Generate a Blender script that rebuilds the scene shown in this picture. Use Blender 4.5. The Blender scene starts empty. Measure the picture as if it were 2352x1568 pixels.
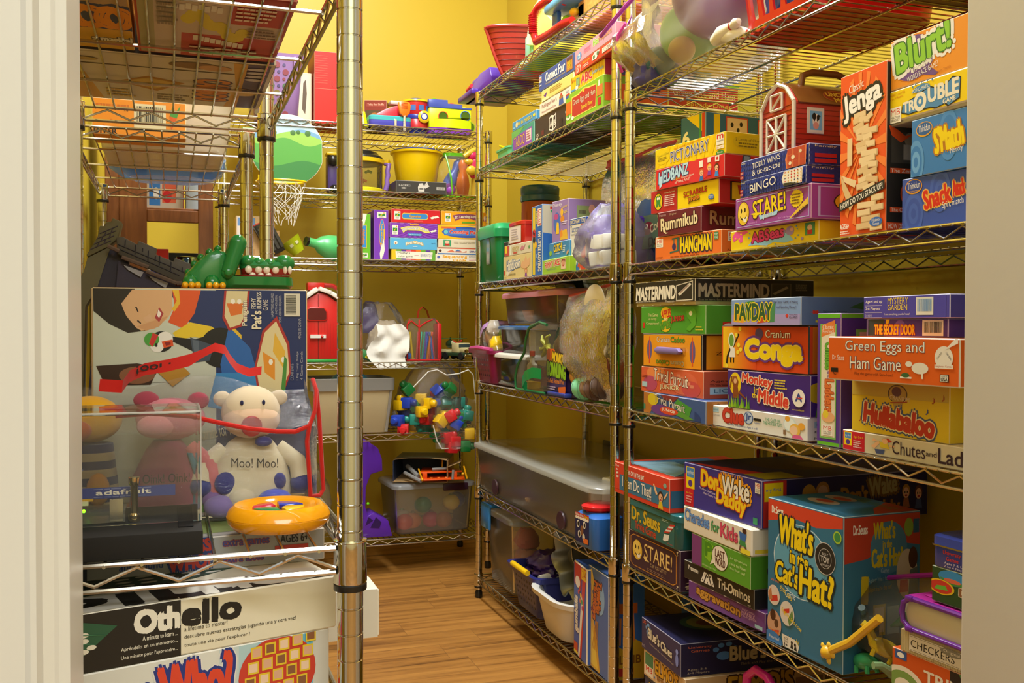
import bpy,bmesh,math,random
from mathutils import Matrix,Vector
random.seed(7)
scene = bpy.context.scene
COL = scene.collection
PI = math.pi
R_ = math.radians

# ------------------------------------------------------------------ camera
CAM_H = 0.995
yaw,pitch,roll = 0.3359,0.018,0.0021
fw = Vector((math.sin(yaw)*math.cos(pitch),math.cos(yaw)*math.cos(pitch),-math.sin(pitch)))
rt = Vector((math.cos(yaw),-math.sin(yaw),0))
up = rt.cross(fw)
cr,sr = math.cos(roll),math.sin(roll)
rt2,up2 = rt*cr + up*sr,up*cr - rt*sr
cam_d = bpy.data.cameras.new('camera')
cam_d.sensor_width = 36.0
cam_d.lens = 36.0*2247/2352
cam_d.clip_start = 0.02
cam = bpy.data.objects.new('camera',cam_d)
COL.objects.link(cam)
bk = -fw
cam.matrix_world = Matrix(((rt2.x,up2.x,bk.x,0),(rt2.y,up2.y,bk.y,0),(rt2.z,up2.z,bk.z,CAM_H),(0,0,0,1)))
scene.camera = cam

# ------------------------------------------------------------------ light and exposure
world = bpy.data.worlds.new('hall_light')
world.use_nodes = True
world.node_tree.nodes['Background'].inputs[0].default_value = (0.92,0.96,1.0,1)
world.node_tree.nodes['Background'].inputs[1].default_value = 0.55
scene.world = world

def area_light(name,loc,target,sx,sy,power,col):
    d = bpy.data.lights.new(name,'AREA')
    d.shape = 'RECTANGLE'
    d.size,d.size_y,d.energy,d.color = sx,sy,power,col
    o = bpy.data.objects.new(name,d)
    COL.objects.link(o)
    o.location = loc
    v = Vector(target) - Vector(loc)
    o.rotation_euler = v.to_track_quat('-Z','Y').to_euler()
    return o
area_light('closet_ceiling_lamp',(0.62,2.35,3.12),(0.62,2.45,0),0.4,2.2,82,(0.93,0.97,1.0))
area_light('hall_ceiling_lamp',(0.3,-1.25,2.6),(0.3,-1.1,0.0),1.5,1.2,46,(0.95,0.97,1.0))

vs = scene.view_settings
vs.view_transform = 'Standard'
vs.look = 'None'
vs.exposure = 0.4
vs.gamma = 1.0
vs.use_curve_mapping = False
scene.cycles.max_bounces = 10
scene.cycles.transparent_max_bounces = 24
scene.cycles.use_denoising = True
# world position (front left bottom corner), turn, width, height and depth of every printed box, in metres
BX = {
  'hangman': (1.05,2.013,1.14,8,0.235,0.053,0.24),
  'rummikub': (1.05,2.001,1.1936,7,0.161,0.0544,0.26),
  'scrabble': (1.05,2.035,1.2486,7.5,0.247,0.0514,0.24),
  'hedbanz': (1.05,2.011,1.3006,6.5,0.249,0.0464,0.25),
  'pictionary': (1.05,2.015,1.3476,7,0.254,0.0454,0.25),
  'abseas': (1.05,1.692,1.14,4,0.256,0.038,0.25),
  'stare': (1.05,1.676,1.1786,-1,0.247,0.0614,0.27),
  'bingo': (1.05,1.657,1.2406,-2,0.218,0.0314,0.25),
  'tiddly': (1.05,1.657,1.2726,-1,0.221,0.0374,0.25),
  'jenga': (1.05,1.358,1.14,-3,0.119,0.263,0.085),
  'snack': (1.05,1.212,1.14,3,0.2,0.075,0.19),
  'smatch': (1.05,1.193,1.2156,0,0.2,0.0844,0.19),
  'trouble': (1.05,1.245,1.3006,-1,0.27,0.0534,0.26),
  'blurt': (1.05,1.239,1.3546,0,0.27,0.0754,0.24),
  'tpbrown': (1.05,2.068,0.789,-3,0.312,0.048,0.26),
  'tpred': (1.05,2.08,0.8376,1,0.277,0.0584,0.26),
  'cadoo': (1.05,2.074,0.8966,2,0.259,0.0764,0.24),
  'apples': (1.05,2.082,0.9736,2,0.279,0.0624,0.26),
  'mastermind': (1.05,2.113,1.0366,0,0.282,0.0564,0.299),
  'clue': (1.05,1.762,0.789,1.5,0.31,0.041,0.25),
  'monkey': (1.05,1.701,0.8306,3,0.251,0.0744,0.26),
  'conga': (1.05,1.724,0.9056,2.5,0.27,0.0874,0.27),
  'payday': (1.05,1.689,0.9936,-1,0.233,0.0504,0.3),
  'chutesup': (1.05,1.415,0.789,3,0.059,0.225,0.26),
  'chutesflat': (1.05,1.346,0.789,0.5,0.4,0.033,0.27),
  'hulla': (1.05,1.324,0.8226,2.5,0.204,0.0844,0.25),
  'greeneggs': (0.995,1.313,0.9076,7,0.248,0.0684,0.25),
  'secret': (1.05,1.289,0.9766,-1,0.177,0.0274,0.2),
  'mystery': (1.05,1.297,1.0046,-4,0.2,0.0344,0.22),
  'starebrown': (1.05,2.148,0.4085,0,0.259,0.0905,0.2),
  'trivia': (1.05,2.149,0.4996,-1,0.26,0.0754,0.19),
  'icando': (1.05,2.227,0.5756,-1.5,0.303,0.0764,0.31),
  'aggr': (1.05,1.852,0.4085,3,0.267,0.0375,0.26),
  'triominos': (1.05,1.871,0.4466,1,0.262,0.0394,0.19),
  'lastword': (1.05,1.84,0.4866,-1,0.231,0.0634,0.24),
  'charades': (1.05,1.876,0.5506,-1,0.271,0.0534,0.26),
  'daddy': (1.05,1.873,0.6046,2.5,0.276,0.0924,0.41),
  'cathat': (1.05,1.558,0.4085,2.5,0.206,0.2655,0.165),
  'trivorange': (1.05,1.224,0.4085,3.5,0.2,0.0905,0.24),
  'checkers': (1.05,1.205,0.4996,4,0.2,0.0334,0.2),
  'elmo': (1.05,2.06,0.105,-2,0.21,0.126,0.35),
  'blues': (1.05,2.072,0.2316,-3.5,0.21,0.0724,0.313),
  'taboo': (1.056,3.033,1.552,0,0.211,0.068,0.25),
  'pie': (1.056,3.025,1.6206,0,0.219,0.0294,0.16),
  'black': (1.056,2.816,1.552,1,0.246,0.066,0.25),
  'paddington': (1.056,2.776,1.6186,0,0.247,0.0394,0.22),
  'yellow': (1.056,2.763,1.6586,0,0.252,0.0364,0.2),
  'connect': (1.056,2.782,1.6956,0,0.28,0.0504,0.19),
  'gespeedy': (1.056,2.568,1.552,-1,0.262,0.085,0.4),
  'abc': (1.056,2.532,1.6376,0,0.224,0.0404,0.34),
  'ispy': (1.056,2.502,1.6786,-3,0.27,0.0274,0.25),
  'pink': (1.056,2.502,1.7066,-3,0.29,0.0384,0.25),
  'handsdown': (1.056,3.113,1.142,1,0.264,0.076,0.2),
  'memory': (1.056,3.103,1.2186,1,0.254,0.0354,0.2),
  'redtin': (1.056,3.062,1.2546,2,0.126,0.0734,0.13),
  'playskool': (1.056,2.84,1.142,-1,0.093,0.213,0.25),
  'funny': (1.056,2.753,1.142,-4,0.257,0.042,0.1),
  'catch': (1.056,2.693,1.1846,-2,0.167,0.0464,0.1),
  'disney': (1.056,2.672,1.2316,5,0.106,0.1194,0.12),
  'tactom': (1.056,2.535,1.142,3,0.099,0.145,0.082),
  'gumballs': (1.056,2.499,0.083,-6,0.119,0.258,0.09),
  'tumblin': (1.056,2.398,0.083,-3,0.143,0.268,0.1),
  'laser': (0.839,3.79,1.512,90,0.205,0.047,0.2),
  'greencard': (0.689,3.8,1.246,90,0.051,0.177,0.2),
  'purplecard': (0.753,3.8,1.246,90,0.058,0.194,0.2),
  'maisy': (0.823,3.8,1.246,90,0.178,0.042,0.2),
  'firstwords': (0.817,3.8,1.2886,90,0.191,0.0454,0.2),
  'purple2': (0.816,3.8,1.3346,90,0.194,0.0584,0.2),
  'redopp': (0.823,3.8,1.3936,90,0.198,0.0534,0.2),
  'sequencing': (1.002,3.8,1.246,90,0.211,0.027,0.22),
  'smarter': (1.009,3.8,1.2736,90,0.204,0.0264,0.22),
  'childmind': (1.014,3.8,1.3006,90,0.201,0.0344,0.22),
  'counting': (1.012,3.8,1.3356,90,0.205,0.0554,0.22),
  'yellowsp': (1.026,3.8,1.3916,90,0.194,0.0554,0.22),
  'redcarton': (0.528,3.83,1.7685,90,0.114,0.2775,0.2),
}
# ------------------------------------------------------------------ materials
def lin(h):
    c = [int(h[i:i+2],16)/255 for i in (0,2,4)]
    return tuple(x/12.92 if x <= .04045 else ((x+.055)/1.055)**2.4 for x in c) + (1,)
_mats = {}
KIND = {  # roughness, specular, metallic
    'card': (.42,.4,0),'plastic': (.28,.5,0),'gloss': (.12,.5,0),'cloth': (.95,.1,0),
    'matte': (.8,.25,0),'metal': (.18,.5,1),'chrome': (.09,.5,1),'paint': (.55,.35,0)}
def mat(hexc,kind='card'):
    k = hexc + kind
    if k in _mats: return _mats[k]
    m = bpy.data.materials.new(kind + '_' + hexc)
    m.use_nodes = True
    nt = m.node_tree
    b = nt.nodes['Principled BSDF']
    r,s,me = KIND[kind]
    b.inputs['Base Color'].default_value = lin(hexc)
    b.inputs['Roughness'].default_value = r
    b.inputs['Specular IOR Level'].default_value = s
    b.inputs['Metallic'].default_value = me
    if kind == 'cloth':
        b.inputs['Sheen Weight'].default_value = .3
        n = nt.nodes.new('ShaderNodeTexNoise');n.inputs['Scale'].default_value = 400
        bp = nt.nodes.new('ShaderNodeBump');bp.inputs['Strength'].default_value = .35;bp.inputs['Distance'].default_value = .002
        nt.links.new(n.outputs['Fac'],bp.inputs['Height']);nt.links.new(bp.outputs['Normal'],b.inputs['Normal'])
    m.diffuse_color = lin(hexc)
    _mats[k] = m
    return m
def clear(hexc,see=.8,rough=.08,bump=0.0,name='clear'):
    """thin see-through plastic: part clear, part haze, with a glossy skin"""
    k = '%s%s%s%s%s' % (hexc,see,rough,bump,name)
    if k in _mats: return _mats[k]
    m = bpy.data.materials.new(name + '_' + hexc)
    m.use_nodes = True
    nt = m.node_tree
    nt.nodes.clear()
    out = nt.nodes.new('ShaderNodeOutputMaterial')
    tr = nt.nodes.new('ShaderNodeBsdfTransparent')
    tr.inputs[0].default_value = (.97,.97,.96,1)
    pb = nt.nodes.new('ShaderNodeBsdfPrincipled')
    pb.inputs['Base Color'].default_value = lin(hexc)
    pb.inputs['Roughness'].default_value = .35
    tl = nt.nodes.new('ShaderNodeBsdfTranslucent');tl.inputs[0].default_value = lin(hexc)
    mh = nt.nodes.new('ShaderNodeMixShader');mh.inputs[0].default_value = .5
    nt.links.new(pb.outputs[0],mh.inputs[1]);nt.links.new(tl.outputs[0],mh.inputs[2])
    mx = nt.nodes.new('ShaderNodeMixShader');mx.inputs[0].default_value = 1-see
    gl = nt.nodes.new('ShaderNodeBsdfGlossy');gl.inputs['Roughness'].default_value = rough
    gl.inputs[0].default_value = (.95,.95,.95,1)
    lw = nt.nodes.new('ShaderNodeFresnel');lw.inputs[0].default_value = 1.3
    m2 = nt.nodes.new('ShaderNodeMixShader')
    L = nt.links.new
    L(tr.outputs[0],mx.inputs[1]);L(mh.outputs[0],mx.inputs[2])
    L(lw.outputs[0],m2.inputs[0]);L(mx.outputs[0],m2.inputs[1]);L(gl.outputs[0],m2.inputs[2])
    L(m2.outputs[0],out.inputs[0])
    if bump:
        n = nt.nodes.new('ShaderNodeTexNoise');n.inputs['Scale'].default_value = 26;n.inputs['Detail'].default_value = 5
        n.inputs['Distortion'].default_value = 1.5
        bp = nt.nodes.new('ShaderNodeBump');bp.inputs['Strength'].default_value = bump;bp.inputs['Distance'].default_value = .02
        L(n.outputs['Fac'],bp.inputs['Height'])
        L(bp.outputs['Normal'],gl.inputs['Normal'])
    _mats[k] = m
    return m

# ------------------------------------------------------------------ mesh building
class MB:
    """collects faces in local metres and links them as ONE mesh object"""
    def __init__(s):
        s.v,s.f,s.m,s.mats = [],[],[],[]
        s.T = Matrix.Identity(4)
    def mi(s,m):
        if m not in s.mats: s.mats.append(m)
        return s.mats.index(m)
    def add(s,vs,fs,m):
        o = len(s.v);k = s.mi(m)
        s.v += [tuple(s.T @ Vector(p)) for p in vs]
        s.f += [tuple(o+i for i in f) for f in fs]
        s.m += [k]*len(fs)
    def at(s,loc=(0,0,0),rx=0,ry=0,rz=0,sc=(1,1,1)):
        s.T = Matrix.Translation(loc) @ Matrix.Rotation(R_(rz),4,'Z') @ Matrix.Rotation(R_(ry),4,'Y') @ Matrix.Rotation(R_(rx),4,'X') @ Matrix.Diagonal((*sc,1))
        return s
    def bm(s,b,m,alt=None):
        """append a bmesh; alt maps material_index 1 to another material"""
        b.verts.ensure_lookup_table();b.verts.index_update()
        vs = [tuple(v.co) for v in b.verts]
        f0 = [[v.index for v in f.verts] for f in b.faces if f.material_index == 0]
        f1 = [[v.index for v in f.verts] for f in b.faces if f.material_index == 1]
        if alt is None: f0 += f1;f1 = []
        s.add(vs,f0,m)
        if f1:
            s.add(vs,f1,alt)
        b.free()
    def box(s,x0,y0,z0,x1,y1,z1,m,bev=0.0,seg=2,edge=None):
        b = bmesh.new()
        bmesh.ops.create_cube(b,size=1)
        for v in b.verts:
            v.co = ((x0+x1)/2+v.co.x*(x1-x0),(y0+y1)/2+v.co.y*(y1-y0),(z0+z1)/2+v.co.z*(z1-z0))
        if bev > 0:
            r = bmesh.ops.bevel(b,geom=b.edges[:],offset=bev,segments=seg,profile=.5,affect='EDGES')
            if edge:
                for f in r['faces']: f.material_index = 1
        s.bm(b,m,edge)
        return s
    def prism(s,poly,t,m,axis='y',off=0.0,bev=0.0):
        """polygon in the (x,z) plane pushed t along +y (axis y), (x,y) up z (axis z) or (y,z) along x"""
        n = len(poly)
        def P(a,c,d): return {'y': (a,d,c),'z': (a,c,d),'x': (d,a,c)}[axis]
        b = bmesh.new()
        A = [b.verts.new(P(a,c,off)) for a,c in poly]
        B = [b.verts.new(P(a,c,off+t)) for a,c in poly]
        b.faces.new(A);b.faces.new(B[::-1])
        for i in range(n): b.faces.new((A[i],B[i],B[(i+1) % n],A[(i+1) % n]))
        bmesh.ops.recalc_face_normals(b,faces=b.faces)
        if bev: bmesh.ops.bevel(b,geom=[e for e in b.edges],offset=bev,segments=2,profile=.5,affect='EDGES')
        s.bm(b,m)
        return s
    def lathe(s,prof,m,seg=24,cx=0,cy=0,sx=1,sy=1,cap=True):
        vs,fs = [],[]
        for r,z in prof:
            for i in range(seg):
                a = 2*PI*i/seg
                vs.append((cx+r*sx*math.cos(a),cy+r*sy*math.sin(a),z))
        for j in range(len(prof)-1):
            for i in range(seg):
                a,b = j*seg+i,j*seg+(i+1) % seg
                fs.append((a,b,b+seg,a+seg))
        if cap:
            if prof[0][0] > 1e-6: fs.append(tuple(range(seg))[::-1])
            if prof[-1][0] > 1e-6: fs.append(tuple((len(prof)-1)*seg+i for i in range(seg)))
        s.add(vs,fs,m)
        return s
    def tube(s,pts,r,m,seg=8,closed=False):
        """r may be one radius or a list of radii"""
        pts = [Vector(p) for p in pts];n = len(pts)
        rr = r if isinstance(r,(list,tuple)) else [r]*n
        vs,fs = [],[]
        prev = None
        for i,p in enumerate(pts):
            a = pts[i-1] if (i > 0 or closed) else p
            b = pts[(i+1) % n] if (i < n-1 or closed) else p
            t = (b-a).normalized()
            if prev is None:
                u = t.orthogonal().normalized()
            else:
                u = (prev - t*prev.dot(t))
                u = u.normalized() if u.length > 1e-6 else t.orthogonal().normalized()
            prev = u
            w = t.cross(u)
            for k in range(seg):
                an = 2*PI*k/seg
                vs.append(tuple(p + (u*math.cos(an)+w*math.sin(an))*rr[i]))
        N = n if closed else n-1
        for i in range(N):
            j = (i+1) % n
            for k in range(seg):
                k2 = (k+1) % seg
                fs.append((i*seg+k,i*seg+k2,j*seg+k2,j*seg+k))
        if not closed:
            fs.append(tuple(range(seg))[::-1]);fs.append(tuple((n-1)*seg+k for k in range(seg)))
        s.add(vs,fs,m)
        return s
    def ell(s,c,r,m,seg=20,rings=12):
        vs,fs = [(c[0],c[1],c[2]-r[2])],[]
        for j in range(1,rings):
            p = PI*j/rings
            for i in range(seg):
                a = 2*PI*i/seg
                vs.append((c[0]+r[0]*math.sin(p)*math.cos(a),c[1]+r[1]*math.sin(p)*math.sin(a),c[2]-r[2]*math.cos(p)))
        vs.append((c[0],c[1],c[2]+r[2]));e = len(vs)-1
        for i in range(seg): fs.append((0,1+(i+1) % seg,1+i))
        for j in range(rings-2):
            for i in range(seg):
                a = 1+j*seg+i;b = 1+j*seg+(i+1) % seg
                fs.append((a,b,b+seg,a+seg))
        o = 1+(rings-2)*seg
        for i in range(seg): fs.append((o+i,o+(i+1) % seg,e))
        s.add(vs,fs,m)
        return s
    def loft(s,secs,m,n=8,cap0=True,cap1=True,closed=False):
        """rounded rectangles (cx, cy, z, width, depth, corner radius) joined bottom to top"""
        vs,fs = [],[]
        for cx,cy,z,w,d,r in secs:
            r = min(r,w/2-1e-4,d/2-1e-4)
            for q,(sx,sy) in enumerate(((1,1),(-1,1),(-1,-1),(1,-1))):
                for k in range(n):
                    a = PI/2*q + PI/2*k/(n-1)
                    vs.append((cx+sx*(w/2-r)+r*math.cos(a),cy+sy*(d/2-r)+r*math.sin(a),z))
        N = 4*n
        for j in range(len(secs)-1):
            for i in range(N):
                a,b = j*N+i,j*N+(i+1) % N
                fs.append((a,b,b+N,a+N))
        if cap0: fs.append(tuple(range(N))[::-1])
        if cap1: fs.append(tuple((len(secs)-1)*N+i for i in range(N)))
        s.add(vs,fs,m)
        return s
    def sheet(s,grid,m,wrap=False):
        """grid[row][col] of points"""
        R,C = len(grid),len(grid[0])
        vs = [p for row in grid for p in row];fs = []
        for j in range(R-1):
            for i in range(C if wrap else C-1):
                i2 = (i+1) % C
                fs.append((j*C+i,j*C+i2,(j+1)*C+i2,(j+1)*C+i))
        s.add(vs,fs,m)
        return s
    def build(s,name,parent=None,smooth=True,ang=40):
        me = bpy.data.meshes.new(name)
        me.from_pydata(s.v,[],s.f)
        for m in s.mats: me.materials.append(m)
        me.polygons.foreach_set('material_index',s.m)
        if smooth:
            me.shade_smooth()
            me.set_sharp_from_angle(angle=R_(ang))
        me.update()
        o = bpy.data.objects.new(name,me)
        COL.objects.link(o)
        if parent: o.parent = parent
        return o

# ------------------------------------------------------------------ naming
def tag(o,label=None,cat=None,group=None,kind=None):
    if label: o['label'] = label
    if cat: o['category'] = cat
    if group: o['group'] = group
    if kind: o['kind'] = kind
    return o
def thing(name,label,cat,loc=(0,0,0),rz=0,group=None,rx=0,ry=0):
    o = bpy.data.objects.new(name,None)
    o.empty_display_size = .05
    COL.objects.link(o)
    o.location = loc
    o.rotation_euler = (R_(rx),R_(ry),R_(rz))
    return tag(o,label,cat,group)
def struct(mb,name,**k):
    return tag(mb.build(name,**k),kind='structure')
def place(o,loc,rz=0,rx=0,ry=0):
    o.location = loc
    o.rotation_euler = (R_(rx),R_(ry),R_(rz))
    return o
def copy_tree(o,parent=None):
    c = o.copy();COL.objects.link(c)
    if parent: c.parent = parent
    for ch in list(o.children): copy_tree(ch,c)
    return c

# ------------------------------------------------------------------ print on flat faces
_glyph = {}
def text_mesh(txt,bold):
    k = (txt,round(bold,4))
    if k in _glyph: return _glyph[k]
    c = bpy.data.curves.new('print','FONT')
    c.body = txt
    c.offset = bold
    c.resolution_u = 3
    c.fill_mode = 'FRONT' if 'FRONT' in [e.identifier for e in c.bl_rna.properties['fill_mode'].enum_items] else 'BOTH'
    o = bpy.data.objects.new('print',c)
    me = bpy.data.meshes.new_from_object(o)
    vs = [(v.co.x,v.co.y) for v in me.vertices]
    fs = [tuple(p.vertices) for p in me.polygons]
    bpy.data.objects.remove(o);bpy.data.curves.remove(c);bpy.data.meshes.remove(me)
    _glyph[k] = (vs,fs)
    return _glyph[k]
# art items, in percent of the face: rectangle, ellipse, polygon, text
def R(x0,y0,x1,y1,c): return ('r',x0,y0,x1,y1,c)
def E(x,y,rx,ry,c): return ('e',x,y,rx,ry,c)
def P(c,*pts): return ('p',pts,c)
def T(t,x0,y0,x1,y1,c,o=None,ow=.06,rot=0,b=.012,sh=0,arc=0): return ('t',t,x0,y0,x1,y1,c,o,ow,rot,b,sh,arc)
STEP = .000022
TINY = .000007
def clip(poly,w,h):
    """keep the part of a polygon that lies on the face"""
    for ax,lim,sg in ((0,0,1),(0,w,-1),(1,0,1),(1,h,-1)):
        if all(sg*(p[ax]-lim) >= 0 for p in poly): continue
        out = []
        for i,p in enumerate(poly):
            q = poly[(i+1) % len(poly)]
            dp,dq = sg*(p[ax]-lim),sg*(q[ax]-lim)
            if dp >= 0: out.append(p)
            if (dp >= 0) != (dq >= 0):
                t = dp/(dp-dq);out.append((p[0]+(q[0]-p[0])*t,p[1]+(q[1]-p[1])*t))
        poly = out
        if len(poly) < 3: return []
    return poly
def paint(mb,F,w,h,art,kind='card'):
    """F(u, v, lift) puts a point of the face (metres) in the mesh's space"""
    d = .00025
    X = lambda p: p*w/100
    Y = lambda p: p*h/100
    def flat(pts,d,c):
        pts = clip(pts,w,h)
        if pts: mb.add([F(u,v,d) for u,v in pts],[tuple(range(len(pts)))],mat(c,kind))
    def letters(vs,fs,d,c):
        if all(0 <= u <= w and 0 <= v <= h for u,v in vs):
            mb.add([F(u,v,d) for u,v in vs],fs,mat(c,kind))
            return
        for f in fs: flat([vs[i] for i in f],d,c)
    for a in art:
        d += STEP
        if a[0] == 'r':
            _,x0,y0,x1,y1,c = a
            flat([(X(x0),Y(y0)),(X(x1),Y(y0)),(X(x1),Y(y1)),(X(x0),Y(y1))],d,c)
        elif a[0] == 'e':
            _,x,y,rx,ry,c = a
            flat([(X(x)+X(rx)*math.cos(t*PI/14),Y(y)+Y(ry)*math.sin(t*PI/14)) for t in range(28)],d,c)
        elif a[0] == 'p':
            _,pts,c = a
            flat([(X(x),Y(y)) for x,y in pts],d,c)
        else:
            _,t,x0,y0,x1,y1,c,oc,ow,rot,b,sh,arc = a
            vs,fs = text_mesh(t,0)
            if not vs: continue
            ax0 = min(p[0] for p in vs);ax1 = max(p[0] for p in vs);ay0 = min(p[1] for p in vs);ay1 = max(p[1] for p in vs)
            turn = abs(rot) % 180 > 60
            bw,bh = (Y(y1-y0),X(x1-x0)) if turn and abs(rot) % 180 < 120 else (X(x1-x0),Y(y1-y0))
            sx = bw/max(ax1-ax0,1e-4);sy = bh/max(ay1-ay0,1e-4)
            cx,cy = X(x0+x1)/2,Y(y0+y1)/2
            mx,my = (ax0+ax1)/2,(ay0+ay1)/2
            cr_,sr_ = math.cos(R_(rot)),math.sin(R_(rot))
            hw = max(ax1-ax0,1e-4)/2
            def put(p,ex=0,ey=0):
                lx = (p[0]-mx)*sx+ex*sy;ly = (p[1]-my)*sy+ey*sy
                lx += ly*sh
                ly += arc*Y(1)*(1-((p[0]-mx)/hw)**2)
                return (cx+lx*cr_-ly*sr_,cy+lx*sr_+ly*cr_)
            if oc:
                for k in range(8):
                    letters([put(p,(b+ow)*1.1*math.cos(k*PI/4),(b+ow)*1.1*math.sin(k*PI/4)) for p in vs],fs,d,oc)
                    d += TINY
                d += STEP
            b = b if b > .013 else 0
            letters([put(p) for p in vs],fs,d,c)
            if b:
                for k in range(4):
                    d += TINY
                    letters([put(p,b*.9*math.cos(k*PI/2+.6),b*.9*math.sin(k*PI/2+.6)) for p in vs],fs,d,c)
def squeeze(f,art):
    """narrow a design towards the left end of its face"""
    out = []
    for a in art:
        a = list(a)
        if a[0] == 'r': a[1] *= f;a[3] *= f
        elif a[0] == 'e': a[1] *= f;a[3] *= f
        elif a[0] == 'p': a[1] = tuple((x*f,y) for x,y in a[1])
        else: a[2] *= f;a[4] *= f
        out.append(tuple(a))
    return out
def face(name,w,dp,h):
    """local frames of a box whose front is y=0, left bottom at the origin -> (F, width, height)"""
    return {
        'front': (lambda u,v,d: (u,-d,v),w,h),
        'end': (lambda u,v,d: (w+d,u,v),dp,h),
        'left': (lambda u,v,d: (-d,dp-u,v),dp,h),
        'top': (lambda u,v,d: (u,v,h+d),w,dp),
        'bottom': (lambda u,v,d: (u,dp-v,-d),w,dp),
    }[name]
def hexmix(a,b,t):
    return ''.join('%02x' % round(int(a[i:i+2],16)*(1-t)+int(b[i:i+2],16)*t) for i in (0,2,4))
NARROW = {'snack': .6,'smatch': .52,'trouble': .575,'blurt': .56,'chutesflat': .82,'checkers': .73}
def gbox(key,name,label,col,art=None,cat='game box',group=None,edge=None,tray=None,bev=.0012,bx=None,kind='card',seg=1,end=None,top=None):
    """a printed cardboard box standing where BX says; tray = (fraction of height, colour) shows the base below the lid"""
    x,y,z,a,w,h,d = bx or BX[key]
    mb = MB()
    z0 = h*tray[0] if tray else 0
    e = mat(edge or hexmix(col,'efe6d2',.55),'card')
    mb.box(0,0,z0,w,d,h,mat(col,kind),bev,seg,e)
    art = dict(art or {})
    if end: art['end'] = [R(.6,1.2,99.4,98.8,end)] + art.get('end',[])
    if top: art['top'] = [R(.6,.6,99.4,99.4,top)] + art.get('top',[])
    for fn,items in art.items():
        if fn == 'front' and key in NARROW: items = squeeze(NARROW[key],items)
        F,fw_,fh_ = face(fn,w,d,h)
        paint(mb,F,fw_,fh_,items,kind)
    o = mb.build(name,smooth=False)
    place(o,(x,y,z),a-90)
    tag(o,label,cat,group)
    if tray:
        t = MB();i = .0022
        t.box(i,i,0,w-i,d-i,z0+.004,mat(tray[1],'card'),.001,1)
        t.build('tray',o,smooth=False)
    return o
# ------------------------------------------------------------------ the room
XL,XR,YB,YD,ZC = -0.215,1.495,4.36,0.80,3.2
def node_mat(name,fn):
    m = bpy.data.materials.new(name);m.use_nodes = True
    fn(m.node_tree,m.node_tree.nodes['Principled BSDF'])
    return m
def wall_paint(hexc,rough,scale,strength):
    def f(nt,b):
        b.inputs['Base Color'].default_value = lin(hexc)
        b.inputs['Roughness'].default_value = rough
        b.inputs['Specular IOR Level'].default_value = .35
        tc = nt.nodes.new('ShaderNodeTexCoord')
        n = nt.nodes.new('ShaderNodeTexNoise');n.inputs['Scale'].default_value = scale;n.inputs['Detail'].default_value = 6
        bp = nt.nodes.new('ShaderNodeBump');bp.inputs['Strength'].default_value = strength;bp.inputs['Distance'].default_value = .002
        nt.links.new(tc.outputs['Object'],n.inputs['Vector'])
        nt.links.new(n.outputs['Fac'],bp.inputs['Height']);nt.links.new(bp.outputs['Normal'],b.inputs['Normal'])
    return f
M_YEL = node_mat('yellow_wall_paint',wall_paint('c4aa30',.42,160,.08))
M_CRM = node_mat('cream_trim_paint',wall_paint('d6d2c4',.34,60,.04))
M_CRW = node_mat('cream_wall_paint',wall_paint('d2ccb8',.5,120,.05))
M_CEI = node_mat('white_ceiling_paint',wall_paint('e9e2cf',.8,90,.3))
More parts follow.
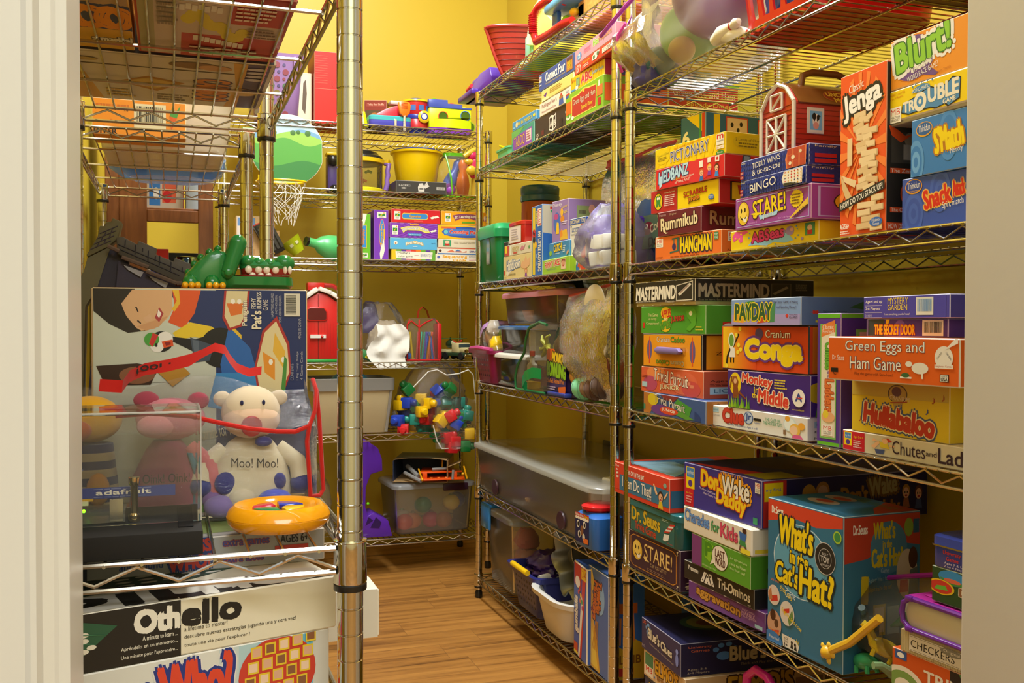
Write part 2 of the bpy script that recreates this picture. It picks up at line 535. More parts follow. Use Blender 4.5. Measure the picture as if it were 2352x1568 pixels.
def floor_nodes(nt,b):
    L = nt.links.new;N = nt.nodes.new
    tc = N('ShaderNodeTexCoord')
    sep = N('ShaderNodeSeparateXYZ');L(tc.outputs['Object'],sep.inputs[0])
    # boards 0.127 m wide run along x
    dv = N('ShaderNodeMath');dv.operation = 'DIVIDE';dv.inputs[1].default_value = .127;L(sep.outputs['Y'],dv.inputs[0])
    fl = N('ShaderNodeMath');fl.operation = 'FLOOR';L(dv.outputs[0],fl.inputs[0])
    fr = N('ShaderNodeMath');fr.operation = 'FRACT';L(dv.outputs[0],fr.inputs[0])
    wn = N('ShaderNodeTexWhiteNoise');wn.noise_dimensions = '1D';L(fl.outputs[0],wn.inputs['W'])
    # butt joints
    ml = N('ShaderNodeMath');ml.operation = 'MULTIPLY';ml.inputs[1].default_value = 1.22;L(wn.outputs['Value'],ml.inputs[0])
    ax = N('ShaderNodeMath');ax.operation = 'ADD';L(sep.outputs['X'],ax.inputs[0]);L(ml.outputs[0],ax.inputs[1])
    dx = N('ShaderNodeMath');dx.operation = 'DIVIDE';dx.inputs[1].default_value = 1.22;L(ax.outputs[0],dx.inputs[0])
    fx = N('ShaderNodeMath');fx.operation = 'FRACT';L(dx.outputs[0],fx.inputs[0])
    flx = N('ShaderNodeMath');flx.operation = 'FLOOR';L(dx.outputs[0],flx.inputs[0])
    cv = N('ShaderNodeCombineXYZ');L(flx.outputs[0],cv.inputs[0]);L(fl.outputs[0],cv.inputs[1])
    w2 = N('ShaderNodeTexWhiteNoise');w2.noise_dimensions = '2D';L(cv.outputs[0],w2.inputs['Vector'])
    mp = N('ShaderNodeMapping');mp.inputs['Scale'].default_value = (1.5,26,1)
    ofs = N('ShaderNodeCombineXYZ');m5 = N('ShaderNodeMath');m5.operation = 'MULTIPLY';m5.inputs[1].default_value = 9
    L(w2.outputs['Value'],m5.inputs[0]);L(m5.outputs[0],ofs.inputs[0]);L(m5.outputs[0],ofs.inputs[2])
    va = N('ShaderNodeVectorMath');va.operation = 'ADD';L(tc.outputs['Object'],va.inputs[0]);L(ofs.outputs[0],va.inputs[1])
    L(va.outputs[0],mp.inputs['Vector'])
    ns = N('ShaderNodeTexNoise');ns.inputs['Scale'].default_value = 1.0;ns.inputs['Detail'].default_value = 7;ns.inputs['Roughness'].default_value = .62;ns.inputs['Distortion'].default_value = .6
    L(mp.outputs[0],ns.inputs['Vector'])
    cr = N('ShaderNodeValToRGB')
    cr.color_ramp.elements[0].position = .3;cr.color_ramp.elements[0].color = lin('5e3a16')
    cr.color_ramp.elements[1].position = .72;cr.color_ramp.elements[1].color = lin('bd863f')
    e = cr.color_ramp.elements.new(.47);e.color = lin('9c6a2e')
    L(ns.outputs['Fac'],cr.inputs[0])
    hs = N('ShaderNodeHueSaturation');L(cr.outputs[0],hs.inputs['Color'])
    mr = N('ShaderNodeMapRange');mr.inputs['To Min'].default_value = .96;mr.inputs['To Max'].default_value = 1.05
    L(w2.outputs['Value'],mr.inputs[0]);L(mr.outputs[0],hs.inputs['Value'])
    # thin dark seams
    c1 = N('ShaderNodeMath');c1.operation = 'COMPARE';c1.inputs[1].default_value = 0;c1.inputs[2].default_value = .008;L(fr.outputs[0],c1.inputs[0])
    c2 = N('ShaderNodeMath');c2.operation = 'COMPARE';c2.inputs[1].default_value = 0;c2.inputs[2].default_value = .0012;L(fx.outputs[0],c2.inputs[0])
    mxx = N('ShaderNodeMath');mxx.operation = 'MAXIMUM';L(c1.outputs[0],mxx.inputs[0]);L(c2.outputs[0],mxx.inputs[1])
    mc = N('ShaderNodeMix');mc.data_type = 'RGBA';L(mxx.outputs[0],mc.inputs[0]);L(hs.outputs[0],mc.inputs[6]);mc.inputs[7].default_value = lin('7a5226')
    L(mc.outputs[2],b.inputs['Base Color'])
    b.inputs['Roughness'].default_value = .42
    bp = N('ShaderNodeBump');bp.inputs['Strength'].default_value = .12;bp.inputs['Distance'].default_value = .002
    L(ns.outputs['Fac'],bp.inputs['Height']);L(bp.outputs[0],b.inputs['Normal'])
M_FLOOR = node_mat('wood_plank_floor',floor_nodes)
struct(MB().box(-2.2,-2.0,-.06,2.6,YB+.1,0,M_FLOOR),'floor',smooth=False)
struct(MB().box(XL-.1,YD-.14,ZC,XR+.1,YB+.1,ZC+.06,M_CEI),'ceiling',smooth=False)
struct(MB().box(XL-.1,YD,0,XL,YB+.1,ZC,M_YEL),'wall_left',smooth=False)
struct(MB().box(XR,YD,0,XR+.1,YB+.1,ZC,M_YEL),'wall_right',smooth=False)
struct(MB().box(XL,YB,0,XR,YB+.1,ZC,M_YEL),'wall_back',smooth=False)
# wall with the doorway
JL,JR,YN,DH = -.063,.773,.70,2.2
mb = MB()
mb.box(-2.2,YN,0,JL-.012,YD,ZC,M_CRW)
mb.box(JR+.03,YN,0,2.6,YD,ZC,M_CRW)
mb.box(JL-.012,YN,DH,JR+.03,YD,ZC,M_CRW)
struct(mb,'wall_front',smooth=False)
# lining boards of the doorway and the stepped casing on the left
struct(MB().box(JL-.012,YN-.006,0,JL,YD,DH,M_CRM,.002,2),'trim_1',smooth=False)
struct(MB().box(JR,.30,0,JR+.14,YD+.001,ZC,M_CRW,.004,3),'wall_right_return')
prof = [(-.35,YN),(-.35,YN-.016),(-.088,YN-.016),(-.0845,YN-.0185),(-.081,YN-.0185),(-.078,YN-.011),(-.0715,YN-.010),(-.069,YN-.008),(-.0625,YN-.008),(-.0625,YN)]
struct(MB().prism(prof,2.25,M_CRM,axis='z'),'trim_2',ang=25)
# the hall behind the doorway, seen only in the chrome
struct(MB().box(-2.2,-2.05,0,2.6,-2.0,ZC,node_mat('hall_wall_paint',wall_paint('e6dea6',.5,120,.2))),'wall_hall',smooth=False)
# ------------------------------------------------------------------ chrome wire shelving
M_CHR = mat('d4d1c8','chrome')
M_WIRE = mat('c6c2b6','metal')
M_BLK = mat('1c1b17','plastic')
POST_R = .0127
def post_mesh(h):
    prof = [(.0,0.03),(POST_R,.03)]
    z = .055
    while z < h-.012:
        prof += [(POST_R,z-.0011),(POST_R-.0011,z-.0003),(POST_R-.0011,z+.0003),(POST_R,z+.0011)]
        z += .0254
    prof += [(POST_R,h-.002),(POST_R-.002,h),(0,h)]
    o = MB().lathe(prof,M_CHR,28).build('post',ang=25)
    me = o.data;bpy.data.objects.remove(o)
    return me
def foot_mesh():
    o = MB().lathe([(.0,0),(.0125,0),(.0135,.004),(.0135,.02),(.0115,.024),(.0115,.031),(0,.031)],M_BLK,20).build('foot')
    me = o.data;bpy.data.objects.remove(o);return me
def collar_mesh():
    mb = MB()
    mb.lathe([(POST_R,-.0425),(.0158,-.0425),(.0165,-.041),(.0160,-.002),(.0166,-.001),(.0163,0),(POST_R,.0004)],M_CHR,28,cap=False)
    mb.lathe([(POST_R,-.0495),(.0158,-.0495),(.0163,-.0485),(.0163,-.0435),(.0155,-.0426),(POST_R,-.0426)],M_BLK,28,cap=False)
    # pressed ring emblem on the outside
    for k in range(8):
        a = R_(-90) ;
    o = mb.build('collar',ang=30)
    me = o.data;bpy.data.objects.remove(o);return me
_pm = {}
FOOT,COLLAR = foot_mesh(),collar_mesh()
def link(name,me,parent,loc):
    o = bpy.data.objects.new(name,me);COL.objects.link(o);o.parent = parent;o.location = loc
    return o
def shelf(parent,L,D,z,along,pitch):
    """one shelf, top of its rails at z; posts at (0,0) (L,0) (0,D) (L,D); along: wires run the long way"""
    mb = MB()
    r,gap,off = .0028,.0232,.0075
    zt,zb = -r,-r-gap
    e = .0155
    corners = [((e,-off),(L-e,-off)),((e,D+off),(L-e,D+off)),((-off,e),(-off,D-e)),((L+off,e),(L+off,D-e))]
    for (a,b) in corners:
        for zz in (zt,zb):
            mb.tube([(a[0],a[1],zz),(b[0],b[1],zz)],r,M_WIRE,8)
        ln = math.hypot(b[0]-a[0],b[1]-a[1]);n = max(2,round(ln/.066))
        pts = []
        for i in range(2*n+1):
            t = i/(2*n)
            zz = zb+r+.0012 if i % 2 == 0 else zt-r-.0012
            pts.append((a[0]+(b[0]-a[0])*t,a[1]+(b[1]-a[1])*t,zz))
        mb.tube(pts,.0019,M_WIRE,6)
    zw = zt-.0012
    if along:
        n = round(D/pitch)
        for i in range(1,n):
            y = D*i/n
            mb.tube([(-off-.004,y,zw),(L+off+.004,y,zw)],.0017,M_WIRE,6)
        k = max(2,round(L/.21))
        for i in range(1,k):
            mb.tube([(L*i/k,-off,zw-.0042),(L*i/k,D+off,zw-.0042)],.0026,M_WIRE,7)
    else:
        n = round(L/pitch)
        for i in range(1,n):
            x = L*i/n
            mb.tube([(x,-off-.0035,zw),(x,D+off+.0035,zw)],.0016,M_WIRE,6)
        k = max(2,round(D/.15))
        for i in range(1,k):
            mb.tube([(-off,D*i/k,zw-.0042),(L+off,D*i/k,zw-.0042)],.0026,M_WIRE,7)
    s = mb.build('shelf',parent)
    s.location = (0,0,z)
    for x in (0,L):
        for y in (0,D):
            link('collar',COLLAR,s,(x,y,.0035))
    return s
def unit(label,loc,rz,L,D,tops,along=False,pitch=.0222,H=1.83):
    u = thing('wire_shelving_unit',label,'shelving unit',loc,rz,'chrome wire shelving units along the closet walls')
    if H not in _pm: _pm[H] = post_mesh(H)
    for x in (0,L):
        for y in (0,D):
            p = link('post',_pm[H],u,(x,y,0))
            link('foot',FOOT,p,(0,0,0))
    for z in tops: shelf(u,L,D,z,along,pitch)
    return u
SH = dict(B1=1.556,B2=1.140,B3=.789,B4=.4085,B5=.105,A1=1.826,A2=1.552,A3=1.142,A4=.786,A5=.405,A6=.083,
          C1=1.7685,C2=1.512,C3=1.246,C4=.845,C5=.564,C6=.152,D1=1.372,D2=.779,D3=.589,E1=1.372,E2=.80,E3=.2)
# local x runs along the front from left to right, local y goes back to the wall
UA = unit('chrome wire shelving unit with six shelves, farther of two on the right wall',(1.056,3.386,0),-90,1.151,.42,[SH[k] for k in ('A1','A2','A3','A4','A5','A6')])
UB = unit('chrome wire shelving unit on the right wall, nearer the doorway, full of stacked board games',(1.0545,2.1535,0),-90,1.184,.42,[SH[k] for k in ('B1','B2','B3','B4','B5')])
UC = unit('chrome wire shelving unit across the back wall with toys, bags and puzzle boxes',(.189,3.7855,0),0,1.03,.405,[SH[k] for k in ('C1','C2','C3','C4','C5','C6')],H=1.775)
UD = unit('chrome wire shelving unit at front left, nearest the camera, with the thickest post',(.1665,.960,0),90,.877,.32,[SH[k] for k in ('D1','D2','D3')],True,.033)
UE = unit('chrome wire shelving unit on the left wall, second from the doorway, low topped',(.1455,2.0356,0),90,.877,.32,[SH[k] for k in ('E1','E2','E3')],True,.033,H=1.376)
# ------------------------------------------------------------------ board games on the nearer right unit
W,K,Y = 'efe9d8','1d1b18','f2d312'
GS = 'board games stacked on the nearer right shelving unit'
BX['jumpin'] = (1.052,2.058,.105,-2,.2,.066,.34)
BX['elmo'] = (1.05,2.06,.1716,-2,.21,.0594,.35)
def badge(x0,y0,x1,y1,t,c1='d03a2a',bg=W,t2=None):
    """small maker's panel: letters over two lines of small print"""
    return [R(x0,y0,x1,y1,bg),T(t,x0+(x1-x0)*.1,y0+(y1-y0)*.5,x1-(x1-x0)*.1,y1-(y1-y0)*.1,c1),
            T(t2 or 'MILTON',x0+(x1-x0)*.12,y0+(y1-y0)*.28,x1-(x1-x0)*.12,y0+(y1-y0)*.42,K),T('BRADLEY' if not t2 else t2,x0+(x1-x0)*.12,y0+(y1-y0)*.1,x1-(x1-x0)*.12,y0+(y1-y0)*.24,K)]
def lines(x0,y0,x1,y1,n,c,ws=None):
    """n rows of small print as thin bars broken into words"""
    out = [];rnd = random.Random(int(x0*7+y0*13+n))
    lh = (y1-y0)/n
    for i in range(n):
        yb = y1-lh*(i+.8);x = x0;xe = x0+(x1-x0)*rnd.uniform(.7,1)
        while x < xe-.5:
            wd = min((x1-x0)*rnd.uniform(.08,.2),xe-x)
            out.append(R(x,yb,x+wd*.86,yb+lh*.5,c));x += wd
    return out
def barcode(x0,y0,x1,y1,c=K,bg=W,vert=False):
    out = [R(x0,y0,x1,y1,bg)];rnd = random.Random(3)
    if vert:
        y = y0+(y1-y0)*.08
        while y < y1-(y1-y0)*.08:
            s = (y1-y0)*rnd.choice([.012,.02,.03]);out.append(R(x0+(x1-x0)*.1,y,x1-(x1-x0)*.25,y+s,c));y += s+(y1-y0)*rnd.choice([.015,.03])
    else:
        x = x0+(x1-x0)*.08
        while x < x1-(x1-x0)*.08:
            s = (x1-x0)*rnd.choice([.012,.02,.03]);out.append(R(x,y0+(y1-y0)*.2,x+s,y1-(y1-y0)*.1,c));x += s+(x1-x0)*rnd.choice([.015,.03])
    return out
def star(cx,cy,rx,ry,n,c,inner=.86):
    return P(c,*[(cx+rx*(1 if i % 2 == 0 else inner)*math.cos(PI*i/n),cy+ry*(1 if i % 2 == 0 else inner)*math.sin(PI*i/n)) for i in range(2*n)])
def smiley(cx,cy,rx,ry,c='e8c02a',k='3a2a12'):
    pts = [(cx+rx*.6*math.cos(a),cy-ry*.1+ry*.5*math.sin(a)) for a in [PI*1.08+i*PI*.84/10 for i in range(11)]]
    pts += [(cx+rx*.6*math.cos(a),cy-ry*.02+ry*.42*math.sin(a)) for a in [PI*1.92-i*PI*.84/10 for i in range(11)]]
    return [E(cx,cy,rx*1.05,ry*1.05,k),E(cx,cy,rx,ry,c),E(cx-rx*.12,cy+ry*.15,rx*.75,ry*.75,hexmix(c,'fff2a0',.35)),E(cx-rx*.35,cy+ry*.25,rx*.14,ry*.2,k),E(cx+rx*.3,cy+ry*.28,rx*.14,ry*.2,k),P(k,*pts),
            P(W,(cx+rx*.1,cy-ry*.75),(cx+rx*.45,cy-ry*.8),(cx+rx*.75,cy-ry*.35),(cx+rx*.6,cy-ry*.3),(cx+rx*.4,cy-ry*.5),(cx-rx*.1,cy-ry*.35))]
def kid(x,y,sx,sy,hair='5a3018',shirt='c8302a',skin='eeb890'):
    """plain cartoon child: head, hair, body"""
    return [E(x,y+sy*.2,sx*.62,sy*.52,hair),E(x,y+sy*.08,sx*.48,sy*.4,skin),P(shirt,(x-sx*.6,y-sy),(x+sx*.6,y-sy),(x+sx*.35,y-sy*.3),(x-sx*.35,y-sy*.3)),
            E(x-sx*.18,y+sy*.12,sx*.08,sy*.09,K),E(x+sx*.18,y+sy*.12,sx*.08,sy*.09,K),E(x,y-sy*.12,sx*.2,sy*.07,'b03030')]

# --- shelf at eye height
gbox('hangman','game_box','orange game box with wobbly dark-edged yellow title, directly under the maroon box','e8742c',dict(front=[
    *badge(2,55,13,92,'MB'),P('3a6a5a',(24,25),(38,32),(38,90),(27,88),(27,82),(35,84),(35,36),(24,32)),E(30.5,52,3,14,'3d3560'),R(29.8,66,31,84,'3a6a5a'),
    T('HANGMAN',41,24,86,88,Y,'2c2440',.05,b=.03),*lines(25,6,80,14,1,'a04818'),R(90,62,96,92,'3f8a5a'),T('FUN',90.5,80,95.5,88,W),T('VAL',90.5,66,95.5,76,W),*lines(2,4,14,16,2,'a8501e')],
    end=[*badge(7,55,20,92,'MB'),T('Ages 8 up',6,14,24,24,'7a3a12'),T('2 Players',6,4,24,13,'7a3a12')]),'box',GS)
gbox('rummikub','game_box','dark maroon game box with cream title, lying on the orange box with wobbly title','6a1f2c',dict(front=[
    T('Rummikub',8,28,92,78,'ead9a8','3a0f16',.04,rot=3,b=.028),P('ead9a8',(12,34),(18,34),(20,14),(26,12),(20,8),(14,18)),T('Original',28,80,44,90,'d6b890'),T('Pressman',4,82,20,93,'c8a0a0')],
    end=[T('Rummikub',9,30,80,82,'b59a6e','4a121c',.04,b=.028),T('Original',36,84,52,94,'a88a68')]),'box',GS)
gbox('scrabble','game_box','red and yellow word game box with white lid top, lying on the maroon box','b8262a',dict(front=[
    R(41.5,1.5,99.4,98.5,Y),R(40.7,1,41.6,99,K),E(12,50,7,38,K),E(12,50,6.2,35,'e8c81c'),P('3f8a3a',(8,70),(10,78),(12,72),(14,79),(16,70),(15,45),(16,26),(13,26),(12,40),(11,26),(8,26),(9,45)),E(10.8,64,1.2,6,W),E(13.2,64,1.2,6,W),T('Letter Sprinter',22,78,38,88,W),*lines(22,24,38,74,6,'e8d0c8'),
    T('SCRABBLE',51,52,84,74,'c8301e','7a1a10',.02,rot=4),T('JUNIOR',58,22,74,44,'f08a1e',K,.07,rot=4,b=.03),E(90,30,4,11,'3a6ab0'),T('Hasbro',87,31,93,38,W),T('Gaming',87,24,93,30,W)],
    end=[R(12,14,48,92,K),R(14,18,46,88,'e0b81e'),P('b02a2a',(20,78),(40,78),(38,40),(22,40)),E(26,66,2.5,6,W),E(33,66,2.5,6,W),R(24,22,27,40,'b02a2a'),R(33,22,36,40,'b02a2a')],
    top=[R(0,0,100,100,'e8e4d8')]),'box',GS)
gbox('hedbanz','game_box','glossy red box with ice blue title and three cartoon kids wearing cards','d3222a',dict(front=[
    E(62,60,22,60,'d93038'),T('HEDBANZ',5,38,50,92,'b8dcf0','1e3a66',.05,rot=5,b=.03,sh=.12),P('b8dcf0',(5,60),(9,62),(10,16),(6,4)),T('The',26,30,30,40,W),T('QUICK',31,30,39,41,Y),T('Question Game',40,31,58,42,W,rot=3),T('of "What Am I?"',30,14,53,28,W,rot=3),
    *kid(69,32,5,34,'c8682a','3a6ab0'),*kid(80,48,4.6,30,'e8b82a','8a3a9a'),*kid(90,40,5,34,'5a3018','3a8ad0'),R(66,62,71,92,W),R(77.5,76,82,99,W),R(88,72,93.5,98,W),E(90.8,85,1.6,8,'c8302a')],
    end=[T('H',20,8,46,92,'8fa8b8','3a4a5a',.05,sh=.1,b=.04),T('EDBANZ',50,20,98,86,'8fa8b8','3a4a5a',.05)]),'box',GS)
gbox('pictionary','game_box','bright yellow box with blue drawing game title, on top of the glossy red box','f3d015',dict(front=[
    *[P('ecc40c',(i*11,0),(i*11+5,0),(i*11+13,100),(i*11+8,100)) for i in range(8)],E(12,55,11,36,'e6c818'),T('2 Levels of Clues!',3.5,60,22,72,'5a4a1e',rot=4),*lines(5,36,19,56,3,'8a7420'),
    T('PICTIONARY',24,26,78,78,'3c4f9c','e9d9a0',.025,rot=3,b=.012),T('Quick Sketches, Hilarious Guesses!',29,80,66,92,'c8602a',rot=4),R(88,44,98,94,W),T('m',89,72,97,90,'d03a2a',b=.05),T('mattel',89,58,97,68,K),R(88,26,98,40,W),T('8+ 3-4+',88.5,28,97.5,38,'c8602a'),E(93,4,5.5,16,'3f8a3a'),T('Family',89.5,4,96.5,13,W)],
    end=[E(24,58,17,32,'e8ca20'),T('2 Levels of Clues!',10,62,37,74,'5a4a1e'),*lines(13,32,35,58,2,'8a7420'),T('P',42,12,57,74,'3c4f9c'),T('ICTIONARY',59,20,98,74,'3c4f9c')]),'box',GS)
gbox(None,'game_box','teal and yellow dice game box lying behind and above the bright yellow drawing game box','2f6a92',dict(
    left=[R(0,0,100,100,'2f6a92')],front=[P(Y,(22,98),(98,98),(98,30)),T('6',8,10,34,50,W,b=.05),R(76,2,84,98,'3f9a5a'),R(86,2,98,98,'d03a2a')],
    end=[R(8,4,14,96,Y),R(20,8,42,92,'c8442a'),R(21,12,41,88,'e8d2a8'),E(26,66,1.5,8,K),E(32,50,1.5,8,K),E(27,32,1.5,8,K),E(35,70,1.5,8,K),R(52,8,74,92,'c8442a'),R(53,12,73,88,'e8d2a8'),E(60,40,2,9,K),E(66,66,2,9,K),R(82,8,98,92,'c8442a'),R(83,12,97,88,'c89a6a')]),'box',GS,bx=(1.10,1.985,1.394,7,.09,.068,.28))
gbox('abseas','game_box','yellow letter game box with pink bubbly title on a blue splash','eacb1c',dict(front=[
    P('e8559a',(2,70),(6,96),(14,92),(20,96),(22,84),(15,74),(15,40),(12,36),(9,60),(4,44)),E(6,62,1,4,Y),E(11,58,1,4,Y),E(13,80,1.2,4,Y),
    P('8fc4e0',(22,18),(27,42),(34,30),(46,52),(58,46),(66,60),(70,44),(74,20),(64,12),(52,22),(44,8),(32,16)),T('ABSeas',26,36,63,86,'d8367a','5a1a3a',.05,rot=4,b=.045),E(70,66,4.5,22,'a48ac0'),E(72,72,2,8,'e8b0a0'),P('9a80c0',(66,66),(63,80),(63,50)),R(86,34,96,92,'4a9a5a'),E(91,70,2.6,13,'f0c8a0'),R(88.5,38,93.5,58,'c8302a'),E(83,22,1.6,7,'a48ac0'),*[E(x,y,.9,3.5,'5a9ac8') for x,y in ((24,78),(23,56),(77,84),(78,70),(76,28),(79,40),(54,10))]],
    end=[T('4',20,26,38,80,K),T('+',66,26,80,54,K),P('c8206a',(26,88),(90,92),(82,16))]),'box',GS)
gbox('stare','game_box','purple box with a yellow smiling face and gold starburst, above the yellow letter game','9a4799',dict(front=[
    R(2.2,7,97.8,9.5,'b8b0e0'),R(2.2,90.5,97.8,93,'b8b0e0'),R(2.2,7,3,93,'b8b0e0'),R(97,7,97.8,93,'b8b0e0'),
    *smiley(12,50,8,36),T('STARE!',26,34,69,86,Y,'3a1a3a',.035,rot=4,b=.02),P(Y,(22,44),(30,36),(42,40),(30,46)),P('a8d4ec',(36,22),(58,28),(60,42),(54,38),(40,34),(34,36)),T('Junior',40,22,54,38,'f4f4ec','4a7ab0',.03,rot=4),
    star(83,64,8.5,27,16,'e8c820'),*lines(77,48,89,80,4,'7a5a1a'),P('e8c03a',(75,8),(97,42),(97,62),(75,12)),T('Second Edition',79,20,97,34,'3a2a2a',rot=24),T('For 2-10 Players',61,12,77,19,'d8a8d8'),T('Ages 6 to 12',20,12,32,19,'d8a8d8')],
    end=[R(5,7,95,10,'b8b0e0'),R(5,90,95,93,'b8b0e0'),R(5,7,7,93,'b8b0e0'),*smiley(40,50,22,34)]),'box',GS)
def navybox(title,art):
    return dict(front=[*[R(i*4,j*25,i*4+2,j*25+12,'2b3f90') for i in range(25) for j in range(4)],T('Family',2,80,9,92,'e8d9a0'),R(.8,30,6,46,'b0282e'),R(.8,8,6,24,'b0282e'),T('AGES 5+',1.2,34,5.6,42,W),T('PLAYER',1.2,12,5.6,20,W),*title,*art],
                end=[*[R(i*5,j*25,i*5+2.5,j*25+12,'2a3c8a') for i in range(20) for j in range(4)],T('Family',4,80,22,93,'d8d0a0'),R(4,36,22,54,'b0282e'),R(4,10,22,28,'b0282e')])
a = navybox([T('BINGO',17,24,58,74,'eee6d0','1a2460',.02,rot=4,b=.008)],[P('e8e0cc',(70,8),(96,8),(97,92),(70,92),(67,50)),*[E(72+i*4.6,16+j*17,.9,4,random.choice(['c8302a','4a4a6a','d8a02a'])) for i in range(6) for j in range(5)],P('3a3a2a',(70,8),(92,8),(80,22),(70,26))])
a['end'] += [T('BINGO',54,22,98,76,'d0c8b4',b=.008)]
gbox('bingo','game_box','navy blue game box with white title, lower of two navy boxes under the barn','26357f',a,'box',GS)
a = navybox([T('TIDDLY WINKS',20,54,62,82,'eee6d0',rot=3,b=.008),T('& tic-tac-toe',20,18,62,46,'eee6d0',rot=3,b=.006)],[P('d8784a',(71,4),(97,4),(98,96),(73,96),(69,50)),*[R(72+i*8.5,6+j*30,79+i*8.5,34+j*30,'b8442e') for i in range(3) for j in range(3)],E(80,52,2.5,10,'e8d8b0'),E(76,26,2,8,'e8d8b0'),E(90,72,2,8,'e0c8a0')])
a['end'] += [T('TIDDLY WINKS',50,56,98,82,'c8c0ac',b=.008),T('& tic-tac-toe',50,16,98,44,'c8c0ac',b=.006)]
gbox('tiddly','game_box','navy blue box with a red checked panel, directly under the red toy barn','26357f',a,'box',GS)
rays = [P('f0823a' if i % 2 else 'e85a22',(50,46),(50+90*math.cos(i*PI/14),46+90*math.sin(i*PI/14)),(50+90*math.cos((i+.5)*PI/14),46+90*math.sin((i+.5)*PI/14))) for i in range(1,14)]
rays = [P('ee8138',(48,52),(max(.6,min(99.4,48+60*math.cos(i*PI/10))),52+47*math.sin(i*PI/10)),(max(.6,min(99.4,48+60*math.cos((i+.4)*PI/10))),52+47*math.sin((i+.4)*PI/10))) for i in range(0,20)]
blocks = []
rb = random.Random(5)
for (x,y,a_,l) in [(45,73,5,26),(38,70,20,16),(55,69.5,-18,22),(42,66,30,24),(66,71,60,12),(50,63.5,25,30),(66,62,-6,34),(50,59,-14,24),(62,58.5,20,20),(52,55,18,32),(68,54,-5,20),(50,51.5,8,22),(66,48.5,-8,36),(62,45,6,34),(66,41.5,-10,36),(52,39,24,24),(68,37,6,30),(58,33.5,18,30),(72,32.5,-24,26),(52,29.5,10,26),(66,28,22,26),(62,24,8,34),(84,21,4,26),(62,17.5,-4,40),(84,15,4,26),(56,13,3,28),(70,9,3,40),(60,5,2,40),(82,3.5,3,26)]:
    ca,sa = math.cos(R_(a_*.4)),math.sin(R_(a_*.4));hl,hh = l/2,1.6
    q = lambda u,v: (min(99,max(1,x+u*ca-v*sa*2.2)),min(99,max(.8,y+(u*sa)/2.2+v*ca)))
    c0 = rb.choice(['e8cd9a','dcbc86','e2c592'])
    blocks += [P(hexmix(c0,'8a6030',.35),q(-hl,-hh-.7),q(hl,-hh-.7),q(hl,hh),q(-hl,hh)),P(c0,q(-hl,-hh),q(hl*.86,-hh),q(hl*.86,hh),q(-hl,hh))]
blocks += [P('e2c592',(19,60),(30,60),(30,43),(19,43)),P('d8b880',(4,39),(14,33),(36,20),(26,15),(8,30)),P('e8cd9a',(8,38),(40,33),(36,29),(12,34))]
gbox('jenga','game_box','tall upright orange game box picturing a leaning tower of wooden blocks','e4561f',dict(front=rays+[
    T('Classic',20,88.5,52,93.5,W,rot=8),T('Jenga',8,73,88,89,'f2efe4','1d1b18',.1,rot=9,b=.05)] + blocks + [
    P('2a2a26',(.8,15.5),(99.2,25),(99.2,30.5),(.8,21)),T('HOW DO YOU STACK UP?',4,21.3,96,24.7,W,rot=11.8,b=.02),T('AGES 6+',4,4.4,24,7.6,W,b=.03),*lines(4,1,30,3.6,2,'f0d8c8'),E(82,6.2,13,2.8,'3a6ab0'),T('Hasbro',74,6.4,90,8.2,W),T('Games',75,4.2,89,5.8,W)],
    end=[T('J',16,70,60,86,'e9e4d6','d8501e',.08),R(10,40,90,60,'45403a'),E(50,54,12,4,'8a7a68'),R(36,42,66,51,'9a9084'),R(8,58,92,61,'3a332c'),T('The Arch',40,61,90,64,W,'d8501e',.02),R(8,34,60,37,'d8501e'),T('The Zen Master',9,34.4,92,36.6,W),E(60,22,30,9,'d8501e'),E(60,22,27,8,'5a4a3e'),R(54,16,66,28,'d8c8a8'),R(8,11,60,14,'d8501e'),T('The Cheater',10,11.4,60,13.6,W),R(1,.8,99,5,'d8501e'),T('HOW DO YOU STACK UP?',5,1.4,95,4.4,W),P('d8501e',(4,62),(20,60),(40,56),(60,58),(30,52),(10,56))],left=[]),'box',GS,end='2a2622')
gbox('snack','game_box','royal blue game box with red title, right below the lighter sky blue one','3c57a8',dict(front=[
    *[E(20,28,r,r*2.6,c) for r,c in ((16,'4664b4'),(12,'3c57a8'),(8,'4664b4'),(4,'3c57a8'))],*[E(62,66,r,r*2.6,c) for r,c in ((16,'4664b4'),(12,'3c57a8'),(8,'4664b4'),(4,'3c57a8'))],
    E(20,82,14,15,'e09a2a'),E(20,82.5,12.6,12.6,'2f4690'),T('Thinkfun',10,78,30,91,W,rot=3),T('Everybody Plays!',12,71,28,75,'e0b05a'),T('Snack',37,38,78,74,'d8301e','f0b84a',.04,rot=9,b=.04),T('Attack',82,52,99,82,'d8301e','f0b84a',.04,rot=6,b=.04),T('Spin, match',66,30,98,46,W,rot=6)]),'box',GS)
gbox('smatch','game_box','sky blue card game box with curly yellow title, under the torn yellow box','3a7cb8',dict(front=[
    *[E(10,25,r,r*2.4,c) for r,c in ((16,'5a96c8'),(12,'3a7cb8'),(8,'6aa4d2'),(4,'3a7cb8'))],*[E(72,60,r,r*2.4,c) for r,c in ((18,'4a8ac4'),(14,'3a7cb8'))],
    E(26,80,16,13,'e0a02a'),E(26,80.5,14.6,11,'2f5f96'),T('Thinkfun',15,76,37,88,W,rot=3),T("S'Match",46,36,98,80,Y,'b8781e',.035,rot=7,b=.04),T('Memory',76,26,98,38,W,rot=5)],top=[]),'box',GS)
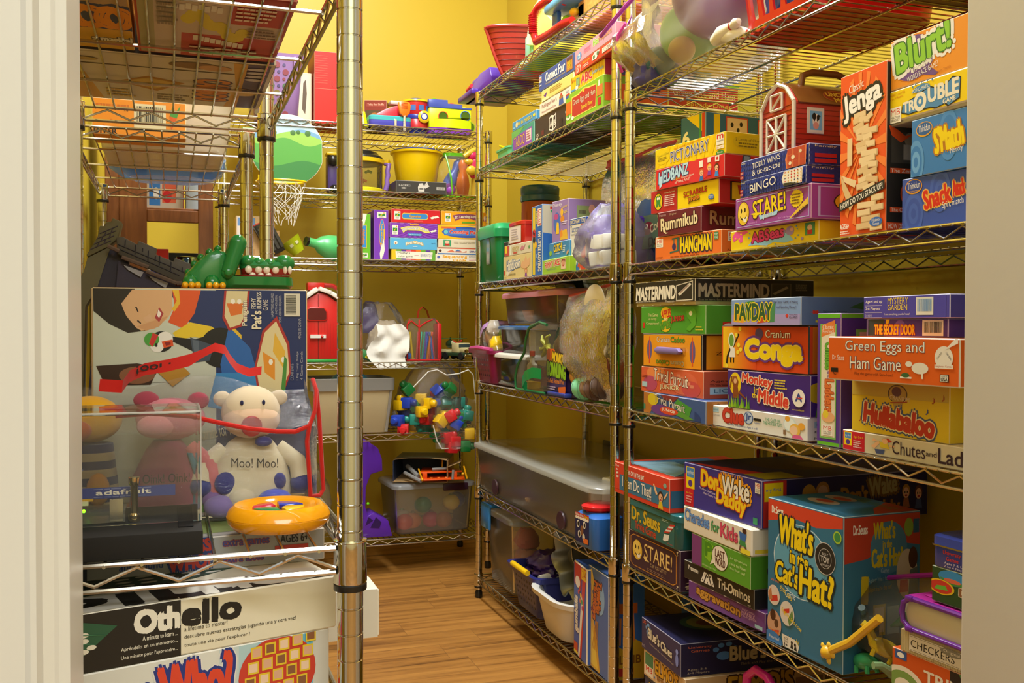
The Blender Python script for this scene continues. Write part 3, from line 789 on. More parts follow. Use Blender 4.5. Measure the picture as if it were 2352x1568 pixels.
gbox('trouble','game_box','torn yellow game box with white letters on blue clouds, lid slipped over its grey tray','eccb10',dict(front=[
    *badge(3.5,6,20,50,'MB'),T('AGES 5 and Up',4,82,25,90,'d07018',rot=3),T('2 to 4 Players',4,72,22,80,'d07018',rot=3),P(K,(20,28),(30,18),(44,20),(60,20),(66,14),(78,20),(82,10),(97,24),(98,80),(88,88),(80,74),(66,72),(58,82),(42,66),(30,58),(22,56)),P('4d88b4',(21,30),(31,21),(44,23),(60,23),(67,17),(79,23),(83,14),(96,27),(97,77),(88,84),(80,71),(66,69),(58,78),(42,63),(30,55),(23,53)),
    T('TR',23,28,38,56,'ece2c4',rot=2,b=.05),E(46,46,8.5,27,'ece2c4'),E(46,46,4.6,15,'4d88b4'),E(46,46,2,7,'ece2c4'),T('UBLE',57,38,95,78,'ece2c4',rot=2,b=.05),T('GAME',76,22,92,34,'ece2c4',rot=3,b=.04),P('4d88b4',(34,76),(40,88),(50,94),(58,88),(60,78),(46,72)),T('POP-O-MATIC',36,76,58,86,'ece2c4',rot=4),*[E(x,y,.9,3.4,'3f7cb0') for x,y in ((36,92),(40,97),(48,98.5),(56,98),(62,96))]],
    left=[]),'box',GS,tray=(.1,'a8a08c'),edge='f0e8d0',bev=.0022)
gbox('blurt','game_box','orange party game box with green title in a purple speech bubble','e5902a',dict(front=[
    E(32,52,31,45,'d87a1e'),E(32,52,29.5,44,'6b4a86'),P('6b4a86',(50,30),(66,8),(62,4),(40,16)),T('Blurt!',8,40,80,98,'7fc02a','e9e6da',.1,rot=8,b=.05),T('Blurt!',8,40,80,98,'8cc63c','2f6a2a',.02,rot=8,b=.04),T('The',22,28,30,34,W,rot=10),T('UPROARIOUS',31,27,58,37,W,rot=11),T('WORD RACE GAME!',24,13,66,24,W,rot=10),T('EI-2937',3,90,12,94,'a05a18',rot=3),T('Answer: Tarantula',64,8,82,13,'b86a1e',rot=5)]),'box',GS)

# --- shelf at chest height
gbox('tpbrown','game_box','blue and brown quiz box with swirly white title, below the red quiz box','3c5a94',dict(front=[
    P('b8742a',(.8,1),(12,1),(20,50),(16,99),(.8,99)),E(17,70,9,28,'d8c020'),P('8a3030',(30,99),(60,99),(52,74),(36,78)),P('4a9a3a',(58,90),(80,60),(76,20),(62,30),(52,60)),E(34,26,20,26,'6b3a8a'),P('5a9a3a',(60,40),(84,10),(72,4),(56,16)),E(44,28,15,17,'d84a22'),T('JUNIOR',33,20,55,36,W,rot=-3,b=.03),T('Trivial Pursuit',20,46,70,84,'f2ead8','3a2a2a',.025,rot=-5,b=.006),R(.8,16,4,42,'3f8a6a'),P('28407a',(84,50),(92,30),(94,6),(84,6))],
    end=[E(30,60,20,30,'b8843a'),T('Ages 8 and Up',8,78,60,90,'4a3212')]),'box',GS,end='a86a28')
gbox('tpred','game_box','red and pink quiz box with swirly white title, under the box with handle','d8603a',dict(front=[
    E(26,78,16,26,'e88a4a'),E(16,36,12,30,'b84a6a'),E(70,50,22,44,'de6a48'),E(82,30,14,30,'cf4f4a'),*[R(60+i*5,70-i*9,66+i*5,82-i*9,'e48a6a') for i in range(5)],T('Trivial Pursuit',22,42,78,88,'f4ecd8','7a2a1e',.025,rot=-4,b=.006),R(36,38,62,39.5,'f4ecd8'),T('JUNIOR',33,16,64,36,'ece2b0','8a4a1e',.03,b=.03),R(2,20,11,40,'a8ccd8'),*lines(2,56,14,68,2,'7a2a1e')],
    end=[E(60,40,30,40,'a84a5a'),T('Ages 8 and Up',6,58,58,68,'3a1a14'),R(6,16,50,42,'a8ccd8'),T('LICENSE',10,22,46,36,'3a6a8a'),*lines(6,46,50,56,2,'6a2a20')]),'box',GS,end='b8543a')
a = [R(2,3,98,97,'e89a1c'),E(13,52,4.5,30,'6b5a86'),P('d84a22',(12.5,92),(13.5,92),(14,10),(12,10)),E(85,50,4.5,32,'6b5a86'),P('d84a22',(84.5,92),(85.5,92),(86,10),(84,10)),T('Cranium',26,76,48,92,'f2ead0','5a4a2a',.02,b=.01),T('Cadoo',50,76,73,92,'5a9a2a','3a3a1a',.02,b=.03),T('Cranium',50,8,72,22,'e8d8b0','5a4a2a',.02,rot=180,b=.01),T('Cadoo',25,8,48,22,'6a9a2a','3a3a1a',.02,rot=180,b=.03),R(26,40,74,62,'c8801a'),R(30,44,70,58,'4a3216')]
ca = gbox('cadoo','game_box','black-edged orange game box with a lilac plastic carrying handle on its front','1f1a14',dict(front=a,end=[R(4,3,96,97,'d8981c'),P('e8cc22',(44,20),(60,30),(60,70),(50,88),(40,66),(22,60),(22,50),(40,46)),E(50,68,2,5,W),E(56,68,2,5,W),T('Zip!',14,40,30,52,K)]),'box',GS)
mb = MB()
_x,_y,_z,_a,w_,h_,d_ = BX['cadoo']
mb.prism([(w_*.30,h_*.48),(w_*.34,h_*.42),(w_*.67,h_*.42),(w_*.72,h_*.50),(w_*.67,h_*.60),(w_*.34,h_*.62),(w_*.30,h_*.56)],.012,mat('8a78b8','plastic'),off=-.0135,bev=.002)
tag(mb.build('handle',ca),'lilac plastic handle')
gbox('apples','game_box','grass green comparison game box, between the black guessing game and the handled orange box','4c9a2c',dict(front=[
    T('The Game',12,62,28,74,'eadf9a'),T('of Crazy',13,46,26,58,'eadf9a'),T('Comparisons!',9,30,30,42,'eadf9a'),R(3,20,7,40,'c83020'),E(41,74,8,22,'e8c020'),T('APPLES',34,58,49,86,'c83020',rot=6,b=.04),E(41,30,8,24,'e8c020'),T('APPLES',33,18,49,44,'5aa02a','2f6a1e',.03,rot=8,b=.04),T('to',38,48,44,56,W),T('JUNIOR',50,40,70,64,'c83a2a','4a1a10',.02,rot=2,b=.03),P('5aa82e',(72,80),(84,88),(88,70),(86,30),(78,10),(72,16),(80,40),(74,60)),E(79,72,2.5,8,'e8e8c0'),*lines(86,12,98,30,2,'d8c83a')],
    end=[T('The Game',44,62,78,76,'c8c87a'),T('of Crazy',46,46,78,60,'c8c87a'),T('Comparisons!',38,28,82,42,'c8c87a'),R(16,18,28,42,'c83020'),E(22,30,5,8,W)]),'box',GS)
gbox('mastermind','game_box','worn black code game box with white block title, top of the stack beside the posts','2a2722',dict(front=[
    T('MASTERMIND',2,26,70,78,'e9e2cc',rot=0,b=.045,sh=.1),*lines(1.5,16,42,23,1,'b8b09c'),T('Pressman',54,12,68,22,'d8d0b8'),P('d8d0bc',(71,16),(97,18),(97,92),(71,78)),P('2a2722',(71.8,20),(96.2,22),(96.2,88),(71.8,75)),P('d8d0bc',(74,44),(92,84),(95,78),(77,36)),P('9a7a6a',(77,50),(90,78),(91,74),(78,46)),*[R(x,1.5,x+2.5,4,'c8bfa4') for x in (3,14,31,44,66,83)],*[R(x,96,x+3,98.5,'c8bfa4') for x in (5,20,37,52,70,92)]],
    end=[T('MASTERMIND',3,30,61,80,'a89c84',b=.045),T('Easy to learn. Easy to play. But not so easy to win.',3,15,55,24,'8f8570'),P('6a6250',(63,20),(80,20),(80,84),(63,84)),P('3a352c',(63.6,22),(79.4,22),(79.4,82),(63.6,82)),P('8a8068',(64,46),(76,74),(78,68),(66,40)),*lines(84,56,97,84,4,'6a6250')]),'box',GS,tray=(.13,'b8a878'),edge='cfc4a6')
gbox('clue','game_box','long white detective game box with red title and a girl with a magnifying glass','e2ded2',dict(front=[
    R(2,66,9,90,'a8ccd8'),T('PARKER',2.6,74,8.4,82,'3a6a8a'),T('2 TO 4 PLAYERS',2,48,10,55,'6a6a6a'),T('Clue',14,28,37,90,'c8402e','9a2a1e',.02,rot=0,b=.07),E(42.5,62,5,30,'3a5a94'),E(42.5,62,4.2,26,'b8c8dc'),T('Jr',39.5,46,45.5,82,'2f4a8a',b=.04),R(48,54,56,66,K),T('Game',49,40,55,50,'4a5a8a'),T('Specially Designed for Ages 5 to 8',19,10,52,22,'3a4a8a'),T('THE CASE OF',60,62,75,76,'3f9a5a',rot=0),T('THE HIDDEN TOYS',58,44,77,60,'3f9a5a'),E(84,62,6,32,'cfe0e0'),E(84,62,5,27,'e8f0e8'),E(89,40,5,28,'e8b84a'),E(88,38,3.6,20,'f0c8a0'),E(95,60,3,16,'e8a83a'),E(82,86,2.4,12,'e8a83a'),P('d85a8a',(86,4),(97,4),(94,20),(88,20)),R(78,14,80.5,34,'8a6a4a')],
    end=[R(6,56,30,84,'9cc0d0'),T('PARKER',8,64,28,76,'3a6a8a'),T('8 TO 4',6,34,30,44,'6a6a6a'),T('NO. 0066',6,6,34,16,'6a6a6a')]),'box',GS,edge='f0eee4')
grass = [P(random.choice(['7fb02a','5a9a2a','a8c83a']),(x,1),(x+2.2,1),(x+random.uniform(-2,4),random.uniform(18,38))) for x in [i*1.45 for i in range(1,20)]]
gbox('monkey','game_box','deep purple game box with red title and a brown monkey sitting in green grass','44287c',dict(front=[
    E(10.5,64,7.5,30,'e8c820'),P('8a4a22',(7,26),(16,26),(14,56),(15,70),(12,84),(8,84),(6,70),(8,56)),E(10.5,74,3,11,'9a5a2a'),E(10.5,71,2,7,'e0b080'),P('8a4a22',(3,50),(5,82),(7,84),(5,52)),P('8a4a22',(15,40),(24,26),(25,28),(16,46))] + grass + [
    T('Monkey',20,60,57,90,'d8432e','f0e0c0',.045,rot=-4,b=.06),T('in',35,46,41,60,Y,rot=-3,b=.03),T('the',33,32,41,46,Y,rot=-3,b=.03),T('Middle',41,20,76,52,'d8432e','f0e0c0',.045,rot=-4,b=.06),*lines(60,60,76,86,4,'e0c83a'),T('2 to 4 Players  Ages 4 & Up',57,16,76,21,'e0c8a0',rot=-3),E(88,44,7,22,'eee8dc'),T('A',84.5,36,91.5,54,'3a4a8a',b=.06),P('d8432e',(84,44),(92,46),(92,42)),T('www.artskills.com',81,13,94,17,'e0c83a')],
    end=[E(10,58,14,26,'c8b020')] + [P('5a9a2a',(x,1),(x+4,1),(x+2,30)) for x in (4,10,16,24)]),'box',GS)
gbox('conga','game_box','red to yellow box with fat yellow title and a green creature in a space helmet','d8491e',dict(front=[
    *[R(2+i*2.4,3,2+(i+1)*2.4+.1,97,hexmix('eec21e','d8481e',i/17)) for i in range(17)],E(13,66,4,18,'e8ecd8'),E(13,66,3,14,'6a9a3a'),P('e8e4dc',(10,50),(17,50),(18,28),(10,28)),P(K,(16,52),(22,76),(23,80),(21,82),(15,50)),P(K,(11,50),(7,30),(6,12),(8,12),(9,28),(12,44)),R(11.5,16,13,28,K),R(15,16,16.5,28,K),*[E(x,y,1.8,5,'f0d83a') for x,y in ((23.5,92),(19,78),(22,56),(24.5,46),(21,40),(7,8))],E(46.5,82,4.5,12,'5a4a7a'),T('Cranium',54,74,81,90,'f0e8d8','4a1a10',.02,b=.015),T('Conga',31,18,93,68,Y,'6b3a86',.09,b=.08),T('Conga',31,18,93,68,Y,'f0d85a',.012,b=.075)],
    end=[R(3,3,97,97,'d87a1e')]),'box',GS,edge='2a211a',bev=.002)
gbox('payday','game_box','pale blue money game box with dark green title letters, above the red and yellow box','7f9cca',dict(front=[
    R(1,1,99,40,'a498c8'),P('e8a02a',(4,12),(20,8),(21,80),(5,78)),P('3f8a3a',(22,88),(36,92),(38,30),(24,20)),P('3a5aa0',(32,86),(62,92),(60,20),(34,14)),P('c84a2a',(40,6),(60,14),(58,40),(44,36)),P('4a8a5a',(58,60),(66,86),(65,12),(56,10)),T('PAYDAY',7,20,61,80,'2f5a32','e8cf2a',.035,b=.045),T('The Classic GAME of Making',63,76,96,88,'4a3a3a',rot=-1),T('and Spending Money!',68,58,94,70,'4a3a3a',rot=-1),star(82,34,2.5,9,6,'d03a2a',.5),T('Winning Moves',85,34,96,39,K),T('GAMES',85,24,96,32,K)],
    end=[star(10,46,4,9,6,'d03a2a',.5),T('Winning Moves',15,46,32,51,K),T('GAMES',15,36,32,44,K),R(10,10,32,18,'d8c83a'),P('3a6a3a',(34,64),(46,90),(52,70),(44,56)),P('6a4428',(44,58),(52,40),(54,42),(47,64)),E(62,44,5,22,'8a4a26'),E(60.5,46,1.2,6,W),E(64,46,1.2,6,W),P('3a6a3a',(84,60),(88,88),(96,80),(92,56)),P('6a4428',(84,58),(78,40),(80,36),(87,56))]),'box',GS,end='5f7aa4')
ch = gbox('chutesup','game_box','purple upright book-shaped game with green lettering on its spine and a bright green cap','5a3a92',dict(front=[
    R(4,96.5,96,99.6,'6ab82a'),R(4,.6,96,3.2,'6ab82a'),R(14,5.5,82,92,'7ab85a'),R(19,7,77,90.5,'e6dcc0'),P('e0803a',(18,82),(76,86),(76,95),(20,91)),T('Classic',24,88,70,91.5,W,rot=2),T('Preschool',24,85,70,88,W,rot=2),
    T('Chutes',36,58,72,78,'6ab23a','3a7a2a',.02,rot=-90,b=.03),T('Ladders',36,26,72,50,'e07a3a','b84a1e',.02,rot=-90,b=.03),T('and',44,51,64,57,'6a4a9a',rot=-90),*badge(26,8,70,16,'MB'),E(50,22,28,4,'e8b07a'),E(40,24,12,3,'e8d03a')],
    end=[R(.8,96.5,99,99.6,'6ab82a'),R(.8,.6,99,3,'6ab82a'),R(12,58,92,88,'7ab85a'),R(15,60,90,86,'d8a8a0'),R(12,12,92,52,'7a4a6a'),P('c84a2a',(60,48),(80,40),(60,20),(40,30)),E(66,72,14,8,'8ab04a')]),'box',GS,end='4a3080')
gbox('chutesflat','game_box','cream game box with dark title and a red corner panel, under the large yellow box','d8cfae',dict(front=[
    R(.6,4,16.5,96,'c8202e'),R(1.5,26,7,92,Y),R(2,60,6.5,88,'4a8ac8'),T('my first',2.2,66,6.3,80,W),E(4.3,42,1.6,12,'5a3a8a'),T('Ages 3 to 6',8.4,64,15.6,78,Y),*lines(8.4,18,15.6,58,4,'e8c0b8'),
    P('f0c090',(21,40),(26,70),(28,66),(24,34)),P('f0c090',(22,66),(23,82),(26,70)),P('e0c83a',(27,70),(33,66),(34,40),(28,42)),P('c83a2a',(31,66),(29,84),(33,90),(36,76)),E(31,74,2,12,'f0c090'),P('4a5a8a',(24,30),(31,34),(30,12),(25,10)),R(34,52,37.5,60,'f0c090'),
    T('Chutes',36,22,57,84,'3c2a38',b=.012),T('and',57.5,38,64,62,'3c2a38'),T('Ladders',65,16,98,82,'3c2a38',b=.014)],end=[]),'box',GS)
gbox('hulla','game_box','large yellow game box with curvy red title, wrapped in shiny tape, under the orange box','dfc02a',dict(front=[
    R(.8,70,99,98.5,'c8ae46'),E(50,78,10,17,'5a4a3a'),E(50,78,9,15,'b89a4a'),P('b89a4a',(44,70),(56,70),(54,50),(47,50)),E(49,82,5,9,'6a4a4a'),T('CRANIUM',42,66,62,74,'d8c8a0',rot=-3),P('a84a2a',(42,62),(60,66),(60,64),(44,60)),T('Hullabaloo',15,14,86,50,'bf3a26','4a5a7a',.075,rot=-5,b=.075),T('Hullabaloo',15,14,86,50,'bf3a26','e8d8a0',.02,rot=-5,b=.07),*[T('♪',x,y,x+3,y+11,c) for x,y,c in ((9,20,'a84a2a'),(84,66,'a84a2a'),(93,72,'a84a2a'),(78,46,'4a5a9a'),(52,50,'4a5a9a'))]],end=[T('♪',30,40,50,60,'a84a2a')]),'box',GS,edge='d8c070')
gbox('greeneggs','game_box','bright orange rhyming game box with white title, jutting out over the purple upright box','de621c',dict(front=[
    T('Green Eggs and',15,62,76,92,'eee8d4','3a3a5a',.012,rot=0,b=.012),T('Ham Game',19,28,59,56,'eee8d4','3a3a5a',.012,b=.012),T('Dr. Seuss',4,46,14,58,'eee8d4'),T('Play the game with Sam-I-am!',23,13,53,21,'6a2a10'),R(3,18,9,28,K),T('C',5,12,7.5,22,K),R(58.6,13,67,17,'e8e4d0'),E(62.5,20,3,5,'3f6a3a'),E(73,36,6,12,'e8e4d0'),E(65,44,2.5,6,'e8e4d0'),R(74,14,75.5,28,'e8e4d0'),E(89.5,60,6.2,24,'ece6d4'),P('de621c',(83,36),(96,36),(96,44),(83,44)),R(83.3,38,95.7,46,'ece6d4'),T('Beginner Games',84,39.5,95,44.5,'b8441a'),T('I CAN PLAY',84,62,89,66,K,rot=50),T('I CAN READ',90,62,95.5,66,K,rot=-50),R(87,10,93,26,K),R(87.5,11.5,92.5,24.5,'e8e4d0'),T('USA',87.9,12.5,92.1,19,K,b=.04),T('MADE IN THE',88,20,92,23,K),P('efe8d8',(90,76),(97,99),(99,99),(99,90))]),'box',GS,edge='e8dcc4',bev=.0018)
gbox('secret','game_box','purple mystery game box with yellow and red title beside a barcode','51398e',dict(front=[
    R(.8,3,24,97,'3a4440'),P('e8c020',(26,97),(31,97),(28,55),(25,55)),E(44,50,7,44,'7a5ab0'),T('THE SECRET DOOR',11,12,62,66,'e8b81e','c83a1e',.03,b=.03),*barcode(71,8,95,92),R(0.8,3,3,97,'6a5a7a')],end=[E(50,40,24,40,'d8c05a')]),'box',GS,edge='c8bce0')
gbox('mystery','game_box','violet-blue garden game box with yellow title and pale barcode, topmost of the right stack','4a449a',dict(front=[
    R(2,3,96,97,'4b46a0'),T('Age 4 and up',3,68,24,84,'e6e2d4',b=.02),R(2.5,58,24,59.5,'c8c4d8'),T('2-6 Players',3,36,21,52,'e6e2d4',b=.02),R(2.5,26,24,27.5,'c8c4d8'),T('21 060 2',3,8,11,18,'d0ccd8'),R(2.5,4,24,5.5,'c8c4d8'),T('MYSTERY',31,64,55,92,'e8cf3a',b=.012),T('GARDEN',31,36,54,62,'e8cf3a',b=.012),T("I see something you don't see!",27,12,57,24,'e6e2d4'),*barcode(64,14,83,90,'6a9ac8','dcdcc8')]),'box',GS,edge='c8c4e0')

# --- shelf at knee height
gbox('starebrown','game_box','dark brown game box with gold border and gold smiling face, under the teal tin','3b2134',dict(front=[
    P('c8862e',(6,16),(12,8),(88,8),(94,16),(94,84),(88,92),(12,92),(6,84)),P('3b2134',(7,17),(12.5,10),(87.5,10),(93,17),(93,83),(87.5,90),(12.5,90),(7,83)),*smiley(20,54,9.5,26,'e0b43a'),T('STARE!',34,40,86,78,'e8c87a','6a3a1e',.02,rot=-1,b=.012),P('e8c87a',(32,44),(36,34),(44,36),(38,42)),T('CAN YOU GET IT?',46,26,76,35,'c8a878'),*lines(40,13,84,21,2,'8a6a5a'),*[T('?',x,y,x+4,y+10,'d8c8a0',rot=r) for x,y,r in ((1,86,20),(1,4,-30),(94,86,30),(94,3,10))]],
    end=[P('c8862e',(30,8),(98,8),(98,11),(34,11),(30,16),(30,84),(27,84),(27,14)),T('?',6,6,22,22,'d8c8a0')]),'box',GS)
tt = MB();_x,_y,_z,_a,w_,h_,d_ = BX['trivia']
m_t = mat('2c6a6e','metal')
tt.loft([(w_/2,d_/2,0,w_-.003,d_-.003,.018),(w_/2,d_/2,.002,w_,d_,.02),(w_/2,d_/2,h_*.8,w_,d_,.02)],mat('276468','gloss'),6)
F,fw_,fh_ = face('front',w_,d_,h_)
paint(tt,F,fw_,fh_*.8,[R(7,2,93,98,'2f6660'),R(7,60,93,98,'3a6a5a'),T('Dr. Seuss',9,42,66,94,'d8b62a','3a3a1a',.02,rot=-2,b=.035),T('Trivia Game',16,10,58,40,'c8482e','5a1a10',.012,rot=-2,b=.02),*[P(c,(74+i*2.5,44+i*8),(84+i*2.3,50+i*8),(85+i*2.3,58+i*8),(75+i*2.5,52+i*8)) for i,c in enumerate(['c8382a','e8e4d8','c8382a','e8e4d8','c8382a'])],P('e8e4d8',(74,40),(84,44),(82,22),(76,14),(72,16)),T('USAopoly',80,8,90,14,'c8483a'),*lines(70,86,82,96,2,'a8c0a8')])
tin = tt.build('game_tin');place(tin,(_x,_y,_z),_a-90);tag(tin,'teal metal game tin with yellow title, standing on the dark brown box','tin',GS)
lid = MB();lid.loft([(w_/2,d_/2,h_*.8,w_+.003,d_+.003,.021),(w_/2,d_/2,h_-.002,w_+.003,d_+.003,.021),(w_/2,d_/2,h_,w_-.002,d_-.002,.018)],mat('2f7076','gloss'),6)
lid.build('lid',tin)
gbox('icando','game_box','red and blue action game box sticking out at the left edge above the teal tin','d8402a',dict(front=[
    R(.8,14,99,64,'3a7498'),R(12,14,16,64,'3a7498'),R(.8,14,11,64,'d8402a'),P('e8e0d0',(5,50),(9,52),(8,78),(4,80)),P('c8302a',(5,56),(9,58),(9,64),(5,62)),P('c8302a',(5,68),(8.6,70),(8.4,76),(4.6,74)),T('Dr.Seuss',2,86,10,93,W),T('THE CAT IN THE HAT',26,70,57,84,'f0e8d8',b=.03,rot=-1),T('I Can Do That!',17,26,70,60,'eee8dc','1e3a52',.02,rot=-1,b=.015),T('Game',62,17,70,24,'eee8dc'),*kid(86,34,7,30,'3a2416','e0c02a'),P('f0c090',(78,40),(73,70),(75,72),(81,44)),P('f0c090',(91,40),(97,60),(98,58),(93,36)),star(93,76,3,8,8,'8ab0a0')],
    end=[R(.8,14,99,64,'35688c'),T('Dr.Seuss',14,74,40,86,W),*[P(c,(16+i*1.5,20+i*9),(28+i*1.5,22+i*9),(29+i*1.5,31+i*9),(17+i*1.5,29+i*9)) for i,c in enumerate(['e8e0d0','c8302a','e8e0d0','c8302a','e8e0d0'])]],
    top=[R(2,4,98,96,'c84028'),R(8,8,92,80,'3a78a8'),P('9ac8e0',(8,8),(92,8),(60,40),(20,44)),*[P(c,(30+i*8,60),(38+i*8,66),(42+i*8,50),(34+i*8,44)) for i,c in enumerate(['c8302a','e8e0d0','c8302a','e8e0d0'])],T('THE CAT IN THE HAT',20,84,80,94,'f0e8d8')]),'box',GS)
gbox('aggr','game_box','violet marble game box with bulging gold title, at the bottom under the black box','6b3a80',dict(front=[
    E(60,10,45,80,'74428a'),T('aggravation',12,22,70,78,'c8923a','4a2418',.06,rot=-3,b=.06),T('THE CLASSIC',72,66,88,76,'d0a8c8'),T('MARBLE',72,46,88,62,'d8b0c8'),T('race game',72,30,90,44,'d0a8c8'),R(88,6,97,24,'a8ccd8')]),'box',GS)
gbox('triominos','game_box','black number tile game box with white title and three white triangles','242220',dict(front=[
    T('Pressman',7,56,22,80,'e6e0d0',rot=-1,b=.03),P('e6e0d0',(26,22),(46,22),(42,80),(31,80)),P('242220',(35,80),(36.6,80),(31.5,22),(30,22)),P('242220',(36.2,80),(37.8,80),(42.6,22),(41,22)),*[E(x,y,.8,5,K) for x,y in ((29,34),(32.5,66),(36,30),(36.5,60),(40,66),(43.5,34))],T('Tri-Ominos',51,30,95,78,'e6e0d0',rot=-1,b=.03),T('4420',92,8,96,18,'c8c0b0'),*[R(x,1,x+4,5,'b0a898') for x in (42,60,78)]],end=[]),'box',GS,edge='8a8478')
gbox('lastword','game_box','green and purple party game box with a white speech bubble, under the white charades box','5a9c2a',dict(front=[
    R(.8,1,19,99,'7a3a78'),P('8ac02a',(24,40),(34,28),(40,86),(26,96)),T('P',26,46,37,88,'4a8a1e',b=.08),E(51,56,14,40,'3a2a1e'),E(51,56,13.2,38,'ece4d0'),P('ece4d0',(38,44),(46,40),(34,22)),T('LAST',43,56,59,80,'5a2a22',b=.03),T('WORD',43,30,60,54,'5a2a22',b=.03),T('An uproarious',68,66,95,76,'cfe0a0'),T('race to have',68,50,93,60,'cfe0a0'),T('the final say!',68,34,92,44,'cfe0a0'),T('2-10 Players Ages 8 & up',20,8,44,15,'cfe0a0')],
    end=[E(45,52,30,40,'3a2a1e'),E(45,52,28,37,'e0d8c4'),T('LAST',34,26,58,78,'5a2a22',rot=90,b=.03)]),'box',GS,end='4c8a24')
gbox('charades','game_box','scuffed white acting game box with multicoloured title and a running stick child','e4dcc6',dict(front=[
    T('Charades',3,42,41,88,'6a9ad8','3a5aa8',.02,rot=-1,b=.02),T('for',44,40,56,78,'4a9a5a','2f6a3a',.015,b=.015),T('Kids',58,32,82,82,'d8506a','9a2a4a',.02,rot=-1,b=.02),P('3a6ab0',(84,78),(94,74),(92,46),(85,50)),E(91,84,2.8,10,'4a2a1e'),P('3f8a4a',(85,50),(92,46),(94,26),(84,30)),P('6a4a3a',(85,28),(87,28),(86,8),(84,8)),P('6a4a3a',(91,28),(93,28),(96,10),(94,8)),R(86,2,99,20,'e8d83a')],
    end=[E(68,52,25,40,'4a84c0'),E(68,52,20,32,'e0d8c4'),E(68,52,15,24,'4a84c0'),E(68,52,10,16,'e0d8c4'),R(3,10,16,24,'e0c83a')]),'box',GS,edge='f4efe0',bev=.003)
gbox('daddy','game_box','big violet-blue game box with yellow and white title, on the white charades box','3f3690',dict(front=[
    R(.8,1,13.5,74,'c8202e'),R(3,42,15,92,Y),R(4,68,14,90,'4a8ac8'),T('my first',4.4,73,13.6,84,W),E(9,54,3,8,'5a3a8a'),T('Ages 3 to 6',3,28,12,33,Y),*lines(3,8,12,26,3,'e8a8a0'),T("Don't",25,56,55,92,'f0c81e','c8441a',.03,rot=-3,b=.06),T('Wake',53,48,86,90,'f0ead8','e8a01e',.13,rot=0,b=.03),T('Wake',53,48,86,90,'f0ead8','3a2a1e',.025,rot=0,b=.03),T('Daddy',46,16,82,56,'f0c81e','c8441a',.03,rot=-5,b=.06),T('The Alarm Clock Game',22,46,44,51,'e8d8e8',rot=-5),T("that's Set for Fun!",28,37,47,42,'e8d8e8',rot=-5),*badge(93,72,99,94,'MB'),R(91,6,96,20,'3f9a6a')],
    end=[R(1,2,14,98,'c8302a'),R(1.5,56,12,94,Y),T('my first',2.4,74,11,84,'3a6ab0'),E(27,66,4,20,'b8862e'),E(35,70,4,20,'a8763a'),E(35,68,3,14,'c89a7a'),T("Don't",46,40,62,74,'a87a1e',b=.05),T('Wake',63,54,80,92,'a89a6a','7a5a1e',.1,rot=6,b=.04),T('Daddy',58,6,82,40,'a87a1e',b=.05),*kid(86,50,4,30,'b8842a','a86a4a'),*kid(94,46,4,30,'6a3a1e','4a5a8a')],
    top=[E(40,50,30,24,'5a3a2a'),P('c8302a',(2,2),(60,2),(98,16),(98,22)),R(70,4,96,26,'a89a1e'),E(50,60,16,12,'8a6a2a')]),'box',GS,end='2a2450',top='382f5a')
cat_front = [R(.8,1,99,99,'33708e'),P('d0452a',(.8,99),(99,99),(99,92),(66,88),(40,90),(.8,84)),E(47,62,38,25,'cfe0e4'),E(47,62,37,24.4,'5f9fb8'),T('Dr.Seuss',6,90,22,95,W,b=.03)]
title = [("What's",17,70,62,90),('in the',32,59,56,68),("Cat's",12,44,44,58),('Hat?',46,40,88,60)]
for t_,x0,y0,x1,y1 in title: cat_front += [T(t_,x0,y0,x1,y1,Y,'1d2a2a',.045,rot=-3,b=.035)]
cat_front += [T('Game',26,35,40,40,'cfe0e4'),E(78,70,13,10.5,'c8c4bc'),E(78,70,12.4,10,'2a2826'),E(78,70,8,6.5,'c8c4bc'),E(78,70,7.6,6.2,'2a2826'),T('BEST',74,72,82,73.6,'c8c4bc'),T('TOY',72.5,67.6,83.5,71.4,'c8c4bc',b=.03),T('AWARD',73,65,83,66.6,'c8c4bc'),E(93,86,5,4,'a8c83a'),E(93,86,3.8,3,'3f8a4a'),
    E(10,33,8.5,7,'d8c8b8'),P('c8382a',(6,32),(15,34),(16,30),(6,28)),P('b8784a',(2,34),(6,38),(8,30),(3,28)),E(29,24,10,8.4,'d8cfc0'),P('c8382a',(24,26),(32,28),(32,25),(24,23)),P('6a8a4a',(32,16),(38,22),(36,28),(30,20)),E(11,13,10,9.5,'c89a78'),E(9,19,4,4,'4a2a1a'),E(14,14,3,3,'5a3a24'),P('c8382a',(6,8),(18,10),(17,6),(7,5)),
    T('use your',6,42,18,44,'d8781e',rot=-3),T('eyes, ears,',18,35,37,39,Y,rot=-26),T('fingers, and nose',20,19,50,23,Y,rot=-24),T('to guess',4,6.5,20,9,'e0902a',rot=-6),T("what's inside!",22,5.5,46,9.5,Y,rot=2),E(8,1.8,14,6,'3a78b4'),T('Preschool',4,2.4,18,4.6,W),P('e4dcc8',(24,.8),(44,.8),(46,5),(40,8.5),(22,9)),T('AGE',25,6,31,7.6,K),T('EDAD',25,4,31,5.6,K),T('3+',25,1.4,30,3.6,K,b=.03),E(36,5.6,1.4,1.2,K),P(K,(34,1.6),(38,1.6),(37,4.6),(35,4.6)),E(40.5,5,1.4,1.2,K),P(K,(39,1.4),(43,1.4),(42,4),(40,4))]
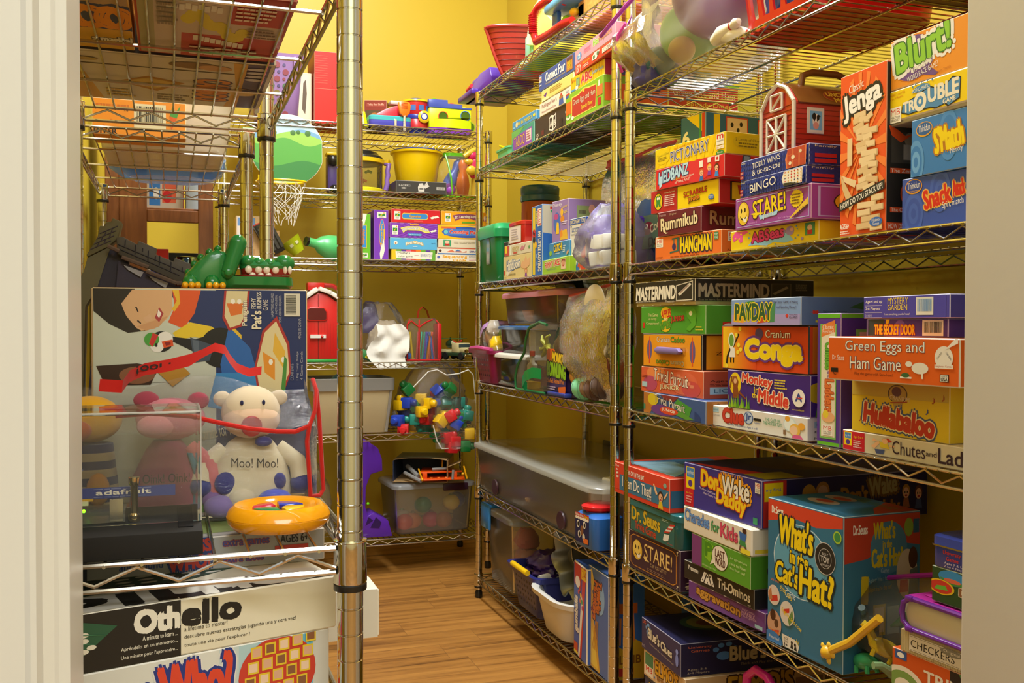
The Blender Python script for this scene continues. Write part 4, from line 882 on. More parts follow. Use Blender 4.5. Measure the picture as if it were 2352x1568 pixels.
gbox('cathat','game_box','largest game box on the right, tall blue and red, behind the zip bag','33708e',dict(front=cat_front,end=[
    R(.8,86,99,99,'b8402a'),P('b8402a',(1,86),(99,86),(99,78),(60,82),(30,72),(1,70)),E(58,78,24,17,'4a7f98'),T('Dr.Seuss',12,88,30,94,W,b=.03),T("What's",38,84,66,95,'c8b41e',b=.03),T('in the',50,78,62,83,'c8b41e',b=.02),T("Cat's Hat?",36,66,76,78,'c8b41e',b=.03),T('Game',48,62,58,65,'a8c0c8'),T('1',24,44,30,60,'c8b41e',b=.06),T('A player hides a household',32,56,66,60,'9ab8b0',rot=3),T('object inside the hat!',32,50,62,54,'b8a84a',rot=3),R(38,22,54,42,'b8b04a'),R(40,24,52,40,'d8d0b0'),R(56,22,72,40,'8ab0b8'),E(84,90,6,6,'8aa83a'),R(90,86,98,95,'2a5a78'),E(82,60,14,16,'c8b89a'),E(90,70,6,7,'4a2a1e'),P('5a6a6a',(84,44),(98,44),(96,64),(86,62)),P('b8483a',(72,48),(84,48),(83,56),(73,56))],
    top=[E(30,70,18,12,'b8a898'),E(34,68,10,7,'b84a3a'),E(36,40,18,12,'b8a898'),E(34,44,10,7,'b84a3a'),P('b8402a',(60,99),(99,99),(99,40),(80,60)),T("What's in the Hat?",40,74,90,92,'6a8a4a',rot=-3)]),'box',GS)
gbox('trivorange','game_box','orange quiz box half hidden at the bottom right, beneath the tan checkers box','d0561c',dict(front=[
    R(3,84,15,99,'3a5a94'),E(9,91,3.6,4.5,W),E(12,40,22,34,'e8dcc0'),E(12,40,17,26,'7a9a4a'),E(12,40,9,14,'e8dcc0'),R(56,1,99.5,99,'2c2420'),T('TRIV',32,62,66,82,'e8dcc0',b=.03),*[P(c,(x,99),(x+8,99),(x+4,84)) for x,c in ((64,'5a8a4a'),(74,'c8a02a'),(84,'c8622a'))]]),'box',GS)
gbox('checkers','game_box','tan ribbed box with a cream label for a classic board game, beneath the purple-rimmed case','c6b583',dict(front=[
    *[R(i*3,1,i*3+1.2,99,'bda974') for i in range(33)],R(12,16,136,86,'ded5bc'),R(13,20,136,21.5,'6a5a3a'),R(13,80,136,81.5,'6a5a3a'),T('CHECKERS',14,32,70,66,K,b=.004,rot=-1),E(66,72,14,16,'8a8674'),T('Original',56,64,76,80,'e4dcc8',rot=-2)]),'box',GS,edge='d8c894')

# --- bottom shelf
gbox('jumpin','game_box','navy box with yellow lettering on the bottom shelf, under the peach birthday game','2a3a6a',dict(front=[T("JUMPIN'",10,30,60,84,Y,K,.05,b=.05),R(70,20,92,70,'c8302a')],end=[R(30,10,60,80,'4a7a3a')]),'box',GS)
gbox('elmo','game_box','peach birthday party game box with yellow title, second from bottom on the lowest right shelf','d9b98a',dict(front=[
    R(4,10,24,94,'3f7a52'),R(4,8,24,46,'e8dcc0'),T('MB',6,24,22,42,'d03a2a',b=.04),T("ELMO'S",30,40,84,90,'d8a01e','4a2a10',.05,b=.05),T('Birthday Game',34,12,86,34,'b87a2a','5a2a10',.02),*[E(x,y,1.6,4,c) for x,y,c in ((27,80,'c8302a'),(28,20,'3a6ab0'),(90,70,'c8302a'))]],
    end=[T("ELMO'S",30,20,76,92,'b8902a','3a2418',.05,b=.05),E(10,50,5,14,'e8dcc0'),R(78,30,98,60,'8a6a4a'),R(4,10,22,40,'c87a2a')]),'box',GS,end='c0a070')
gbox('blues','game_box','dark navy preschool game box with pale blue paw print and silvery title','2a2a58',dict(front=[
    T('UG',3,84,12,94,'c85a3a',b=.03),E(18,62,4.5,10,'6a9ad0'),*[E(x,y,1.8,5,'6a9ad0') for x,y in ((13,76),(16,86),(20,88),(23.5,80))],T("Blue's",18,46,48,78,'e2d8c0',K,.03,rot=-3,b=.04),T('Clues',52,40,80,66,'e2d8c0',K,.03,rot=-3,b=.04),T('Think and Play the Clues Way!',22,24,84,31,'c8b898',rot=-3),E(92,44,3.5,20,'7a8ad0'),E(92,70,3,8,'8a9ae0'),*lines(2,8,12,16,2,'a8a0a8')],
    end=[T('University',6,82,24,90,'b85a3a',b=.02),T('Games',8,72,22,80,'b85a3a',b=.02),E(33,54,5.5,13,'4a7ab8'),*[E(x,y,2.4,7,'4a7ab8') for x,y in ((27,74),(31,86),(37,88),(41,76))],T("Blue's",38,36,66,80,'b0a078',K,.03,b=.045),T('Clues',70,36,94,80,'9a8c6a',K,.03,b=.045),T("Think and Play the Clues Way!",46,18,88,28,'8a7c5a'),T('Ages: 3-6',5,16,20,24,'a89c88'),T('2-4 Players',5,6,22,14,'a89c88')],
    top=[E(40,40,26,20,'3a5a40'),E(40,40,20,15,'8a8a3a'),E(40,40,10,8,'7a4a2a'),T("Blue's Clues",8,74,60,90,'6a8ab8','1a1a3a',.03,rot=-6,b=.03),*[E(x,84,4,5,'3a5a90') for x in (14,26,66,78)],T('Game',50,62,74,70,'a8a090')]),'box',GS,end='201e3e',top='201f40')
gbox(None,'game_box','tall blue game box with orange title and brown monkey, behind the paw print box','3a5a86',dict(front=[
    R(1,1,99,40,'b89a3a'),E(40,26,30,14,'6a3a1e'),E(60,40,14,6,'6a3a1e'),T('Tumblin',8,76,90,92,'c8702a',K,.05,rot=4,b=.05),T('Monkeys',12,60,96,76,'c8702a',K,.05,rot=4,b=.05),*[P('c8a83a',(50,52),(20+i*20,40-i*3),(24+i*20,37-i*3)) for i in range(4)],R(4,2,60,10,'d8c890'),T('ADVERTENCIA',8,5,56,8.5,'6a5a2a')]),'box',GS,bx=(1.22,2.145,.105,78,.16,.268,.07))
# ------------------------------------------------------------------ games on the farther right unit
GA = 'board games on the farther right shelving unit'
gbox('taboo','game_box','green and purple word game box with tall gold letters, high shelf, leftmost','3f9a86',dict(front=[
    P('6ab05a',(1,99),(60,99),(1,40)),P('8a4ab0',(8,10),(90,4),(92,80),(8,66)),T('TABOO',12,18,60,66,'e0b83a','5a2a7a',.03,b=.01),R(66,20,88,72,'e0d4d0'),*lines(68,26,86,68,4,'b05a6a'),P('3a6ab0',(10,8),(60,6),(20,4))],
    end=[R(1,1,30,99,'2f8a90')]),'box',GA)
gbox('pie','game_box','thin sky blue card game box with yellow title, lying on the green and purple box','4a98cc',dict(front=[
    T('PIE IN THE SKY',26,34,84,66,'e8d83a','3a5a7a',.03,b=.04),E(20,50,5,30,'e8d8a0'),R(2,20,12,40,'8ac0e0'),R(88,40,97,66,'e8d83a')],end=[R(10,20,30,80,'9ad0e8')]),'box',GA)
gbox('black','game_box','black word game box with a white folded letter logo, under the white bear box','3a322c',dict(front=[
    P('e8e0d4',(46,22),(58,12),(68,24),(68,86),(62,78),(54,84),(46,76)),P('3a322c',(48,26),(57,18),(57,74),(48,72)),T('A',49,34,56,62,'e8e0d4',b=.03),P('3a322c',(60,20),(66,26),(66,78),(60,70)),T('B',61,34,66,58,'e8e0d4',b=.03),R(3,26,12,30,'c8b8a8'),R(3,18,14,22,'b8a898'),R(4,5,11,14,'c8c0b4'),R(22,14,30,36,'6a2a2a'),R(78,14,88,48,'2a2420'),R(96,60,99,70,W)]),'box',GA)
gbox('paddington','game_box','white bear game box with dark red handwriting and a bear in a red hat','e6dccb',dict(front=[
    T("Paddington Bear's",8,48,56,84,'8a2a3a',rot=0,b=.006),T('Picture Dominoes Game',8,18,54,34,'8a2a3a'),P('c8302a',(66,70),(70,96),(74,70)),E(70,62,6,14,'a8703a'),P('3a5aa0',(63,8),(78,8),(76,52),(64,50)),R(84,24,96,44,'3a5aa0'),R(84,44,96,56,'c8302a'),T('READY',85,64,95,82,'5a7ab0')]),'box',GA)
gbox('yellow','game_box','crushed pale yellow game box with torn corners, under the dark blue one','e4d27a',dict(front=[
    P('6a3a8a',(8,52),(20,66),(14,24)),*lines(28,40,70,80,3,'b89a4a'),P('efe4a8',(2,2),(30,6),(20,30),(4,26)),P('d0bc60',(40,4),(90,8),(60,20))]),'box',GA,edge='f0e6bc',bev=.003)
gbox('connect','game_box','dark blue checker-dropping game box with white title and yellow grid picture','37539c',dict(front=[
    T('Connect Four',20,36,74,88,'e8ecec','1e2f62',.02,b=.03),T('The Original Vertical Checkers Game',20,16,74,28,'e0c83a'),R(2,52,8,86,W),T('K',3,62,7,80,'c8302a',b=.04),R(2,30,8,38,'c8ccd8'),R(78,16,94,92,'b87a3a'),R(81,30,91,72,'e8c020'),*[E(83+i*3,36+j*8,1,3,'8a5a2a') for i in range(3) for j in range(5)],R(79,72,93,90,'5a3a4a')],end=[R(2,2,98,98,'3a4a86')]),'box',GA)
gbox('gespeedy','game_box','green and orange speedy rhyming game box with red banner, at the bottom by the posts','86b82a',dict(front=[
    R(1,34,17,74,'e06a22'),P('e8d85a',(17,14),(82,14),(84,84),(64,88),(50,94),(36,84),(17,84)),P('b8302a',(18.5,17),(81,17),(82.5,81),(63,84),(50,90),(37,80),(18.5,80)),T('Green Eggs and Ham',21,50,80,72,'e8dcc0','4a1a1a',.015,b=.01),T('Speedy Diner',44,26,74,42,'e0c83a',b=.02),T('Game',66,18,74,24,'e0c83a'),E(50,86,3,5,'e0c83a'),E(8,24,6,8,'e8e0d0'),E(8,28,4,5,'5a9a3a'),E(20,16,4,6,W),R(85,42,99,74,'e0763a'),P('e8e0d0',(88,72),(93,72),(92,90),(89,90)),R(87,14,95,36,'b8302a')],
    end=[R(1,22,99,76,'dc5a1e'),T('Dr. Seuss',6,78,28,92,'e8e4d0',b=.02),E(26,50,9,14,'e8e0d0'),E(27,56,6,8,'6aa83a'),P('e8d85a',(46,10),(99,10),(99,92),(46,92)),P('b8302a',(47,14),(98.5,14),(98.5,88),(47,88)),T('Green Eggs and Ham',50,46,96,78,'e8dcc0'),T('Speedy Diner',60,20,94,38,'e0c83a')]),'box',GA)
gbox('abc','game_box','yellow letter game box with big red ABC, on the green and orange box','efc822',dict(front=[
    *[P('e8b81c',(i*8,1),(i*8+4,1),(i*8+7,99),(i*8+3,99)) for i in range(12)],T('ABC',32,22,66,84,'c83040','f0e0c0',.02,b=.04),T('Letter Game',67,44,98,66,'5a9ac8','e8e4c8',.03,b=.02),R(18,20,28,76,'4a7a8a'),R(20,28,26,68,'8ab06a'),R(1,2,16,14,'4a9ac8'),R(16,2,24,26,W),T('Orchard',2,64,16,84,'c8602a',rot=0)],
    end=[E(16,70,9,22,'8aa83a'),E(16,70,6,14,'e0d0a0'),R(6,8,24,34,'4a5aa8'),R(28,2,99,98,'e8b822'),R(34,60,46,90,'c8602a'),R(32,6,60,34,'4a8ab8'),R(62,8,72,34,W),T('4+',63,12,71,30,K),R(76,16,92,80,'5a7a4a'),T('ABC',78,30,90,60,Y,b=.04)],),'box',GA,end='b82a52')
gbox('ispy','game_box','thin red picture hunt game box with white title, under the pink one','d23a2a',dict(front=[
    T('I SPY',3,14,18,84,'f0ead8',b=.01),T('MEMORY GAME',22,62,42,80,'e8c03a',b=.02),*lines(22,20,42,52,2,'e8c8b8'),P(W,(48,30),(60,20),(70,86),(56,90),(50,70)),E(54,50,3,20,'5a7a5a'),E(64,64,3,20,'5a7a5a'),T('BRIARPATCH',76,30,97,76,'f0ead8','8a1a14',.03,b=.04)],
    end=[T('I SPY',8,20,46,82,'f0e8d8',b=.01),T('MEMORY',54,52,96,80,'e8b03a',b=.02),*lines(54,14,96,44,2,'e8c8b8')]),'box',GA,end='c8302a')
gbox('pink','game_box','pink gelatin-toned game box with bubbly rainbow lettering, topmost on the second shelf','e89ab0',dict(front=[
    T('Hot',48,40,62,80,'8ac03a','e8e8d0',.04,rot=0,b=.05),T('Potpourri',62,36,92,78,'e07a3a','6ab0c8',.03,b=.04),E(12,44,6,26,'6a9ad0'),T('2',9,30,14,60,W,b=.03),*lines(24,40,44,70,3,'d06a8a')],end=[P('7ab03a',(40,1),(99,1),(99,99),(70,99)),T('Hot',60,30,96,80,'e8e8d0')]),'box',GA)
gbox('handsdown','game_box','tan hand-slapping game box with jagged blue and white title','dcc88a',dict(front=[
    P('e4dcc4',(10,24),(16,76),(30,84),(44,78),(60,84),(62,52),(40,44),(26,30),(16,14)),T('Hands',13,40,38,80,'e8e0cc','4a6a9a',.05,rot=2,b=.04),T('Down',38,46,60,82,'e8e0cc','4a6a9a',.05,rot=4,b=.04),P('e0b080',(62,50),(68,74),(72,66),(80,92),(84,70),(94,84),(92,50),(80,36),(68,40)),*kid(80,24,7,20,'b86a2a','8a4a9a'),R(3,20,6,40,'c83020'),*lines(20,16,50,26,1,'9a8a5a'),*lines(2,6,12,12,1,'b0a070')]),'box',GA)
gbox('memory','game_box','cream matching game box with red corner panel, between the red tin and the tan box','d8cfb4',dict(front=[
    R(1,3,18,97,'c84a34'),R(2,30,10,94,Y),T('MEMORY',30,34,54,76,'b8a05a','e8e4c8',.04,b=.04),R(34,14,48,26,'c84a34'),P('c87a8a',(58,40),(66,80),(70,60),(78,84),(72,40),(64,30)),E(90,50,3,14,'6a9a5a'),R(22,6,26,94,'e8f0dc')]),'box',GA)
x,y,z,a,w_,h_,d_ = BX['redtin']
tt = MB()
tt.loft([(w_/2,d_/2,0,w_-.003,d_-.003,.012),(w_/2,d_/2,.003,w_,d_,.013),(w_/2,d_/2,h_*.82,w_,d_,.013)],mat('b82a20','gloss'),6)
F,fw_,fh_ = face('front',w_,d_,h_)
paint(tt,F,fw_,fh_,[R(7,6,88,78,'d8d0c0'),R(9,8,86,76,'e4d8d4'),*lines(22,18,74,68,5,'b0a0a0')])
tin = tt.build('tin_box');place(tin,(x,y,z),a-90);tag(tin,'shiny red tin box with a pale paper label, standing on the cream matching game','tin')
lid = MB();lid.loft([(w_/2,d_/2,h_*.82,w_+.003,d_+.003,.014),(w_/2,d_/2,h_*.95,w_+.003,d_+.003,.014),(w_/2,d_/2,h_,w_-.008,d_-.008,.012)],mat('c23026','gloss'),6)
lid.build('lid',tin)
gbox('playskool','game_box','tall upright blue ladybug game box with red label and sideways lettering','2f66b8',dict(front=[
    R(4,2,34,98,'e0c42a'),R(.8,1,8,99,'3a7ac0'),R(56,70,94,95,'f0ead8'),R(59,71.5,91,93.5,'d0302a'),T('PLAYSKOOL',64,73,88,92,W,rot=-90,b=.03),T('GAMES',40,74,54,92,'e8d83a',rot=-90,b=.03),T('MY LITTLE LADYBUG',62,6,86,62,'f0ead8',rot=-90,b=.02),E(22,60,16,7,'c8302a'),E(22,52,12,5,K),E(16,62,4,2.4,K),E(28,60,4,2.4,K),E(40,44,10,5,'e8b82a'),*lines(40,12,52,34,2,'9ac0e8')],
    end=[P('3f9a6a',(10,92),(90,92),(24,66)),R(10,93,90,97,'c8302a'),T('3-6',24,80,44,88,Y,b=.03),E(60,58,34,16,'b8302a'),P('2f66b8',(1,60),(70,50),(99,40),(99,1),(1,1)),P('b88a5a',(30,24),(60,40),(99,44),(99,1),(50,1)),P('d8a070',(40,22),(66,34),(80,20),(60,8))]),'box',GA,end='c8c2b0')
gbox('funny','game_box','lime green face-making game box with red lettering, on the shelf under the blue catch box','9ac82a',dict(front=[
    T('FUNNY FACES',13,46,70,86,'d8402a','e8e8d0',.05,rot=2,b=.05),T('The find a face game',20,22,56,34,'3a5a9a'),R(72,18,88,86,'e8c8a8'),E(80,56,6,22,'d89a78'),P('8a3a1a',(73,60),(74,84),(87,84),(87,58),(84,74),(76,74)),E(80,42,2.4,5,'c8302a')]),'box',GA)
gbox('catch','game_box','blue ball game box with bold yellow title, between the lime green and lilac boxes','3a86bc',dict(front=[
    T('CATCH!',24,44,66,86,Y,'2a4a5a',.05,rot=3,b=.05),*lines(24,26,64,34,1,'c8dce0'),E(8,38,7,16,'8ac03a'),*lines(70,30,84,74,4,'d0e0e0'),P('d8a070',(88,10),(99,24),(99,40),(90,30))]),'box',GA)
gbox('disney','game_box','lilac honey-themed game box with yellow details, above the blue ball game','9478b0',dict(front=[
    T('Disney',6,84,60,95,'e8e0ec',b=.01),E(30,48,20,24,'4a6ab8'),E(26,62,14,7,'b84a8a'),P('e8c02a',(26,20),(44,20),(42,46),(30,48)),E(60,70,8,10,'e8b03a'),E(64,54,12,8,'d88a2a'),P('e0b03a',(50,4),(96,4),(90,28),(60,26)),P('e08a3a',(48,8),(66,14),(60,30),(50,24)),T('Hunny',62,78,92,86,'e8c83a',rot=10),T('Pot',64,66,92,74,'e8c83a',rot=10),*lines(60,40,92,50,2,'d8c8e0')],
    end=[P('8a9a6a',(22,2),(98,2),(98,84),(22,84)),*lines(28,10,46,78,4,'5a5a4a'),E(62,76,9,12,'d8a0a0'),E(72,62,8,10,'8a9a8a'),P('d8b03a',(52,10),(92,10),(88,48),(60,46)),E(84,72,7,10,'5a8a4a')]),'box',GA)
gbox('tactom','game_box','white and blue domino game box with red stripe and blue header, beside the purple case','d8d4c8',dict(front=[
    R(1,88,99,99,'2f56a0'),T('DISCOVERY TOYS',4,90,96,97,'e0d0a0',b=.02),R(72,1,99,87,'d0402a'),P('3a70b8',(1,1),(62,1),(40,30),(1,34)),T('Tactoms',4,74,66,86,'3a5aa0',b=.01),T('Textured Dominoes',6,68,60,72,'6a6a7a'),*[P(c,(x,y),(x+16,y-5),(x+30,y+10),(x+14,y+16)) for x,y,c in ((28,46,'d8e4e8'),(10,30,'e8e4dc'),(44,26,'e8e4dc'),(20,10,'e8e4dc'),(50,8,'c84a3a'))],P('9ac0d8',(30,48),(44,44),(56,58),(42,62))],
    end=[R(1,88,99,99,'2f56a0'),T('DISCOVERY TOYS',10,90,96,97,'d8c890',b=.02),R(1,70,99,87,'c8b09a')]),'box',GA)
gbox('gumballs','game_box','battered upright blue box with a gumball machine and red stripe, bottom shelf','3a5cb0',dict(front=[
    P('c8302a',(44,1),(60,1),(96,99),(70,99)),P('e8e4dc',(36,1),(46,1),(74,60),(60,70)),R(6,76,60,99,'b8302a'),R(60,86,96,98,'e8c020'),T('2-4',66,88,92,96,'a8302a'),T('gumballs',8,26,40,64,'e8e0d0','2a3a7a',.04,rot=90,b=.05),E(32,80,18,6,'e8e0d8'),*[E(x,y,6,2.6,c) for x,y,c in ((40,70,'c83a3a'),(56,68,'e0c030'),(64,62,'4a9a5a'),(52,62,'d8783a'),(68,56,'b84a8a'),(48,74,'c8302a'))],P('c84a2a',(4,4),(34,4),(34,14),(4,14)),R(4,2,36,5,'e0c83a')],end=[]),'box',GA,edge='e4d8c0',bev=.003)
gbox('tumblin','game_box','upright blue monkey game box with orange sideways title and yellow straw, next to the posts','4a6cae',dict(front=[
    P('d8a83a',(1,1),(60,1),(46,30),(20,56),(30,70),(1,90)),P('e8c84a',(10,4),(50,3),(30,30),(16,46)),P('e8c84a',(4,92),(20,76),(34,82),(18,99)),E(60,74,22,16,'8ab0d8'),T('Tumblin',40,58,64,90,'c86a2a','3a2a4a',.05,rot=-97,b=.05),T('Monkeys',20,50,46,88,'c86a2a','3a2a4a',.05,rot=-97,b=.05),*[P('c8862a',(20+i*6,20),(22+i*6,20),(40+i*3,50),(38+i*3,50)) for i in range(5)]],
    end=[R(1,1,99,99,'3a6ab8'),P('d8b02a',(1,1),(99,1),(99,34),(70,40),(40,30),(1,40)),P('e08a3a',(20,36),(30,60),(36,60),(34,34)),P('e08a3a',(60,34),(64,64),(70,64),(74,38)),T('CLIMB',10,16,90,24,'8a5a1a',b=.03),R(30,4,70,12,'c8302a'),R(20,64,80,74,'c86a2a')]),'box',GA,end='3a6ab8',edge='e4d8c0')
# small dark card box between the green can and the tan game
gbox(None,'card_box','narrow black card box with white letter and red band behind the tan hand game','2a2622',dict(end=[T('K',10,66,60,84,W),R(1,56,99,62,'c8302a'),*lines(10,20,80,50,4,'b0a898')],front=[T('K',30,70,70,86,W),R(1,56,99,62,'c8302a')]),'box',GA,bx=(1.075,3.165,1.142,0,.045,.13,.05))

# ------------------------------------------------------------------ puzzle boxes on the back unit
GC = 'puzzle and card boxes on the back shelf'
logo = lambda x0,y0,x1,y1: [R(x0,y0,x1,y1,'e8e4d8'),R(x0+(x1-x0)*.12,y0+(y1-y0)*.35,x1-(x1-x0)*.12,y0+(y1-y0)*.7,'2f8a3a'),P('e8c020',(x0+(x1-x0)*.3,y0+(y1-y0)*.45),(x0+(x1-x0)*.6,y0+(y1-y0)*.66),(x0+(x1-x0)*.5,y0+(y1-y0)*.4)),E(x0+(x1-x0)*.75,y0+(y1-y0)*.84,(x1-x0)*.12,(y1-y0)*.08,'e8a020'),*lines(x0+(x1-x0)*.2,y0+(y1-y0)*.08,x1-(x1-x0)*.2,y0+(y1-y0)*.3,2,'8a8a8a')]
cards = lambda x,y,s: [P(W,(x,y),(x+s,y+s*1.4),(x+s*1.6,y),(x+s*.6,y-s*1.4)),P(W,(x+s,y+s),(x+s*2,y+s*2.2),(x+s*2.5,y+s*.6),(x+s*1.5,y-s*.6))]
gbox('greencard','puzzle_box','upright green puzzle box with blue label, left of the upright purple one','6ab82a',dict(front=[
    *logo(22,4,78,14),R(24,24,70,76,'e8c020'),R(28,26,66,74,'3a8ad0'),T('Alphabet',36,32,56,66,'e8902a','3a3a6a',.02,rot=-90,b=.03),*cards(20,86,20)]),'box',GC)
gbox('purplecard','puzzle_box','upright purple puzzle box with blue label, beside the four-box stack','7a3ab8',dict(front=[
    *logo(24,84,84,96),E(56,52,20,30,'e8902a'),E(56,52,17,28.4,'3a8ad0'),T('Sequencing',44,30,62,72,'e8b02a','3a3a7a',.02,rot=-90,b=.03),R(66,40,76,62,'e8b02a'),*cards(40,12,14)]),'box',GC)
gbox('maisy','game_box','rainbow-striped game box with a white label, bottom of the left puzzle stack','e8c01e',dict(front=[
    *[R(i*11.1,1,i*11.1+11.2,99,c) for i,c in enumerate(['e8c01e','6aa83a','5a3a9a','d86a8a','d8402a','e8802a','6aa83a','5a3a9a','6aa83a'])],P('ece6d4',(10,18),(92,12),(94,80),(9,84)),T("Maisy's",14,54,42,82,K,b=.004),T('color game',15,24,48,46,K),T('BRIARPATCH',66,34,91,62,'4a4a9a',b=.01),R(52,44,62,50,'c88a9a')]),'box',GC)
gbox('firstwords','puzzle_box','pale blue puzzle box with yellow arched banner, second from bottom of the left stack','5ab0e0',dict(front=[
    T('First Words',34,38,70,58,'f0e8c0','e0b81e',.14,b=.03,arc=16),T('First Words',34,38,70,58,'f4f0d8','5a7ab8',.02,b=.03,arc=16),E(12,56,4,16,W),R(10.5,46,13.5,58,'b86a2a'),T('Ages 4+',88,52,97,64,'2a5a8a'),R(48,24,58,28,'c8e0f0')]),'box',GC)
gbox('purple2','puzzle_box','violet puzzle box with yellow arched banner, under the red one','7a34b0',dict(front=[
    *[P('8a44bc',(50,50),(50+60*math.cos(i*PI/12),50+60*math.sin(i*PI/12)),(50+60*math.cos((i+.5)*PI/12),50+60*math.sin((i+.5)*PI/12))) for i in range(24)],*logo(5,20,17,84),P('e8d86a',(22,66),(36,78),(62,80),(80,62),(84,40),(76,34),(62,52),(36,52),(28,34)),T('3D Learning in Motion',26,42,80,60,'e8ecd8','6a5aa8',.05,b=.03,arc=14),R(38,16,66,30,'3a9ad0'),T('Mathematics',40,19,64,27,W),*cards(84,48,6),R(42,86,60,94,'e8a02a')]),'box',GC)
gbox('redopp','puzzle_box','red puzzle box with wide blue label, topmost of the left stack','d4222a',dict(front=[
    *logo(6,24,18,84),E(26,50,5,24,'e8c83a'),E(70,50,5,24,'e8c83a'),R(25,27,71,73,'e8c83a'),R(25,32,71,68,'3a8ad0'),E(26,50,4,18,'3a8ad0'),E(70,50,4,18,'3a8ad0'),T('Opposites',36,38,60,60,'e8b02a','3a3a7a',.03,b=.03),R(38,66,58,76,'e8a02a'),*cards(78,44,8),R(46,6,64,20,'dc4a4a')]),'box',GC)
gbox('sequencing','card_box','thin white card box with orange lettering, bottom of the right puzzle stack','e4dccc',dict(front=[
    T('Sequencing',14,40,62,90,'e8a81e',b=.05),T('Cards',34,4,60,36,'e8a81e',b=.05),*lines(66,56,94,86,2,'a09aa0'),P('d88a9a',(66,20),(92,30),(92,36),(66,26)),E(6,60,3,18,'5a6ab0')]),'box',GC)
gbox('smarter','card_box','thin white card box with red top edge and blue stripe','e4dccc',dict(front=[
    R(.8,88,99,99,'d8502a'),R(.8,2,99,18,'4a7ab8'),P('d87a5a',(18,34),(30,74),(36,40),(46,70),(52,36),(60,60),(60,34)),P('4a7ab0',(36,50),(42,78),(48,50)),T('SMARTER!',66,34,92,64,'4a4a8a',b=.03),E(6,54,3,20,'5a3a2a')]),'box',GC)
gbox('childmind','card_box','cream card box with a small green square, under the yellow and blue one','dcd0b4',dict(front=[
    R(10,14,26,90,'3f9a6a'),E(18,64,5,18,'e8c0a0'),R(13,24,23,46,'c8302a'),*lines(32,50,94,74,2,'b0a488')]),'box',GC)
gbox('counting','puzzle_box','yellow puzzle box with blue oval label and red lettering','edb81e',dict(front=[
    E(56,50,48,40,'3a5ab0'),R(12,26,96,74,'4a7ac8'),T('Counting Mats',24,34,84,64,'d8322a','e8c8b8',.03,b=.05),E(16,50,4,14,'6ac0c8'),R(6,76,36,88,'d86a3a')]),'box',GC)
gbox('yellowsp','puzzle_box','orange-yellow puzzle box with white arched banner, topmost of the right stack','f0a81c',dict(front=[
    *logo(8,24,20,84),P('8a4a6a',(24,70),(40,82),(68,82),(90,66),(92,36),(80,32),(64,50),(40,48),(30,30)),T('3D Learning in Motion',29,40,88,62,'ece6d0','8a4a6a',.04,b=.03,arc=12),R(44,16,72,28,'6aa82a'),E(95,56,3,22,'ece6d0')]),'box',GC)
gbox('laser','game_box','dark grey box with white toy robot outline, under the yellow bucket','3a3836',dict(front=[
    R(4,52,28,68,'8a8884'),R(4.6,54,27.4,66,'3a3836'),T('LASER',6,55,25,65,'c8c4bc'),T('2220',11,32,20,44,'c8c4bc',b=.03),P('c8c4bc',(44,14),(56,14),(56,56),(52,84),(46,80),(43,50)),P('c8c4bc',(52,56),(62,80),(66,60),(58,40)),P('c8c4bc',(56,66),(60,96),(63,88)),R(46,30,54,44,'6a6864'),T('Light-Powered Robot',40,2,66,9,'c8c4bc'),R(80,32,97,58,'a8a49c'),T('AGES 8+',82,40,95,52,'4a4844')]),'box',GC)
gbox('redcarton','carton','tall bright red carton with glossy ribs on the top back shelf, behind the thick post','c4180f',dict(left=[R(1,1,99,99,'a81e18')],front=[R(.8,48,99,48.6,'e86a5a'),*[R(1,56+i*3.4,44,56.8+i*3.4,'e04a3c') for i in range(12)],T('Ride',54,50,96,60,'a8241c')],top=[R(1,1,99,99,'b8a47a')]),'carton')
# ------------------------------------------------------------------ shapes used by many toys
def noise3(x,y,z,s=0):
    return (math.sin(x*1.7+s)*math.cos(y*2.3-s*1.3)+math.sin(y*3.1+z*1.9+s*2.1)*.6+math.cos(z*2.7-x*2.2+s*.7)*.6)/2.2
def sack(w,d,h,m,seed=0,top=.35,rough=.1,n=36,rows=18,power=2.6,mb=None,lean=(0,0),open_top=False):
    """a soft crumpled bag standing on z=0; top = how wide its mouth is"""
    mb = mb or MB();g = []
    for j in range(rows+1):
        t = j/rows
        f = min(1,.78+1.6*t) if t < .14 else 1.0
        if t > .45: f *= 1-(1-top)*((t-.45)/.55)**1.4
        row = []
        for i in range(n):
            a = 2*PI*i/n
            ca,sa = math.cos(a),math.sin(a)
            r = (abs(ca)**power+abs(sa)**power)**(-1/power)
            k = 1+rough*noise3(3*ca,3*sa,5*t,seed)+rough*.5*noise3(9*ca,9*sa,11*t,seed+4)
            row.append((w/2*r*ca*f*k+lean[0]*t,d/2*r*sa*f*k+lean[1]*t,h*t*(1+(.06*noise3(4*ca,4*sa,1,seed) if t > .8 else 0))))
        g.append(row)
    mb.sheet(g,m,wrap=True)
    if not open_top:
        c = [sum(p[k] for p in g[-1])/n for k in range(3)]
        mb.add(g[-1]+[tuple(c)],[(i,(i+1) % n,n) for i in range(n)],m)
    c = [sum(p[k] for p in g[0])/n for k in range(3)]
    mb.add(g[0]+[tuple(c)],[((i+1) % n,i,n) for i in range(n)],m)
    return mb
def tub(mb,w,d,h,m,taper=.85,r=.02,wall=.0025,rim=0.006,rimh=.006,z0=0):
    """open plastic tub, rounded, wider at the top, with a rolled rim"""
    s = lambda z,o: (0,0,z,w*(taper+(1-taper)*(z-z0)/h)+o,d*(taper+(1-taper)*(z-z0)/h)+o,r)
    secs = [s(z0,-.004),s(z0+.004,0),s(z0+h*.5,0),s(z0+h-rimh,0),s(z0+h-rimh,2*rim),s(z0+h,2*rim),s(z0+h,-2*wall),s(z0+h*.5,-2*wall),s(z0+.006,-2*wall)]
    mb.loft(secs,m,7)
    return mb
